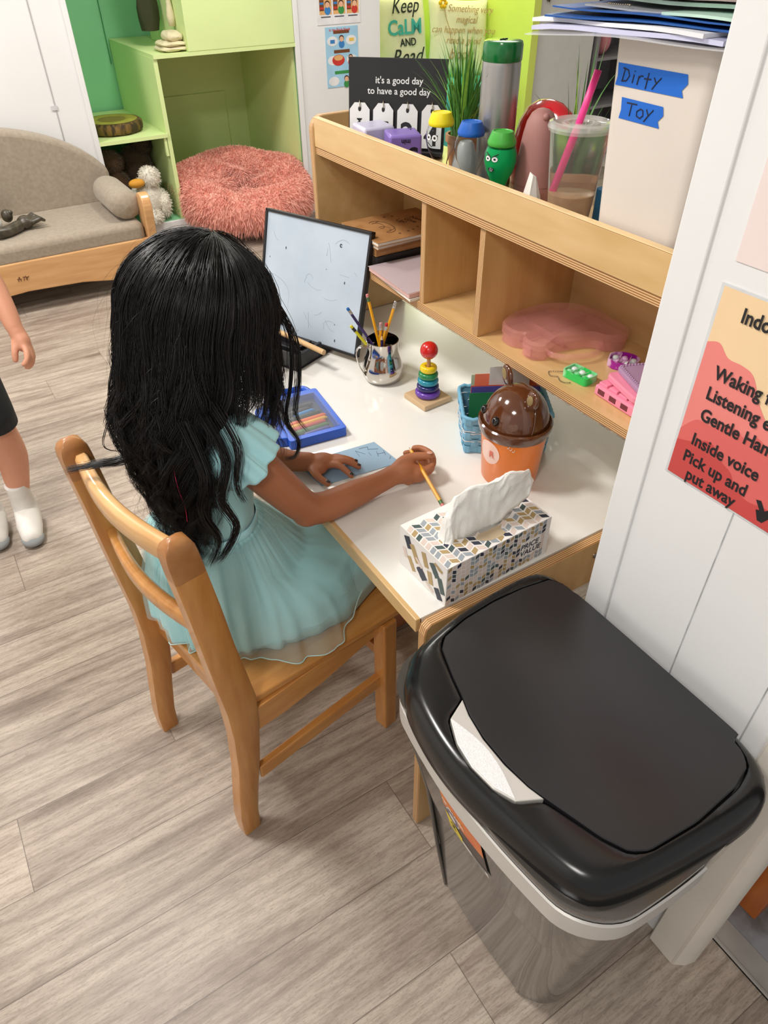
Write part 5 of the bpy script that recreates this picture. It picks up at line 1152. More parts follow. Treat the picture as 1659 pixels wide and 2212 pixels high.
# ================================================================ POSTERS ON THE PARTITION
PX = WX - 0.0012
PM = [mat('poster_peach', (246, 214, 170), 0.35, var=0.02), mat('poster_salmon', (240, 138, 132), 0.35, var=0.02), mat('poster_coral', (226, 108, 104), 0.35, var=0.02), mat('poster_red', (206, 78, 76), 0.35, var=0.02), mat('poster_ink', (34, 34, 38), 0.4), mat('laminate_edge', (224, 226, 228), 0.2)]
t = thing('rules_poster', 'laminated peach and coral poster of classroom behaviour rules', 'poster', (PX, 0.29, 1.0))
b = B()
py1, py0, pz0, pz1 = 0.428, 0.150, 0.918, 1.160
b.box((PX + 0.0004, (py0 + py1) / 2, (pz0 + pz1) / 2), (0.0008, py1 - py0 + 0.008, pz1 - pz0 + 0.006), 5)
X0 = PX - 0.0002
def pp(P, m, e): b.add([(X0 - e, y, z) for y, z in P], [tuple(range(len(P)))], m)
pp([(py1, pz0), (py1, pz1), (py0, pz1), (py0, pz0)], 0, 0)
def hill(pts, m, e):
    C_ = catmull([(y, z, 0) for y, z in pts], 5)
    for a, c in zip(C_[:-1], C_[1:]): b.add([(X0 - e, a.x, pz0), (X0 - e, a.x, min(a.y, pz1)), (X0 - e, c.x, min(c.y, pz1)), (X0 - e, c.x, pz0)], [(0, 1, 2, 3)], m)
hill([(py1, 1.096), (0.413, 1.100), (0.398, 1.088), (0.379, 1.087), (0.363, 1.081), (0.347, 1.056), (0.329, 1.037), (0.30, 1.01), (0.25, 0.99), (py0, 1.0)], 1, 0.0003)
hill([(py1, 0.982), (0.411, 1.002), (0.39, 1.004), (0.367, 1.015), (0.345, 1.010), (0.33, 1.018), (0.29, 0.99), (0.24, 0.99), (py0, 0.97)], 2, 0.0006)
hill([(py1, 0.966), (0.41, 0.972), (0.385, 0.984), (0.365, 0.969), (0.350, 0.962), (0.34, 0.950), (0.32, 0.940), (0.29, 0.944), (0.25, 0.93), (py0, 0.94)], 3, 0.0009)
def pt(s_, y, z): b.text(s_, 0.0225, 4, MT((X0 - 0.0012, y, z), (0, -1, 0), (0, 0, 1)), 0.0001, 0.024, xs=0.86)
pt('Indoor', 0.398, 1.131); pt('Waking feet', 0.407, 1.060); pt('Listening ears', 0.409, 1.033); pt('Gentle Hands', 0.408, 1.005)
pt('Inside voice', 0.409, 0.970); pt('Pick up and', 0.413, 0.944); pt('put away', 0.402, 0.922)
b.add([(X0 - 0.0012, 0.300 + a, 0.925 + c) for a, c in ((0, 0), (0.006, 0.012), (0.002, 0.014), (0.010, 0.024), (0.004, 0.026), (-0.004, 0.016), (-0.010, 0.022), (-0.012, 0.010), (-0.006, 0.0))], [tuple(range(9))], 4)
obj('sheet', b, PM, t, world=True)
t = thing('upper_poster', 'pale pink laminated sheet above the rules poster, mostly out of view', 'poster', (PX, 0.29, 1.36))
b = B(); b.box((PX + 0.0004, 0.2875, 1.325), (0.0008, 0.275, 0.275), 0); b.tube([(PX - 0.0003, 0.398, 1.262), (PX - 0.0003, 0.404, 1.255), (PX - 0.0003, 0.405, 1.240), (PX - 0.0003, 0.398, 1.232)], 0.0008, 5, 1); obj('sheet', b, [mat('sheet_blush', (238, 222, 218), 0.35, var=0.01), mat('sheet_line', (150, 140, 150), 0.5)], t, world=True)

# ================================================================ BACK OF THE ROOM
# light green cubby unit in the nook
t = thing('cubby_unit', 'pale green painted wooden cubby unit built into the green nook', 'cubby', (1.6, 4.7, 0.11))
F = 4.285
b = B(); b.box((1.294, 4.70, 0.51), (0.022, 0.80, 0.80)); obj('side_panel', b, LIME, t, world=True)
b = B(); b.box((1.705, 4.70, 0.918), (0.84, 0.82, 0.018)); obj('top_panel', b, LIME, t, world=True)
b = B(); b.box((2.105, 4.72, 0.51), (0.018, 0.76, 0.80)); b.box((1.70, 5.10, 0.51), (0.80, 0.012, 0.80)); b.box((1.70, 5.085, 0.38), (0.50, 0.006, 0.44)); obj('back_panel', b, LIME, t, world=True)
b = B(); b.box((1.095, 4.69, 0.553), (0.385, 0.80, 0.018)); obj('shelf_board', b, LIME, t, world=True)
b = B(); b.box((1.272, 4.31, 0.50), (0.014, 0.020, 0.10)); obj('cleat', b, LIME, t, world=True)
b = B(); b.box((1.79, 4.60, 1.35), (0.62, 0.62, 0.845)); obj('upper_box', b, LIME, t, world=True, bevel=0.003)
# wood slice cushion
t = thing('wood_slice_cushion', 'round cushion printed like a tree slice on the green shelf', 'cushion', (1.06, 4.52, 0.563))
b = B(); n = 48; R = []
for r_, z, in ((0.06, 0.0), (0.145, 0.002), (0.157, 0.012), (0.160, 0.03), (0.157, 0.048), (0.147, 0.058)): R.append([(r_ * math.cos(2 * PI * j / n) * (1 + 0.012 * math.sin(7 * j)), r_ * math.sin(2 * PI * j / n) * (1 + 0.012 * math.sin(5 * j)), z) for j in range(n)])
b.loft(R); obj('bark_side', b, mat('bark', (122, 92, 40), 0.8, rgb2=(56, 42, 20), vscale=9, stretch=(6, 6, 1), p0=0.4, p1=0.6), t, smooth=50)
b = B()
for k, (r_, m_) in enumerate(((0.146, 1), (0.136, 0), (0.075, 2))):
    b.add([(r_ * math.cos(2 * PI * j / n), r_ * math.sin(2 * PI * j / n), 0.0585 + 0.0008 * k) for j in range(n)], [tuple(range(n))], m_)
obj('printed_top', b, [mat('slice_olive', (170, 164, 62), 0.7, rgb2=(150, 142, 52), vscale=20), mat('slice_edge', (96, 76, 34), 0.8), mat('slice_core', (136, 118, 50), 0.7)], t)
# folded cloth and dark garment
t = thing('folded_towel', 'cream towel folded on top of the cubby unit', 'towel', (1.42, 4.40, 0.928))
b = B()
def fold_(w, d, z0, h, ox):
    R = []
    for i in range(9):
        a = i / 8; s_ = math.sin(PI * (0.08 + 0.84 * a)) ** 0.4
        R.append([(ox + w * s_ * (1 if abs(q) < 2 else 1) * math.cos(q) * abs(math.cos(q)) ** -0.45 * 0.9 if abs(math.cos(q)) > 0.02 else ox, d * s_ * math.sin(q) * abs(math.sin(q)) ** -0.45 * 0.9 if abs(math.sin(q)) > 0.02 else 0.0, z0 + h * a + 0.003 * math.sin(5 * q + i)) for q in np.linspace(0, 2 * PI, 33)[:-1] + 0.05])
    b.loft(R)
fold_(0.085, 0.10, 0.0, 0.026, 0.0); fold_(0.080, 0.095, 0.022, 0.024, 0.004); fold_(0.052, 0.08, 0.042, 0.045, 0.016)
obj('cloth', b, mat('cream_cloth', (226, 214, 178), 0.9, bump=0.6, bscale=90, bdist=0.004), t, smooth=180)
t = thing('hanging_garment', 'dark olive garment hanging at the top of the nook beside the box', 'garment', (1.40, 4.62, 1.02))
b = B(); R = []
for k in range(14):
    z = -0.02 + k * 0.05; w = 0.045 + 0.012 * math.sin(k * 0.9); R.append([((w + 0.006 * math.sin(5 * q + k)) * math.cos(q), (w * 0.8 + 0.006 * math.cos(4 * q)) * math.sin(q), z) for q in np.linspace(0, 2 * PI, 25)[:-1]])
b.loft(R); obj('cloth', b, mat('olive_cloth', (58, 60, 34), 0.9), t, smooth=60)
t = thing('cream_hanging_cloth', 'cream knotted cloth hanging beside the dark olive garment', 'cloth', (1.462, 4.44, 1.03))
b = B(); R = []
for k in range(14):
    z = k * 0.045; w = 0.016 + 0.006 * math.sin(k * 1.7); R.append([(w * math.cos(q), w * math.sin(q), z) for q in np.linspace(0, 2 * PI, 17)[:-1]])
b.loft(R); obj('cloth', b, MATS['cream_cloth'], t, smooth=180)
def fur(nm, pts, nrm, ln, w, m, par, seed, droop=0.3, m2=None):
    r = random.Random(seed); b = B()
    for i, (p, nn_) in enumerate(zip(pts, nrm)):
        p = Vector(p); nn_ = Vector(nn_).normalized(); d = (nn_ + Vector((r.gauss(0, .35), r.gauss(0, .35), r.gauss(0, .35)))).normalized(); s_ = d.orthogonal().normalized(); s_ = (Matrix.Rotation(r.uniform(0, 2 * PI), 3, d) @ s_); l = ln * r.uniform(0.6, 1.1); q = w * r.uniform(0.7, 1.3)
        dr = Vector((0, 0, -droop * l))
        b.add([p - s_ * q, p + s_ * q, p + d * l * 0.55 + s_ * q * 0.8 + dr * 0.3, p + d * l * 0.55 - s_ * q * 0.8 + dr * 0.3, p + d * l + dr], [(0, 1, 2, 3), (3, 2, 4)], 0)
    return obj(nm, b, m, par, smooth=180)
# pink fur bed
PF = mat('pink_fur', (250, 188, 170), 0.75, rgb2=(242, 164, 146), vscale=18, p0=0.3, p1=0.7, sheen=0.5)
t = thing('pink_fur_bed', 'round shaggy salmon pink cushion in front of the cubby unit', 'cushion', (1.70, 4.33, 0.12))
FRX, FRY = 0.44, 0.42
def bedp(u, v):
    a = 2 * PI * u; ph = PI * 0.02 + v * PI * 0.93
    # v=0 outer underside .. v=1 centre
    if v < 0.62:
        q = v / 0.62 * PI * 0.95 - 0.35 * PI; rr_ = 0.76 + 0.20 * math.cos(q); zz = 0.115 + 0.10 * math.sin(q)
    else:
        k = (v - 0.62) / 0.38; q = 0.6 * PI; rr_ = (0.76 + 0.20 * math.cos(q)) * (1 - k); zz = 0.115 + 0.10 * math.sin(q) - 0.055 * math.sin(k * PI / 2)
    wob = 1 + 0.03 * math.sin(3 * a) + 0.02 * math.sin(7 * a + 2 * v)
    tilt = -0.06 * math.sin(a) * -1
    X_ = FRX * rr_ * wob * math.cos(a)
    if FRY * rr_ * wob * math.sin(a) > -0.06: X_ = min(max(X_, -0.385), 0.385)
    return (X_, FRY * rr_ * wob * math.sin(a), zz - 0.03 + 0.05 * math.sin(a) * 1 - 0.02 * math.sin(5 * a + 8 * v) * v)
b = B(); b.grid(bedp, 72, 26); obj('cushion_body', b, PF, t, smooth=180)
pts, nr = [], []
r = random.Random(4)
for k in range(26000):
    u, v = r.random(), r.random() ** 0.9; p = Vector(bedp(u, v)); du = Vector(bedp(u + 0.004, v)) - p; dv = Vector(bedp(u, min(v + 0.004, 1))) - p
    nn_ = du.cross(dv)
    if nn_.length < 1e-9: nn_ = Vector((0, 0, 1))
    nn_.normalize()
    if nn_.z < -0.3 and v > 0.3: nn_ = -nn_
    c_ = Vector((p.x, p.y, 0)).normalized() if v < 0.3 else Vector((0, 0, 1))
    if nn_.dot(c_) < 0: nn_ = -nn_
    pts.append(p); nr.append(nn_)
fur('fur', pts, nr, 0.042, 0.0022, PF, t, 8, 0.5)
# sofa
SG = mat('grey_linen', (164, 151, 134), 0.85, rgb2=(153, 140, 123), vscale=60, bump=0.25, bscale=500, sheen=0.2); SW = wood('sofa_beech', (224, 176, 122), (208, 156, 102), 0.4, (1, 9, 9), 5)
t = thing('kids_sofa', 'small child sofa in grey linen with beech wood frame', 'sofa', (0.30, 3.95, 0))
b = B()
Pf = [(-0.45, 0.02), (-0.40, 0.0), (-0.34, 0.02), (-0.25, 0.055), (0.0, 0.085), (0.30, 0.105), (0.55, 0.095), (0.75, 0.065), (0.84, 0.02), (0.87, 0.0), (0.93, 0.0), (0.93, 0.245), (-0.45, 0.245)]
b.prism(Pf, 3.68, 3.705, 0, XZ); fr = obj('front_rail', b, SW, t, world=True, bevel=0.006)
b = B()
for (x0, x1, y0, y1) in ((0.275, 0.300, 3.679, 3.679),): 
    for k, st in enumerate(([(0.0, 0), (0.006, 0.02)], [(0.012, 0.0), (0.008, 0.022)], [(-0.004, 0.012), (0.018, 0.010)], [(0.024, 0.0), (0.03, 0.02)], [(0.034, 0.004), (0.05, 0.018)], [(0.04, 0.0), (0.036, 0.022)], [(0.022, 0.018), (0.048, 0.014)])):
        b.tube([(0.270 + a, 3.679, 0.160 + c) for a, c in st], 0.0016, 6)
obj('burnt_logo', b, mat('burnt_logo', (120, 74, 40), 0.7), fr, world=True)
for x in (0.925, -0.44):
    b = B(); C_ = catmull([(3.66, 0.0, 0), (3.652, 0.10, 0), (3.668, 0.24, 0), (3.650, 0.38, 0), (3.665, 0.435, 0), (3.705, 0.452, 0), (3.75, 0.43, 0), (3.765, 0.36, 0), (3.77, 0.25, 0), (3.80, 0.10, 0), (4.14, 0.08, 0), (4.15, 0.0, 0)], 4)
    b.prism([(p.x, p.y) for p in C_], x - 0.014, x + 0.030, 0, YZ); obj('side_frame', b, SW, t, world=True, bevel=0.006)
b = B(); b.box((0.24, 3.93, 0.272), (1.33, 0.49, 0.10)); obj('seat_cushion', b, SG, t, world=True, bevel=0.03, seg=4, smooth=60)
b = B(); R = []
tp = [(x, 0.30 + (0.40 + 0.02) * (1 - ((x - 0.24) / 0.72) ** 2) ** 0.5 * 1.0) for x in np.linspace(0.90, -0.42, 30)]
Pb = [(-0.42, 0.30), (0.90, 0.30)] + [(x, max(z, 0.34)) for x, z in tp]
b.prism(Pb, 4.14, 4.25, 0, XZ); obj('backrest', b, SG, t, world=True, bevel=0.025, seg=4, smooth=60)
for x in (0.855, -0.37):
    b = B(); pts = [(0, 0.0), (0.035, 0.004), (0.062, 0.020), (0.068, 0.06), (0.069, 0.18), (0.068, 0.33), (0.062, 0.37), (0.035, 0.385), (0, 0.388)]
    n = 32; R = []
    for r_, l in pts: R.append([(x + 1.12 * r_ * math.cos(2 * PI * j / n) * (1 + (0.05 if l < 0.03 else 0) * math.sin(12 * 2 * PI * j / n)), 3.72 + l, 0.392 + r_ * math.sin(2 * PI * j / n)) for j in range(n)])
    b.loft(R); obj('arm_bolster', b, SG, t, world=True, smooth=60)
# toy creature with big hands on the sofa
TOYD = mat('toy_brown', (84, 76, 62), 0.35, rgb2=(56, 50, 40), vscale=40); TOYW = mat('toy_white', (226, 222, 216), 0.6)
t = thing('monster_toy', 'brown toy creature with large clawed hands lying on the sofa seat', 'toy', (0.31, 3.86, 0.325))
def hand5(bb, c, d, up_, s_):
    d = Vector(d).normalized(); u = Vector(up_); u = (u - d * u.dot(d)).normalized(); w = d.cross(u); c = Vector(c)
    bb.ball(tuple(c), (s_ * 0.9, s_ * 0.9, s_ * 0.75), 14, 10)
    for k, a in enumerate((-0.75, -0.25, 0.25, 0.75)):
        p = c + w * (a * s_ * 1.0) + d * s_ * 0.5; q = p + d * s_ * 0.9 + w * a * s_ * 0.4 + u * s_ * 0.3; e = q + d * s_ * 0.5 - u * s_ * 0.35
        bb.tube([p, q, e], [s_ * 0.30, s_ * 0.27, s_ * 0.16], 10)
b = B(); b.tube(catmull([(0.255, 3.80, 0.352), (0.31, 3.82, 0.348), (0.37, 3.87, 0.350)], 4), 0.026, 12); hand5(b, (0.40, 3.89, 0.355), (1, 0.25, 0), (0, 0, 1), 0.042); obj('arm', b, TOYD, t, world=True, remesh=0.004)
b = B(); b.tube(catmull([(0.18, 3.92, 0.40), (0.22, 3.93, 0.44), (0.25, 3.94, 0.48)], 4), 0.026, 12); hand5(b, (0.268, 3.94, 0.50), (0.3, 0, 1), (0, -1, 0), 0.042); obj('arm', b, TOYD, t, world=True, remesh=0.004)
b = B(); b.ball((0.16, 3.90, 0.375), (0.09, 0.075, 0.055), 20, 14); b.ball((0.255, 3.87, 0.378), (0.045, 0.04, 0.04), 16, 10); obj('body', b, TOYW, t, world=True, smooth=180)
b = B(); b.ball((0.335, 3.93, 0.385), (0.026, 0.026, 0.03), 16, 10); b.ball((0.352, 3.92, 0.40), (0.012, 0.012, 0.012), 10, 8); obj('foot', b, TOYD, t, world=True, smooth=180)
# plush toys on the cubby floor
def plush(nm, lab, c, col, parts_, seed, n=2600, ln=0.016):
    t = thing(nm, lab, 'plush toy', c); m = mat(nm + '_fur_%d' % seed, col, 0.9, var=0.1, vscale=40, sheen=0.4)
    b = B(); pts, nr = [], []; r = random.Random(seed)
    for (p, rad) in parts_: b.ball(p, rad, 20, 14)
    obj('body', b, m, t, smooth=180)
    for k in range(n):
        p, rad = parts_[k % len(parts_)]; d = Vector((r.gauss(0, 1), r.gauss(0, 1), r.gauss(0, 1))).normalized(); pts.append((p[0] + rad[0] * d.x, p[1] + rad[1] * d.y, p[2] + rad[2] * d.z)); nr.append(d)
    fur('fur', pts, nr, ln, 0.0016, m, t, seed, 0.3); return t
t = plush('plush_duck', 'white plush goose with orange bill on the nook floor', (1.13, 4.36, 0.112), (236, 230, 214), [((0.0, 0.02, 0.12), (0.085, 0.10, 0.115)), ((0.02, -0.03, 0.24), (0.055, 0.055, 0.055)), ((0.075, -0.01, 0.09), (0.04, 0.07, 0.075)), ((-0.01, -0.07, 0.04), (0.05, 0.06, 0.04))], 3)
b = B(); b.ball((-0.065, -0.06, 0.225), (0.045, 0.028, 0.024), 16, 10); obj('bill', b, mat('bill_orange', (226, 160, 50), 0.7), t, smooth=180)
plush('plush_bear', 'brown plush animal at the back left of the nook floor', (0.99, 4.52, 0.112), (104, 76, 50), [((0.0, 0.0, 0.14), (0.11, 0.10, 0.13)), ((0.0, 0.0, 0.30), (0.075, 0.07, 0.06))], 5)
plush('plush_dog', 'dark brown plush animal lying beside the brown one in the nook', (1.17, 4.66, 0.112), (92, 70, 56), [((0.0, 0.0, 0.22), (0.10, 0.10, 0.12)), ((0.05, -0.02, 0.34), (0.055, 0.06, 0.05)), ((0.0, 0, 0.08), (0.09, 0.1, 0.08))], 6)
# clip on the white door
tag(obj('door_sticker', B().box((0.742, YB - 0.004, 0.742), (0.030, 0.003, 0.020)), mat('sticker_grey', (214, 214, 216), 0.4)), 'tiny clear sticker across the seam of the white panel above the sofa', 'sticker')
# story posters on the back wall
def minip(t, b, x0, x1, z0, z1, cols, seed):
    pass
KM = [mat('kid_paper', (238, 238, 240), 0.5), mat('kid_skin', (238, 186, 150), 0.6), mat('kid_hair', (74, 44, 28), 0.7), mat('kid_blue', (58, 132, 200), 0.6), mat('kid_green', (60, 150, 76), 0.6), mat('kid_red', (206, 56, 46), 0.6), mat('kid_tan', (232, 178, 116), 0.6), mat('kid_brown', (120, 68, 36), 0.6), mat('kid_sky', (168, 214, 240), 0.6), mat('kid_text', (90, 90, 100), 0.6), mat('kid_yellow', (240, 200, 90), 0.6)]
def kid(b, x, z, s_, shirt, e=0.0012):
    Y = YB - 0.003 - e
    def disc(cx, cz, rx, rz_, m, k): b.add([(cx + rx * math.cos(q), Y - k, cz + rz_ * math.sin(q)) for q in np.linspace(0, 2 * PI, 15)[:-1]], [tuple(range(14))], m)
    disc(x, z - s_ * 0.55, s_ * 0.42, s_ * 0.42, shirt, 0.0); disc(x, z + s_ * 0.08, s_ * 0.36, s_ * 0.34, 2, 0.0003); disc(x, z, s_ * 0.30, s_ * 0.28, 1, 0.0006)
t = thing('story_strip', 'white card with three small pictures of a child and bookshelf', 'poster', (2.40, YB - 0.002, 1.07))
b = B(); Yp = YB - 0.002
b.box((2.396, Yp, 1.075), (0.282, 0.002, 0.155), 0)
for k, sh in enumerate((3, 4, 5)):
    x = 2.310 + k * 0.088; b.box((x, Yp - 0.0012, 1.090), (0.078, 0.0006, 0.090), 6); b.box((x - 0.024, Yp - 0.0016, 1.098), (0.028, 0.0006, 0.070), 7)
    for q in range(3): b.box((x - 0.024, Yp - 0.002, 1.075 + q * 0.022), (0.024, 0.0006, 0.010), [5, 3, 10][q])
    kid(b, x + 0.012, 1.090, 0.048, sh)
    b.box((x, Yp - 0.0012, 1.034), (0.062, 0.0004, 0.006), 9)
obj('sheet', b, KM, t, world=True)
t = thing('story_poster', 'tall pale blue poster with brown banners and cartoon children', 'poster', (2.41, YB - 0.002, 0.84))
b = B(); b.box((2.408, Yp, 0.835), (0.215, 0.002, 0.300), 8)
for k, zc in enumerate((0.945, 0.850, 0.745)):
    b.box((2.405, Yp - 0.0014, zc + 0.015), (0.105, 0.0006, 0.016), [7, 7, 4][k])
    for cx_, sc2 in ((2.345, 1), (2.470, 1)):
        b.add([(cx_ + 0.036 * math.cos(q), Yp - 0.0016, zc - 0.028 + 0.024 * math.sin(q)) for q in np.linspace(0, 2 * PI, 15)[:-1]], [tuple(range(14))], 0)
    if k == 0: kid(b, 2.405, zc - 0.020, 0.046, 3); b.box((2.345, Yp - 0.002, zc - 0.030), (0.03, 0.0004, 0.018), 3); b.box((2.472, Yp - 0.002, zc - 0.026), (0.032, 0.0004, 0.016), 10)
    elif k == 1: kid(b, 2.462, zc - 0.020, 0.042, 5); b.add([(2.380 + 0.042 * math.cos(q), Yp - 0.0022, zc - 0.028 + 0.028 * math.sin(q)) for q in np.linspace(0, 2 * PI, 15)[:-1]], [tuple(range(14))], 5); b.add([(2.380 + 0.03 * math.cos(q), Yp - 0.0026, zc - 0.016 + 0.014 * math.sin(q)) for q in np.linspace(0, 2 * PI, 15)[:-1]], [tuple(range(14))], 6)
    else: kid(b, 2.430, zc - 0.022, 0.046, 4)
b.text('In the Book Nook', 0.019, 5, MT((2.325, Yp - 0.0016, 0.965), (1, 0, 0), (0, 0, 1)), 0.0002, 0.01)
obj('sheet', b, KM, t, world=True)
# reading nook pillows
def pillow(lab, c, w, h, rz, tiltx, m, roll=0.0):
    t = thing('throw_pillow', lab, 'pillow', c, rz); M_ = Matrix.Rotation(tiltx, 4, 'X') @ Matrix.Rotation(roll, 4, 'Y')
    def side(sg):
        def f(u, v):
            a, c_ = (u - .5) * 2, (v - .5) * 2; e = (1 - a ** 4) * (1 - c_ ** 4)
            x = a * w / 2 * (1 - 0.07 * (1 - abs(c_) ** 2)) ; z = c_ * h / 2 * (1 - 0.07 * (1 - abs(a) ** 2))
            return tuple(M_ @ Vector((x, sg * 0.065 * max(e, 0) ** 0.45 + 0.004 * math.sin(6 * u + 9 * v), z + h / 2)))
        return f
    b = B(); b.grid(side(-1), 24, 24); b.grid(side(1), 24, 24); obj('cover', b, m, t, smooth=180); return t, M_
CR = mat('pillow_cream', (242, 236, 198), 0.85, var=0.03, bump=0.2, bscale=300)
t, M_ = pillow('cream throw pillow lettered Keep Calm and Read', (3.07, 4.66, 0.60), 0.44, 0.50, 0.06, -0.16, CR)
TX = [mat('letter_dark', (40, 44, 40), 0.8), mat('letter_teal', (70, 180, 170), 0.8), mat('letter_tan', (196, 156, 110), 0.8), mat('letter_yellow', (244, 190, 30), 0.8)]
def onp(M_, x, z, e=-0.072): return M_ @ Vector((x, e, z))
def ptext(b, M_, s_, size, x, z, m, bold=0.0, shear=0.0, al='CENTER', xs=1.0):
    R_ = M_.to_3x3(); b.text(s_, size, m, MT(onp(M_, x, z), R_ @ Vector((1, 0, 0)), R_ @ Vector((0, 0, 1))), 0.001, bold, al, shear, xs)
b = B(); ptext(b, M_, 'Keep', 0.115, 0.01, 0.385, 0, 0.0, 0.35, xs=0.9); ptext(b, M_, 'CaLM', 0.115, 0.0, 0.270, 1, 0.02, 0.05); ptext(b, M_, 'AND', 0.060, 0.02, 0.205, 0, 0.015); ptext(b, M_, 'Read', 0.125, 0.0, 0.105, 0, 0.0, 0.4); ptext(b, M_, 'books', 0.08, 0.03, 0.03, 1, 0.0, 0.3)
obj('lettering', b, TX, t)
t, M_ = pillow('cream throw pillow with yellow flower and cursive lettering', (3.56, 4.70, 0.59), 0.48, 0.46, -0.08, -0.18, CR, 0.08)
b = B()
for (s_, x, z) in (('Something very', 0.05, 0.37), ('magical', 0.02, 0.31), ('can happen when you', 0.0, 0.25), ('read a good', 0.0, 0.19), ('book', -0.02, 0.10)): ptext(b, M_, s_, 0.058 if s_ != 'book' else 0.09, x, z, 2, -0.004, 0.35)
R_ = M_.to_3x3()
for k in range(6):
    q = 2 * PI * k / 6; c_ = onp(M_, -0.165 + 0.022 * math.cos(q), 0.415 + 0.022 * math.sin(q), -0.070); b.ball(tuple(c_), 0.013, 10, 6, 3)
b.tube([onp(M_, -0.16, 0.40), onp(M_, -0.14, 0.33), onp(M_, -0.11, 0.27), onp(M_, -0.10, 0.22)], 0.0025, 6, 2)
obj('lettering', b, TX, t)
t = thing('teal_cushion', 'teal seat cushion under the two lettered pillows', 'cushion', (3.25, 4.68, 0.12))
b = B(); b.box((0, 0, 0.24), (1.05, 0.70, 0.46)); obj('cushion_body', b, mat('teal_fabric', (88, 206, 190), 0.8), t, bevel=0.05, seg=4, smooth=60)
# white cabinet and grey shelf to the right
WC = mat('cabinet_white', (226, 224, 222), 0.5, var=0.02)
t = thing('white_cabinet', 'plain tall white cabinet right of the reading nook', 'cabinet', (4.20, 4.55, 0))
b = B(); b.box((4.19, 4.62, 0.98), (0.56, 0.60, 1.96)); obj('cabinet_body', b, WC, t, world=True, bevel=0.004)
b = B(); b.box((4.19, 4.312, 1.0), (0.54, 0.016, 1.88)); dr_ = obj('door', b, WC, t, world=True, bevel=0.003)
b = B(); b.tube([(3.98, 4.292, 1.10), (3.985, 4.288, 1.06), (3.975, 4.292, 1.03)], 0.010, 8); obj('handle', b, mat('handle_bronze', (90, 76, 60), 0.4, 0.8), dr_, world=True, smooth=60)
GSH = mat('shelf_grey', (150, 146, 150), 0.6)
t = thing('grey_bookshelf', 'grey open shelf unit beyond the white cabinet', 'shelf', (4.80, 4.60, 0))
b = B(); b.box((4.515, 4.55, 0.9), (0.02, 0.5, 1.8)); obj('side_panel', b, GSH, t, world=True); b = B(); b.box((5.20, 4.55, 0.9), (0.02, 0.5, 1.8)); obj('side_panel', b, GSH, t, world=True)
for z in (0.02, 0.35, 0.66, 1.22, 1.78): b = B(); b.box((4.857, 4.55, z), (0.665, 0.5, 0.02)); obj('shelf_board', b, GSH, t, world=True)
b = B(); b.box((4.857, 4.79, 0.9), (0.665, 0.012, 1.78)); obj('back_panel', b, GSH, t, world=True)
t = thing('pink_plush', 'small pink plush toy on the grey shelf beyond the cabinet', 'plush toy', (4.66, 4.42, 0.671))
b = B(); b.ball((0, 0, 0.09), (0.07, 0.07, 0.09), 18, 12); b.ball((0, 0, 0.22), (0.055, 0.055, 0.055), 16, 10); b.ball((-0.05, 0, 0.27), 0.02, 10, 8); obj('body', b, mat('plush_pink', (232, 150, 160), 0.9), t, smooth=180)
# brown wooden furniture foot beyond the doorway
t = thing('wooden_doorstop_board', 'orange-brown wooden board standing past the doorway threshold', 'board', (0.885, 0.135, 0.009))
b = B(); b.box((0, 0, 0.35), (0.045, 0.10, 0.70)); obj('board', b, wood('orange_wood', (196, 108, 30), (160, 78, 20), 0.35, (6, 6, 1)), t, bevel=0.003)
# ================================================================ THE GIRL
SKIN = mat('brown_skin', (170, 108, 74), 0.5, var=0.03, vscale=20, sss=0.12, spec=0.35)
HAIRM = mat('black_hair', (18, 15, 16), 0.36, var=0.1, vscale=40, spec=0.55)
AQUA = mat('aqua_satin', (182, 240, 246), 0.42, var=0.03, vscale=12, sheen=0.4, spec=0.6, bump=0.2, bscale=30, bdist=0.003)
TULLE = mat('aqua_tulle', (206, 246, 246), 0.8, alpha=0.24, var=0.02, sheen=0.3)
girl = thing('person', 'long black-haired child in pale aqua dress sitting at the desk and writing', 'person', (0.25, 1.0, 0.385))
HC = Vector((0.315, 1.02, 0.99))
fd = Vector((0.80, -0.06, -0.60)).normalized(); hu = Vector((0.60, 0.0, 0.80)); hu = (hu - fd * hu.dot(fd)).normalized(); hs = hu.cross(fd).normalized()
MH = Matrix(((fd.x, hs.x, hu.x, HC.x), (fd.y, hs.y, hu.y, HC.y), (fd.z, hs.z, hu.z, HC.z), (0, 0, 0, 1)))
def hp(x, y, z): return tuple(MH @ Vector((x, y, z)))
b = B()
b.ball((0, 0, 0), (0.084, 0.070, 0.088), 28, 20, M=MH); b.ball((0.028, 0, -0.040), (0.056, 0.052, 0.058), 24, 16, M=MH)
b.ball((0.088, 0, -0.024), (0.012, 0.010, 0.012), 12, 8, M=MH); b.tube([hp(0.080, 0, 0.004), hp(0.090, 0, -0.018)], [0.005, 0.008], 8)
b.tube([hp(0.081, -0.015, -0.055), hp(0.086, 0, -0.054), hp(0.081, 0.015, -0.055)], [0.003, 0.0058, 0.003], 8); b.tube([hp(0.080, -0.013, -0.061), hp(0.084, 0, -0.062), hp(0.080, 0.013, -0.061)], [0.003, 0.0055, 0.003], 8)
b.ball((0.066, 0, -0.082), (0.018, 0.018, 0.014), 12, 8, M=MH)
for s in (-1, 1): b.ball((-0.008, s * 0.071, -0.015), (0.014, 0.007, 0.020), 14, 10, M=MH)
b.tube([(0.298, 1.015, 0.945), (0.285, 1.01, 0.90), (0.268, 1.008, 0.865), (0.262, 1.006, 0.84)], [0.034, 0.032, 0.036, 0.046], 18)
def eb(z, rx, ry, cx, cy, n=24): return [(cx + rx * math.cos(2 * PI * j / n), cy + ry * math.sin(2 * PI * j / n), z) for j in range(n)]
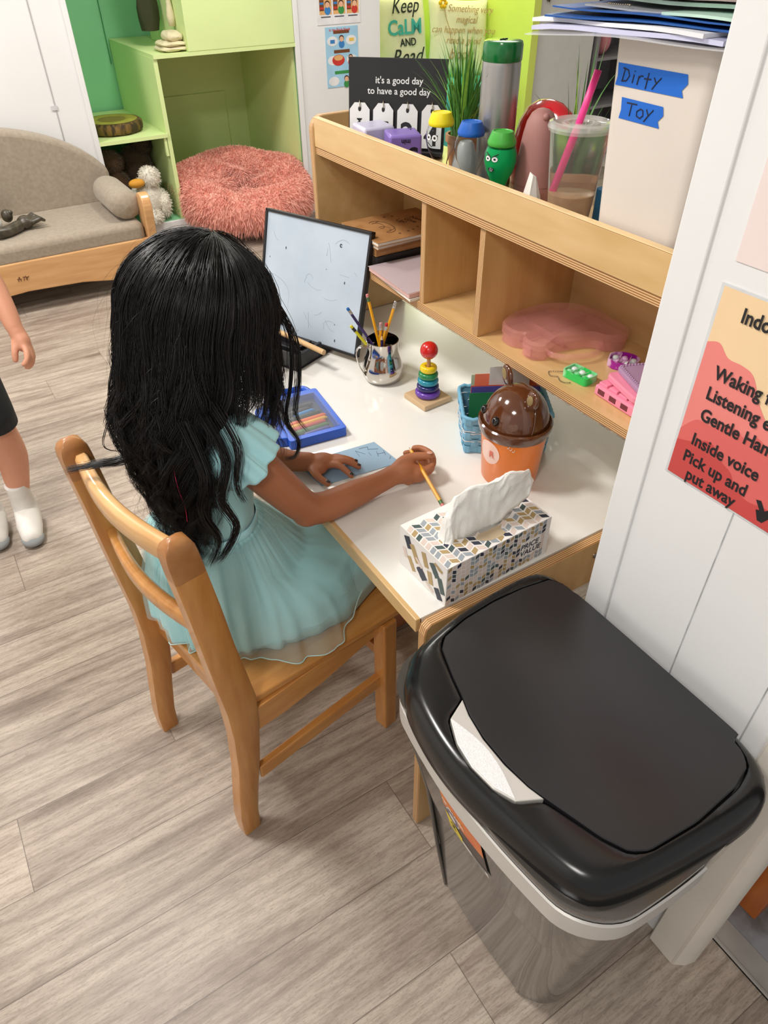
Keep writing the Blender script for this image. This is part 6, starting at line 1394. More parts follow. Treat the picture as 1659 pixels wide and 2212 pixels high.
b.loft([eb(0.866, 0.030, 0.050, 0.265, 1.006), eb(0.850, 0.046, 0.092, 0.263, 1.006), eb(0.82, 0.058, 0.104, 0.262, 1.006), eb(0.77, 0.066, 0.092, 0.260, 1.004), eb(0.70, 0.066, 0.082, 0.252, 1.0), eb(0.64, 0.066, 0.080, 0.246, 0.998), eb(0.56, 0.078, 0.092, 0.236, 0.995), eb(0.47, 0.090, 0.104, 0.230, 0.99), eb(0.41, 0.080, 0.095, 0.230, 0.99)])
def limb(P, R, n=14): b.tube(catmull(P, 5), list(np.interp(np.linspace(0, len(P) - 1, (len(P) - 1) * 5 + 1), range(len(P)), R)), n)
# near arm
limb([(0.275, 0.925, 0.838), (0.300, 0.904, 0.805), (0.345, 0.893, 0.735), (0.388, 0.890, 0.672), (0.425, 0.890, 0.654), (0.490, 0.895, 0.652), (0.545, 0.900, 0.651), (0.578, 0.903, 0.653)], [0.036, 0.037, 0.034, 0.030, 0.0285, 0.0260, 0.0205, 0.0195])
b.ball((0.392, 0.889, 0.660), (0.030, 0.029, 0.028), 16, 10)
# right hand closed around the pencil
b.ball((0.603, 0.899, 0.655), (0.031, 0.022, 0.0225), 20, 14); b.ball((0.624, 0.888, 0.650), (0.018, 0.019, 0.0185), 16, 10); b.tube([(0.572, 0.903, 0.653), (0.600, 0.900, 0.655)], [0.0195, 0.021], 14); b.ball((0.642, 0.898, 0.653), (0.020, 0.017, 0.0165), 16, 10)
def fing(P, r0=0.0074, r1=0.0060): b.tube(catmull(P, 5), list(np.linspace(r0, r1, (len(P) - 1) * 5 + 1)), 12); b.ball(P[-1], r1 * 1.02, 10, 8)
fing([(0.616, 0.884, 0.657), (0.650, 0.877, 0.662), (0.667, 0.900, 0.669), (0.663, 0.928, 0.670), (0.652, 0.938, 0.669)])
fing([(0.613, 0.887, 0.646), (0.652, 0.884, 0.647), (0.672, 0.908, 0.651), (0.660, 0.938, 0.654), (0.638, 0.947, 0.657)])
fing([(0.610, 0.890, 0.640), (0.645, 0.892, 0.6335), (0.655, 0.915, 0.635), (0.634, 0.928, 0.638)], 0.0072, 0.0058)
fing([(0.600, 0.886, 0.638), (0.630, 0.894, 0.6325), (0.636, 0.908, 0.6315), (0.618, 0.918, 0.6320)], 0.0066, 0.0054)
fing([(0.583, 0.905, 0.664), (0.604, 0.907, 0.676), (0.624, 0.902, 0.6805), (0.642, 0.892, 0.6815), (0.653, 0.886, 0.6815)], 0.0098, 0.0072)
# far arm and flat left hand
limb([(0.275, 1.090, 0.838), (0.295, 1.125, 0.80), (0.325, 1.150, 0.730), (0.345, 1.155, 0.668), (0.375, 1.130, 0.655), (0.415, 1.085, 0.650), (0.448, 1.054, 0.6465), (0.478, 1.036, 0.644)], [0.036, 0.036, 0.032, 0.029, 0.028, 0.0245, 0.0205, 0.0185])
b.ball((0.490, 1.029, 0.6425), (0.032, 0.025, 0.0155), 20, 12); b.ball((0.478, 1.014, 0.6415), (0.020, 0.018, 0.012), 16, 10)
fing([(0.500, 1.012, 0.6425), (0.514, 0.998, 0.6450), (0.522, 0.983, 0.6390), (0.527, 0.970, 0.6320)])
fing([(0.508, 1.020, 0.6430), (0.528, 1.006, 0.6460), (0.543, 0.995, 0.6400), (0.554, 0.987, 0.6320)])
fing([(0.510, 1.030, 0.6420), (0.532, 1.018, 0.6440), (0.548, 1.010, 0.6380), (0.557, 1.004, 0.6312)], 0.0070, 0.0057)
fing([(0.505, 1.038, 0.6400), (0.528, 1.031, 0.6410), (0.541, 1.026, 0.6355), (0.549, 1.022, 0.6308)], 0.0064, 0.0052)
fing([(0.468, 1.018, 0.6430), (0.466, 1.000, 0.6410), (0.470, 0.985, 0.6365), (0.477, 0.973, 0.6315)], 0.0088, 0.0066)
# legs under the skirt and desk
for s, y in ((-1, 0.945), (1, 1.055)):
    limb([(0.25, y, 0.440), (0.36, y, 0.436), (0.48, y, 0.432), (0.530, y, 0.420), (0.560, y + 0.05, 0.34), (0.610, y + 0.10, 0.20), (0.635, y + 0.12, 0.09), (0.638, y + 0.12, 0.055)], [0.058, 0.054, 0.043, 0.040, 0.034, 0.030, 0.022, 0.024])
    b.tube([(0.622, y + 0.12, 0.035), (0.675, y + 0.12, 0.03), (0.738, y + 0.12, 0.021)], [0.028, 0.027, 0.019], 14)
obj('body', b, SKIN, girl, world=True, remesh=0.0032, sm_it=3)
def nail(p, nrm, dr, w, l, m, nm='fingernail'):
    b = B(); M_ = MT(p, dr, Vector(nrm).cross(Vector(dr))); b.ball((0, 0, 0), (l, w, 0.0012), 10, 6, M=M_); obj(nm, b, m, girl, world=True, smooth=180)
NP = mat('dark_nail_polish', (30, 22, 30), 0.15, coat=0.6); NB = mat('bare_nail', (200, 150, 130), 0.3)
nail((0.652, 0.8855, 0.6888), (0, -0.1, 1), (0.8, -0.55, 0), 0.0046, 0.0062, NB)
for p, d in (((0.5275, 0.9685, 0.6375), (0.4, -0.9, -0.3)), ((0.5545, 0.9865, 0.6378), (0.8, -0.6, -0.3)), ((0.5575, 1.0035, 0.6368), (0.8, -0.5, -0.3)), ((0.4775, 0.9715, 0.6378), (0.4, -0.9, -0.3))):
    nail(p, (0.15, -0.1, 1), d, 0.0038, 0.0048, NP)
for s in (-1, 1):
    b = B(); b.ball((0.0755, s * 0.028, 0.006), (0.009, 0.0125, 0.0075), 14, 10, M=MH); obj('eye', b, mat('eye_white', (236, 232, 226), 0.2), girl, world=True, smooth=180)
    b = B(); b.ball((0.0835, s * 0.028, 0.002), (0.0022, 0.0055, 0.0055), 12, 8, M=MH); obj('iris', b, mat('iris_brown', (40, 24, 16), 0.15), girl, world=True, smooth=180)
    b = B(); b.tube([hp(0.080, s * 0.014, 0.021), hp(0.080, s * 0.028, 0.025), hp(0.073, s * 0.043, 0.021)], [0.0014, 0.002, 0.001], 6); obj('eyebrow', b, HAIRM, girl, world=True, smooth=180)
b = B(); b.tube([hp(0.0835, -0.015, -0.058), hp(0.0895, 0, -0.058), hp(0.0835, 0.015, -0.058)], [0.0018, 0.0034, 0.0018], 8); obj('lips', b, mat('lips', (140, 76, 66), 0.4), girl, world=True, smooth=180)
# ---- dress
def bod(z, rx, ry, cx, cy, ph=0, n=64):
    return [(cx + (rx + 0.0014 * math.sin(9 * 2 * PI * j / n + ph)) * math.cos(2 * PI * j / n), cy + (ry + 0.0014 * math.cos(7 * 2 * PI * j / n + ph)) * math.sin(2 * PI * j / n), z) for j in range(n)]
b = B(); b.loft([bod(0.868, 0.040, 0.060, 0.266, 1.006), bod(0.862, 0.050, 0.086, 0.265, 1.006), bod(0.845, 0.060, 0.103, 0.264, 1.006), bod(0.815, 0.068, 0.108, 0.263, 1.006), bod(0.77, 0.076, 0.103, 0.261, 1.004), bod(0.72, 0.078, 0.096, 0.256, 1.0, 1), bod(0.67, 0.078, 0.093, 0.250, 0.998, 2), bod(0.640, 0.079, 0.093, 0.247, 0.997, 2)], cap=False)
bodice = obj('bodice', b, AQUA, girl, world=True, smooth=180, solid=0.002)
b = B(); b.loft([bod(0.652, 0.082, 0.0965, 0.2475, 0.9975), bod(0.640, 0.084, 0.0985, 0.2465, 0.997), bod(0.634, 0.083, 0.0975, 0.246, 0.997)], cap=False); obj('waist_seam', b, AQUA, bodice, world=True, smooth=180, solid=0.0015)
def sleeve(S, E, side):
    S = Vector(S); ax = (Vector(E) - S).normalized(); up_ = Vector((0, side, 0.35)); up_ = (up_ - ax * up_.dot(ax)).normalized(); w = ax.cross(up_)
    def f(u, v):
        a = 2 * PI * u; t_ = v; und = 0.5 - 0.5 * math.cos(a)    # 0 at the outside top, 1 under the arm
        L = 0.094 - 0.030 * und; r = 0.047 + 0.021 * t_ ** 1.3 * (1 - 0.4 * und)
        ruf = t_ * (0.0045 * math.sin(9 * a) + 0.0028 * math.sin(17 * a + 1)) + 0.0014 * math.sin(23 * a) * (1 - t_)
        if 0.72 < t_ < 0.78: r -= 0.0008
        r += ruf + 0.004 * math.sin(PI * t_)
        return tuple(S + ax * (-0.022 + L * t_ + 0.003 * math.sin(5 * a) * t_) + (up_ * math.cos(a) + w * math.sin(a)) * r)
    b = B(); b.grid(f, 120, 22); return obj('flutter_sleeve', b, AQUA, bodice, world=True, smooth=180, solid=0.0012)
sleeve((0.270, 0.928, 0.845), (0.385, 0.893, 0.672), -1); sleeve((0.270, 1.086, 0.845), (0.340, 1.150, 0.672), 1)
WCx, WCy, WZ = 0.247, 0.997, 0.638
def poly_r(P):
    A = sorted([(math.atan2(y - WCy, x - WCx), math.hypot(x - WCx, y - WCy), z) for x, y, z in P])
    a = [q[0] for q in A]; a3 = [q - 2 * PI for q in a] + a + [q + 2 * PI for q in a]; r3 = [q[1] for q in A] * 3; z3 = [q[2] for q in A] * 3
    def g(t):
        w = 0.09; rs = [np.interp(t + d, a3, r3) for d in (-w, 0, w)]; zs = [np.interp(t + d, a3, z3) for d in (-w, 0, w)]
        return sum(rs) / 3, sum(zs) / 3
    return g
under = poly_r([(0.128, 1.10, 0.40), (0.122, 1.03, 0.39), (0.150, 0.95, 0.388), (0.20, 0.905, 0.388), (0.27, 0.872, 0.388), (0.36, 0.848, 0.390), (0.45, 0.858, 0.390), (0.520, 0.882, 0.392), (0.575, 0.95, 0.400), (0.580, 1.02, 0.410), (0.560, 1.10, 0.400), (0.46, 1.15, 0.39), (0.34, 1.165, 0.388), (0.22, 1.165, 0.388)])
outer = poly_r([(0.124, 1.11, 0.390), (0.117, 1.03, 0.3885), (0.142, 0.955, 0.3885), (0.185, 0.90, 0.3885), (0.240, 0.860, 0.3885), (0.305, 0.812, 0.3885), (0.352, 0.795, 0.3885), (0.384, 0.782, 0.3885), (0.405, 0.815, 0.3895), (0.440, 0.852, 0.40), (0.50, 0.875, 0.42), (0.550, 0.93, 0.43), (0.560, 1.02, 0.44), (0.545, 1.10, 0.42), (0.46, 1.16, 0.39), (0.34, 1.17, 0.389), (0.22, 1.17, 0.389)])
def skirt(g, e, fold, seed, nu=220, nv=36):
    r = random.Random(seed); ph = [r.uniform(0, 6.28) for _ in range(6)]
    def f(u, v):
        a = -PI + 2 * PI * u; H, zh = g(a); rw = 1 / math.sqrt((math.cos(a) / 0.082) ** 2 + (math.sin(a) / 0.0965) ** 2) + e
        fr = max(0, math.cos(a)) ** 0.7
        side = abs(math.sin(a))
        rr_ = rw + (H - rw) * (v ** (0.85)) + 0.012 * math.sin(PI * v) * (1 - fr)
        zs = WZ - (WZ - zh) * (v ** 1.15)                       # plain side drop
        lap = 0.505 + e; 
        zf = np.interp(v, [0, 0.12, 0.30, 0.80, 0.93, 1.0], [WZ, 0.585, lap + 0.012, lap - 0.012, 0.472, zh])
        k = min(1, fr * 1.15); z = zs * (1 - k) + zf * k
        z += 0.030 * math.sin(PI * min(v * 1.05, 1)) * side * (1 - k) * 1.0
        A = fold * v ** 0.7 * (1 - 0.45 * fr); rr_ += (0.0022 * math.sin(64 * a) + 0.0015 * math.sin(47 * a + 1)) * (1 - v) ** 1.5 * (v > 0)
        w = math.sin(19 * a + ph[0] + 1.5 * v) * 0.5 + math.sin(33 * a + ph[1]) * 0.45 * (1 - v * 0.4) + math.sin(11 * a + ph[2] + 3 * v) * 0.5 + abs(math.sin(14 * a + ph[4] + 2 * v)) * 0.5
        rr_ += A * w * 0.9; z += A * w * 0.7 * (1 - v) + fold * 0.35 * math.sin(8 * v + 5 * a + ph[3]) * v * (1 - v) * 4
        z = max(z, 0.3872 + e * 0.3 if math.hypot(rr_, 0) < 0.40 else 0.38)
        x = WCx + rr_ * math.cos(a); y = WCy + rr_ * math.sin(a)
        if x > 0.41: z = min(z, 0.545)
        return (x, y, z)
    return f
b = B(); b.grid(skirt(under, 0.0, 0.010, 2), 220, 36); sk = obj('skirt', b, AQUA, girl, world=True, smooth=180, solid=0.0012)
fo = skirt(outer, 0.0060, 0.012, 2)
b = B(); b.grid(fo, 240, 36); tul = obj('tulle_overskirt', b, TULLE, girl, world=True, smooth=180)
fo2 = skirt(outer, 0.015, 0.013, 2)
def fo3(u, v): return fo2(0.10 + 0.42 * u, v * (0.93 + 0.05 * math.sin(9 * u)))
b = B(); b.grid(fo3, 150, 34); obj('tulle_layer', b, TULLE, girl, world=True, smooth=180)
b = B(); b.tube([Vector(fo(0.02 + 0.56 * k / 140, 1.0)) + Vector((0, 0, 0.0012)) for k in range(141)], 0.0011, 6); obj('hem_cord', b, mat('aqua_hem', (206, 236, 232), 0.6), tul, world=True, smooth=180)
# ---- hair
def hair_mesh():
    g = np.random.default_rng(12)
    HCn = np.array([0.305, 1.02, 1.008])
    cr = np.array([0.34, 0.02, 0.94]); cr /= np.linalg.norm(cr)       # crown axis, tipped forward
    e1 = np.array([0.94, 0.0, -0.34]); e1 -= cr * (e1 @ cr); e1 /= np.linalg.norm(e1); e2 = np.cross(cr, e1)
    zend_a = np.radians([-180, -150, -130, -112, -98, -88, -75, -60, -48, -36, -24, 0, 30, 60, 100, 140, 180]); zend_z = np.array([.575, .58, .60, .62, .66, .74, .84, .86, .82, .775, .765, .80, .80, .78, .66, .62, .575])
    S = []; NS = 26
    def clump(phi, th0, n, spread, lenk=1.0, seed=0, thick=1.0, wave=1.0):
        ze = np.interp(phi, zend_a, zend_z) + abs(g.normal(0, 0.05)) - 0.01; ze = 1.0 - (1.0 - ze) * lenk
        R = 0.1045 + g.uniform(-0.004, 0.010)
        pw, pw2 = g.uniform(0, 6.28, 2); fr_ = g.uniform(2.2, 3.6); aw = g.uniform(0.005, 0.012) * wave; tw = g.uniform(-0.12, 0.12)
        flr = g.uniform(-0.012, 0.014)
        for s in range(n):
            o = g.normal(0, 1, 3); ps = phi + o[0] * spread; ts = max(0.02, th0 + o[1] * 0.10); jr = o[2] * 0.0026; L = g.uniform(0.86, 1.03); f2 = g.uniform(0, 0.35)
            P = np.zeros((NS, 3))
            # scalp phase along the meridian
            n1 = 9; thE = 1.62
            th = np.linspace(ts, thE, n1); ph = ps + tw * 0.5 * (th - ts)
            wob = 0.0016 * np.sin(6 * th + pw)
            rr_ = R + jr + wob - 0.0045 * np.cos(th)
            D = np.outer(np.cos(th), cr) + (np.sin(th) * np.cos(ph))[:, None] * e1 + (np.sin(th) * np.sin(ph))[:, None] * e2
            P[:n1] = HCn + D * rr_[:, None] * np.array([1.06, 1.03, 1.02])
            p0 = P[n1 - 1]; z0 = p0[2]; zE = z0 - (z0 - ze) * L
            if zE > z0 - 0.03: zE = z0 - 0.03
            t_ = np.linspace(0, 1, NS - n1 + 1)[1:]
            az = math.atan2(p0[1] - HCn[1], p0[0] - HCn[0]); out = np.array([math.cos(az), math.sin(az), 0]); tan = np.array([-math.sin(az), math.cos(az), 0])
            zz = z0 + (zE - z0) * t_; drop = z0 - zz
            back = max(0.0, -math.cos(az)); sidec = max(0.0, -math.sin(az))
            push = back * (0.042 * np.clip(drop / 0.20, 0, 1) ** 1.1 - 0.030 * np.clip((drop - 0.20) / 0.18, 0, 1)) + 0.006 * np.clip(drop / 0.1, 0, 1)
            front = max(0.0, math.cos(az) - 0.35)
            conv = 0.35 * t_ ** 1.5 * f2                     # strands of a lock draw together at the tip
            W = np.clip(drop / 0.12, 0, 1.4)
            wv = aw * W * np.sin(2 * PI * fr_ * drop / 0.36 + pw) ; wv2 = aw * 0.9 * W * np.cos(2 * PI * fr_ * drop / 0.36 * 0.9 + pw2)
            tight = (1 - 0.55 * t_) 
            Q = p0 + np.outer(push + wv2 + flr * t_ + jr * (tight - 1), out) + np.outer(wv + (o[0] * 0.0) - o[0] * spread * 0.105 * (1 - tight), tan)
            Q[:, 2] = zz
            if sidec > 0.4 and back < 0.75: Q[:, 0] -= 0.045 * sidec * np.clip(drop / 0.22, 0, 1.3) * (1 if az < -0.9 else 0)
            if front > 0: Q[:, 0] -= 0.05 * front * np.clip(drop / 0.2, 0, 1)
            P[n1:] = Q
            S.append((P, (g.uniform(0.00030, 0.00052)) * thick, 0))
    K = 0
    for k in range(330):                                           # the mass: back, near side, far side
        u = g.random(); phi = np.radians(-180 + 360 * u)
        a = abs(math.degrees(phi))
        if a < 32 and g.random() < 0.72: continue
        if 32 <= a < 62 and g.random() < 0.25: continue
        clump(phi, g.uniform(0.05, 1.15) ** 1.0, 26, 0.035 if g.random() < 0.7 else 0.07)
    for k in range(60): clump(np.radians(g.uniform(-178, -95)), g.uniform(0.1, 0.9), 30, 0.045, 1.0, wave=1.3)
    for k in range(26): clump(np.radians(g.uniform(-52, -18)), g.uniform(0.1, 0.9), 13, 0.012, g.uniform(0.8, 1.25), wave=1.1)
    for k in range(60):                                            # smooth covering layer from the parting
        clump(np.radians(g.uniform(-180, 180)), g.uniform(0.03, 0.25), 26, 0.075, 0.9)
    def free(pts, n, sp, thick=1.0, tip=0.25, wv_=0.0):
        C_ = np.array([list(p) for p in catmull(pts, 6)]); idx = np.linspace(0, len(C_) - 1, NS); C_ = np.stack([np.interp(idx, range(len(C_)), C_[:, c]) for c in range(3)], 1)
        for s in range(n):
            o = g.normal(0, sp, 3); t_ = np.linspace(0, 1, NS)[:, None]; S.append((C_ + o * (1 - (1 - tip) * t_) + g.normal(0, sp * 0.5, 3) * t_ * t_, g.uniform(0.0003, 0.0005) * thick, 1))
    free([(0.235, 0.960, 0.92), (0.212, 0.965, 0.865), (0.178, 0.980, 0.828), (0.132, 0.990, 0.812), (0.094, 1.000, 0.812), (0.052, 1.022, 0.804)], 150, 0.0065, 0.85, 0.22)
    free([(0.150, 0.955, 0.95), (0.118, 0.950, 0.90), (0.108, 0.965, 0.865), (0.118, 0.985, 0.838), (0.150, 1.0, 0.815)], 6, 0.001)
    free([(0.400, 0.965, 1.03), (0.425, 0.960, 0.96), (0.415, 0.955, 0.88), (0.395, 0.945, 0.82), (0.405, 0.925, 0.785), (0.385, 0.90, 0.775), (0.36, 0.885, 0.79)], 44, 0.0042, 1.0, 0.2)
    free([(0.405, 0.975, 1.02), (0.432, 0.965, 0.95), (0.428, 0.955, 0.88), (0.410, 0.94, 0.83), (0.422, 0.925, 0.80)], 34, 0.0045, 1.0, 0.3)
    free([(0.215, 0.895, 0.90), (0.222, 0.865, 0.82), (0.205, 0.862, 0.76), (0.220, 0.858, 0.70), (0.200, 0.860, 0.655)], 90, 0.0062, 1.0, 0.25)
    free([(0.245, 0.893, 0.90), (0.255, 0.860, 0.84), (0.235, 0.852, 0.78), (0.250, 0.850, 0.72), (0.225, 0.852, 0.675), (0.212, 0.862, 0.655)], 80, 0.0058, 1.0, 0.25)
    free([(0.262, 0.900, 0.92), (0.275, 0.858, 0.86), (0.262, 0.850, 0.80), (0.270, 0.852, 0.76)], 44, 0.005, 1.0, 0.25)
    for k in range(150):                                           # fly-aways
        phi = g.uniform(-PI, PI); el = g.uniform(-0.2, 1.5); d = np.array([math.cos(phi) * math.cos(el), math.sin(phi) * math.cos(el), math.sin(el)]); p = HCn + d * 0.112
        c_ = g.normal(0, 1, 3) * 0.02; P = [p, p + d * 0.012 + c_ * 0.3 - np.array([0.004, 0, 0.01]), p + d * 0.022 + c_ * 0.8 - np.array([0.01, 0, 0.05]), p + d * g.uniform(0.0, 0.035) + c_ - np.array([0.02, 0, 0.10])]
        free([tuple(q) for q in P], 1, 0.0, 0.35)
    for k in range(110):
        z = g.uniform(0.66, 0.98); y = g.uniform(0.90, 1.06); p = np.array([0.305 - 0.115 - 0.040 * min(1, (1.0 - z) / 0.17) + 0.015, y, z]); c_ = g.normal(0, 1, 3)
        P = [p, p + np.array([-0.016, 0.004 * c_[1], -0.01]), p + np.array([-0.02 + 0.010 * c_[0], 0.012 * c_[1], -0.035]), p + np.array([-0.006 + 0.014 * c_[0], 0.015 * c_[1], -0.065])]
        free([tuple(q) for q in P], 1, 0.0, 0.35)
    n = len(S); NP_ = NS
    V = np.zeros((n, NP_, 3, 3))
    for i, (P, w, kind) in enumerate(S):
        T = np.gradient(P, axis=0); T /= np.linalg.norm(T, axis=1)[:, None] + 1e-12
        ref = np.array([0.577, 0.577, 0.577]) if i % 2 else np.array([0.7, -0.7, 0.1])
        U = np.cross(T, ref); U /= np.linalg.norm(U, axis=1)[:, None] + 1e-12; Wd = np.cross(T, U)
        t_ = np.linspace(0, 1, NP_); rad = w * (1 - 0.85 * np.clip((t_ - 0.55) / 0.45, 0, 1))
        for j in range(3):
            a = 2 * PI * j / 3; V[i, :, j] = P + (U * math.cos(a) + Wd * math.sin(a)) * rad[:, None]
    base = (np.arange(n) * NP_ * 3)[:, None, None]; k = np.arange(NP_ - 1)[None, :, None] * 3; j = np.arange(3)[None, None, :]; j2 = (j + 1) % 3
    F = np.stack([base + k + j, base + k + j2, base + k + 3 + j2, base + k + 3 + j], -1).reshape(-1, 4)
    return V.reshape(-1, 3), F
V, F = hair_mesh()
inv = np.array(WM['person'].inverted()); V = V @ inv[:3, :3].T + inv[:3, 3]
# dark under-layer close to the scalp
cb = B(); cb.ball((0.300, 1.02, 1.006), (0.100, 0.097, 0.098), 40, 26)
def fall(u, v):
    a = math.radians(70 + 215 * u); z = 0.99 - 0.26 * v; bk = max(0, -math.cos(a)); r_ = 0.094 + bk * (0.034 * min(1, (1.0 - z) / 0.17)) - 0.01 * v
    sd_ = max(0, -math.sin(a)) * max(0.0, 1 - bk); return (0.303 + r_ * math.cos(a) - 0.03 * sd_ * v, 1.02 + r_ * math.sin(a) * (1 - 0.12 * v), z)
cb.grid(fall, 50, 16)
cv = np.array([tuple(WM['person'].inverted() @ Vector(p)) for p in cb.v])
# keep the scalp layer off the face
facedir = np.array([0.86, -0.03, -0.5]); facedir /= np.linalg.norm(facedir); hcl = np.array(tuple(WM['person'].inverted() @ HC))
off = len(V); keepf = []
for f in cb.f:
    c_ = cv[list(f)].mean(0) - hcl
    if (c_ / (np.linalg.norm(c_) + 1e-9)) @ facedir > 0.62: continue
    keepf.append(tuple(off + i for i in f))
me = bpy.data.meshes.new('hair'); allv = np.concatenate([V, cv]); me.vertices.add(len(allv)); me.vertices.foreach_set('co', allv.ravel())
nq = len(F); tris = [f for f in keepf if len(f) == 3]; quads = [f for f in keepf if len(f) == 4]
loops = np.concatenate([F.ravel(), np.array(quads).ravel(), np.array(tris).ravel()]).astype(np.int32); tot = np.concatenate([np.full(nq + len(quads), 4), np.full(len(tris), 3)]).astype(np.int32)
me.loops.add(len(loops)); me.loops.foreach_set('vertex_index', loops); me.polygons.add(len(tot)); me.polygons.foreach_set('loop_start', np.concatenate([[0], np.cumsum(tot)[:-1]]).astype(np.int32)); me.polygons.foreach_set('loop_total', tot)
me.polygons.foreach_set('use_smooth', [True] * len(tot)); me.materials.append(HAIRM); me.update(calc_edges=True); me.validate()
ho = bpy.data.objects.new('hair', me); COL.objects.link(ho); ho.parent = girl; ho['label'] = 'long loose wavy black hair'; WM['hair'] = WM['person']
# one pink tinsel strand
b = B(); b.tube(catmull([(0.185, 0.895, 0.84), (0.183, 0.888, 0.80), (0.186, 0.886, 0.765), (0.184, 0.885, 0.735)], 5), 0.0005, 5); obj('hair_tinsel', b, mat('pink_tinsel', (226, 60, 110), 0.3, 0.4), ho, world=True)
# the pencil in her hand
pencil('pencil', 'yellow pencil held in the girl\'s right hand', (0.6475, 0.949, 0.6655), (0.600, 0.768, 0.661), YEL, FG, ER, True)

# ================================================================ THE OTHER CHILD
SK2 = mat('light_skin', (224, 160, 130), 0.5, var=0.03, sss=0.12)
kid2 = thing('person', 'child at the left edge wearing dark shorts and white socks, standing', 'person', (-0.13, 2.02, 0))
b = B()
limb([(0.020, 2.04, 0.92), (0.060, 2.07, 0.84), (0.085, 2.05, 0.76), (0.095, 2.01, 0.69), (0.098, 1.985, 0.645)], [0.036, 0.034, 0.030, 0.026, 0.021])
b.ball((0.104, 1.975, 0.612), (0.022, 0.026, 0.030), 18, 12); b.tube([(0.099, 1.985, 0.645), (0.103, 1.978, 0.618)], [0.021, 0.022], 12)
fing([(0.112, 1.988, 0.600), (0.114, 1.986, 0.575), (0.106, 1.976, 0.555), (0.094, 1.970, 0.545)], 0.0095, 0.0075)
fing([(0.116, 1.970, 0.598), (0.116, 1.962, 0.574), (0.107, 1.955, 0.556), (0.096, 1.952, 0.548)], 0.0095, 0.0075)
fing([(0.110, 1.958, 0.600), (0.110, 1.944, 0.578), (0.102, 1.938, 0.562), (0.092, 1.938, 0.556)], 0.009, 0.0075)
fing([(0.104, 1.952, 0.606), (0.102, 1.932, 0.590), (0.094, 1.926, 0.576), (0.086, 1.928, 0.570)], 0.0085, 0.007)
fing([(0.088, 1.972, 0.616), (0.078, 1.956, 0.596), (0.072, 1.952, 0.576)], 0.0105, 0.0082)
limb([(-0.25, 2.04, 0.92), (-0.29, 2.05, 0.84), (-0.31, 2.04, 0.76), (-0.32, 2.0, 0.69), (-0.32, 1.97, 0.62)], [0.036, 0.034, 0.030, 0.026, 0.021]); b.ball((-0.32, 1.96, 0.59), (0.022, 0.026, 0.030), 14, 10)
for k in range(4): fing([(-0.318 - 0.002 * k, 1.975 - 0.012 * k, 0.580), (-0.316, 1.970 - 0.013 * k, 0.552), (-0.308, 1.964 - 0.013 * k, 0.535)], 0.009, 0.007)
fing([(-0.305, 1.955, 0.595), (-0.295, 1.945, 0.570)], 0.010, 0.008)
b.loft([eb(0.97, 0.06, 0.045, -0.115, 2.04), eb(0.94, 0.13, 0.06, -0.115, 2.04), eb(0.85, 0.125, 0.07, -0.115, 2.04), eb(0.70, 0.11, 0.07, -0.115, 2.04), eb(0.58, 0.12, 0.08, -0.115, 2.04), eb(0.50, 0.115, 0.075, -0.115, 2.04)])
b.tube([(-0.115, 2.04, 0.95), (-0.115, 2.03, 1.02)], [0.04, 0.036], 16)
b.ball((-0.115, 2.02, 1.11), (0.074, 0.088, 0.094), 24, 16); b.ball((-0.115, 1.985, 1.065), (0.054, 0.058, 0.056), 20, 14); b.ball((-0.115, 1.925, 1.082), (0.010, 0.014, 0.012), 10, 8)
for s in (-1, 1): b.ball((-0.115 + s * 0.076, 2.03, 1.09), (0.008, 0.014, 0.020), 12, 8)
b.tube([(-0.132, 1.934, 1.052), (-0.115, 1.930, 1.050), (-0.098, 1.934, 1.052)], [0.003, 0.006, 0.003], 8)
limb([(-0.065, 2.04, 0.55), (-0.048, 2.03, 0.44), (-0.030, 2.015, 0.345), (-0.026, 2.03, 0.26), (-0.038, 2.05, 0.17), (-0.046, 2.045, 0.11), (-0.046, 2.045, 0.06)], [0.068, 0.058, 0.044, 0.044, 0.037, 0.027, 0.028])
limb([(-0.165, 2.04, 0.55), (-0.175, 2.05, 0.44), (-0.17, 2.06, 0.345), (-0.155, 2.08, 0.26), (-0.145, 2.09, 0.17), (-0.140, 2.085, 0.11), (-0.140, 2.085, 0.06)], [0.068, 0.058, 0.044, 0.044, 0.037, 0.027, 0.028])
for x, y in ((-0.047, 2.045), (-0.140, 2.085)): b.tube([(x, y + 0.02, 0.035), (x - 0.006, y - 0.05, 0.035), (x - 0.012, y - 0.11, 0.024)], [0.030, 0.031, 0.024], 16)
obj('body', b, SK2, kid2, world=True, remesh=0.0045, sm_it=3)
b = B(); b.ball((-0.115, 2.035, 1.13), (0.082, 0.090, 0.088), 28, 18); b.v = [(x, max(y, 1.955), max(z, 1.075 + (0.04 if y < 2.0 else 0))) for x, y, z in b.v]; obj('hair', b, mat('short_brown_hair', (60, 42, 30), 0.6), kid2, world=True, smooth=180)
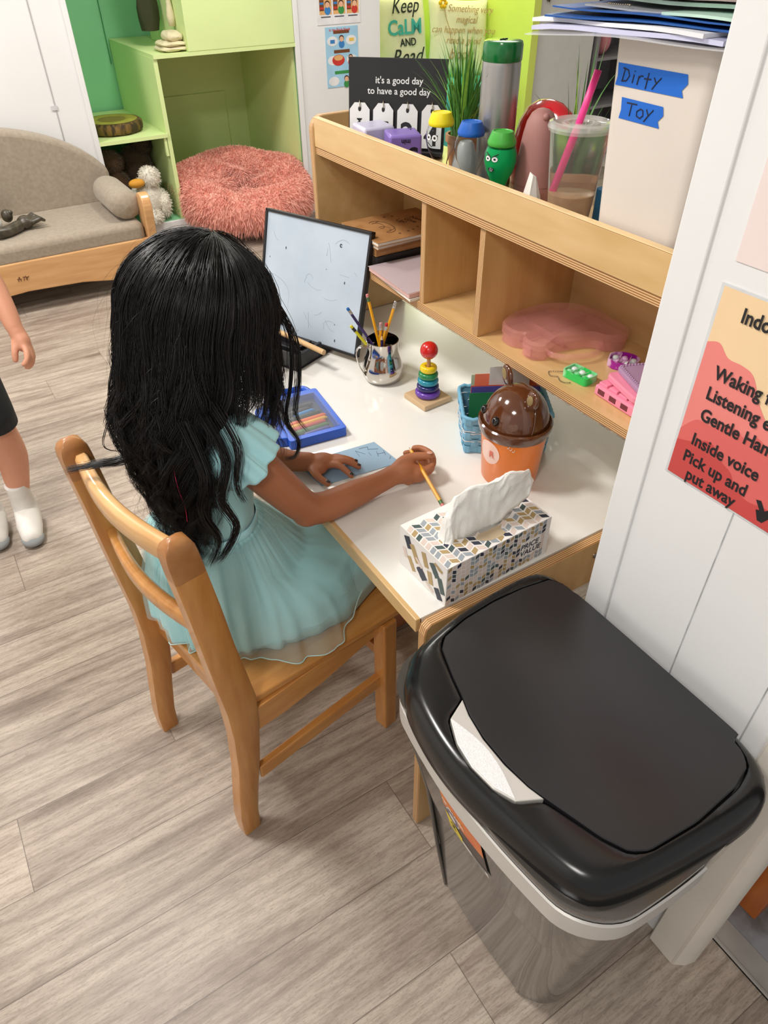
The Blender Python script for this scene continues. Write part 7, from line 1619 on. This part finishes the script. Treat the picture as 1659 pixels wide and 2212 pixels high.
for s in (-1, 1):
    b = B(); b.ball((-0.115 + s * 0.027, 1.937, 1.110), (0.010, 0.006, 0.007), 12, 8); obj('eye', b, mat('eye_dark', (30, 22, 18), 0.2), kid2, world=True, smooth=180)
b = B(); b.loft([eb(0.955, 0.105, 0.062, -0.115, 2.04), eb(0.93, 0.145, 0.072, -0.115, 2.04), eb(0.85, 0.135, 0.082, -0.115, 2.04), eb(0.70, 0.125, 0.084, -0.115, 2.04), eb(0.565, 0.13, 0.090, -0.115, 2.04)], cap=False)
obj('shirt', b, mat('white_shirt', (226, 226, 230), 0.8), kid2, world=True, smooth=180, solid=0.003)
for x, dx in ((-0.060, 0.018), (-0.168, -0.01)):
    b = B(); b.loft([eb(0.58, 0.072, 0.090, x, 2.04), eb(0.50, 0.074, 0.086, x + dx * 0.4, 2.035), eb(0.42, 0.066, 0.074, x + dx, 2.025), eb(0.375, 0.062, 0.070, x + dx * 1.2, 2.02)], cap=False); obj('shorts_leg', b, mat('dark_shorts', (26, 32, 40), 0.8), kid2, world=True, smooth=180, solid=0.004)
SOCK = mat('sock_white', (234, 230, 224), 0.85, bump=0.3, bscale=200); SOLE = mat('sock_grey', (158, 162, 164), 0.85)
for x, y, nm in ((-0.047, 2.045, 0), (-0.140, 2.085, 1)):
    b = B()
    b.tube(catmull([(x, y, 0.155), (x, y, 0.11), (x, y + 0.004, 0.062), (x - 0.003, y - 0.015, 0.040), (x - 0.008, y - 0.070, 0.038), (x - 0.013, y - 0.118, 0.028), (x - 0.014, y - 0.134, 0.026)], 4), list(np.interp(np.linspace(0, 6, 25), range(7), [0.033, 0.032, 0.036, 0.0375, 0.0365, 0.0285, 0.016])), 20); b.v = [(a, c, max(d, 0.001)) for a, c, d in b.v]
    so = obj('sock', b, SOCK, kid2, world=True, smooth=180)
    b = B(); b.ball((x - 0.0125, y - 0.110, 0.0215), (0.0335, 0.036, 0.0215), 18, 12); b.v = [(a, c, max(d, 0.0008)) for a, c, d in b.v]; obj('sock_toe', b, SOLE, so, world=True, smooth=180)
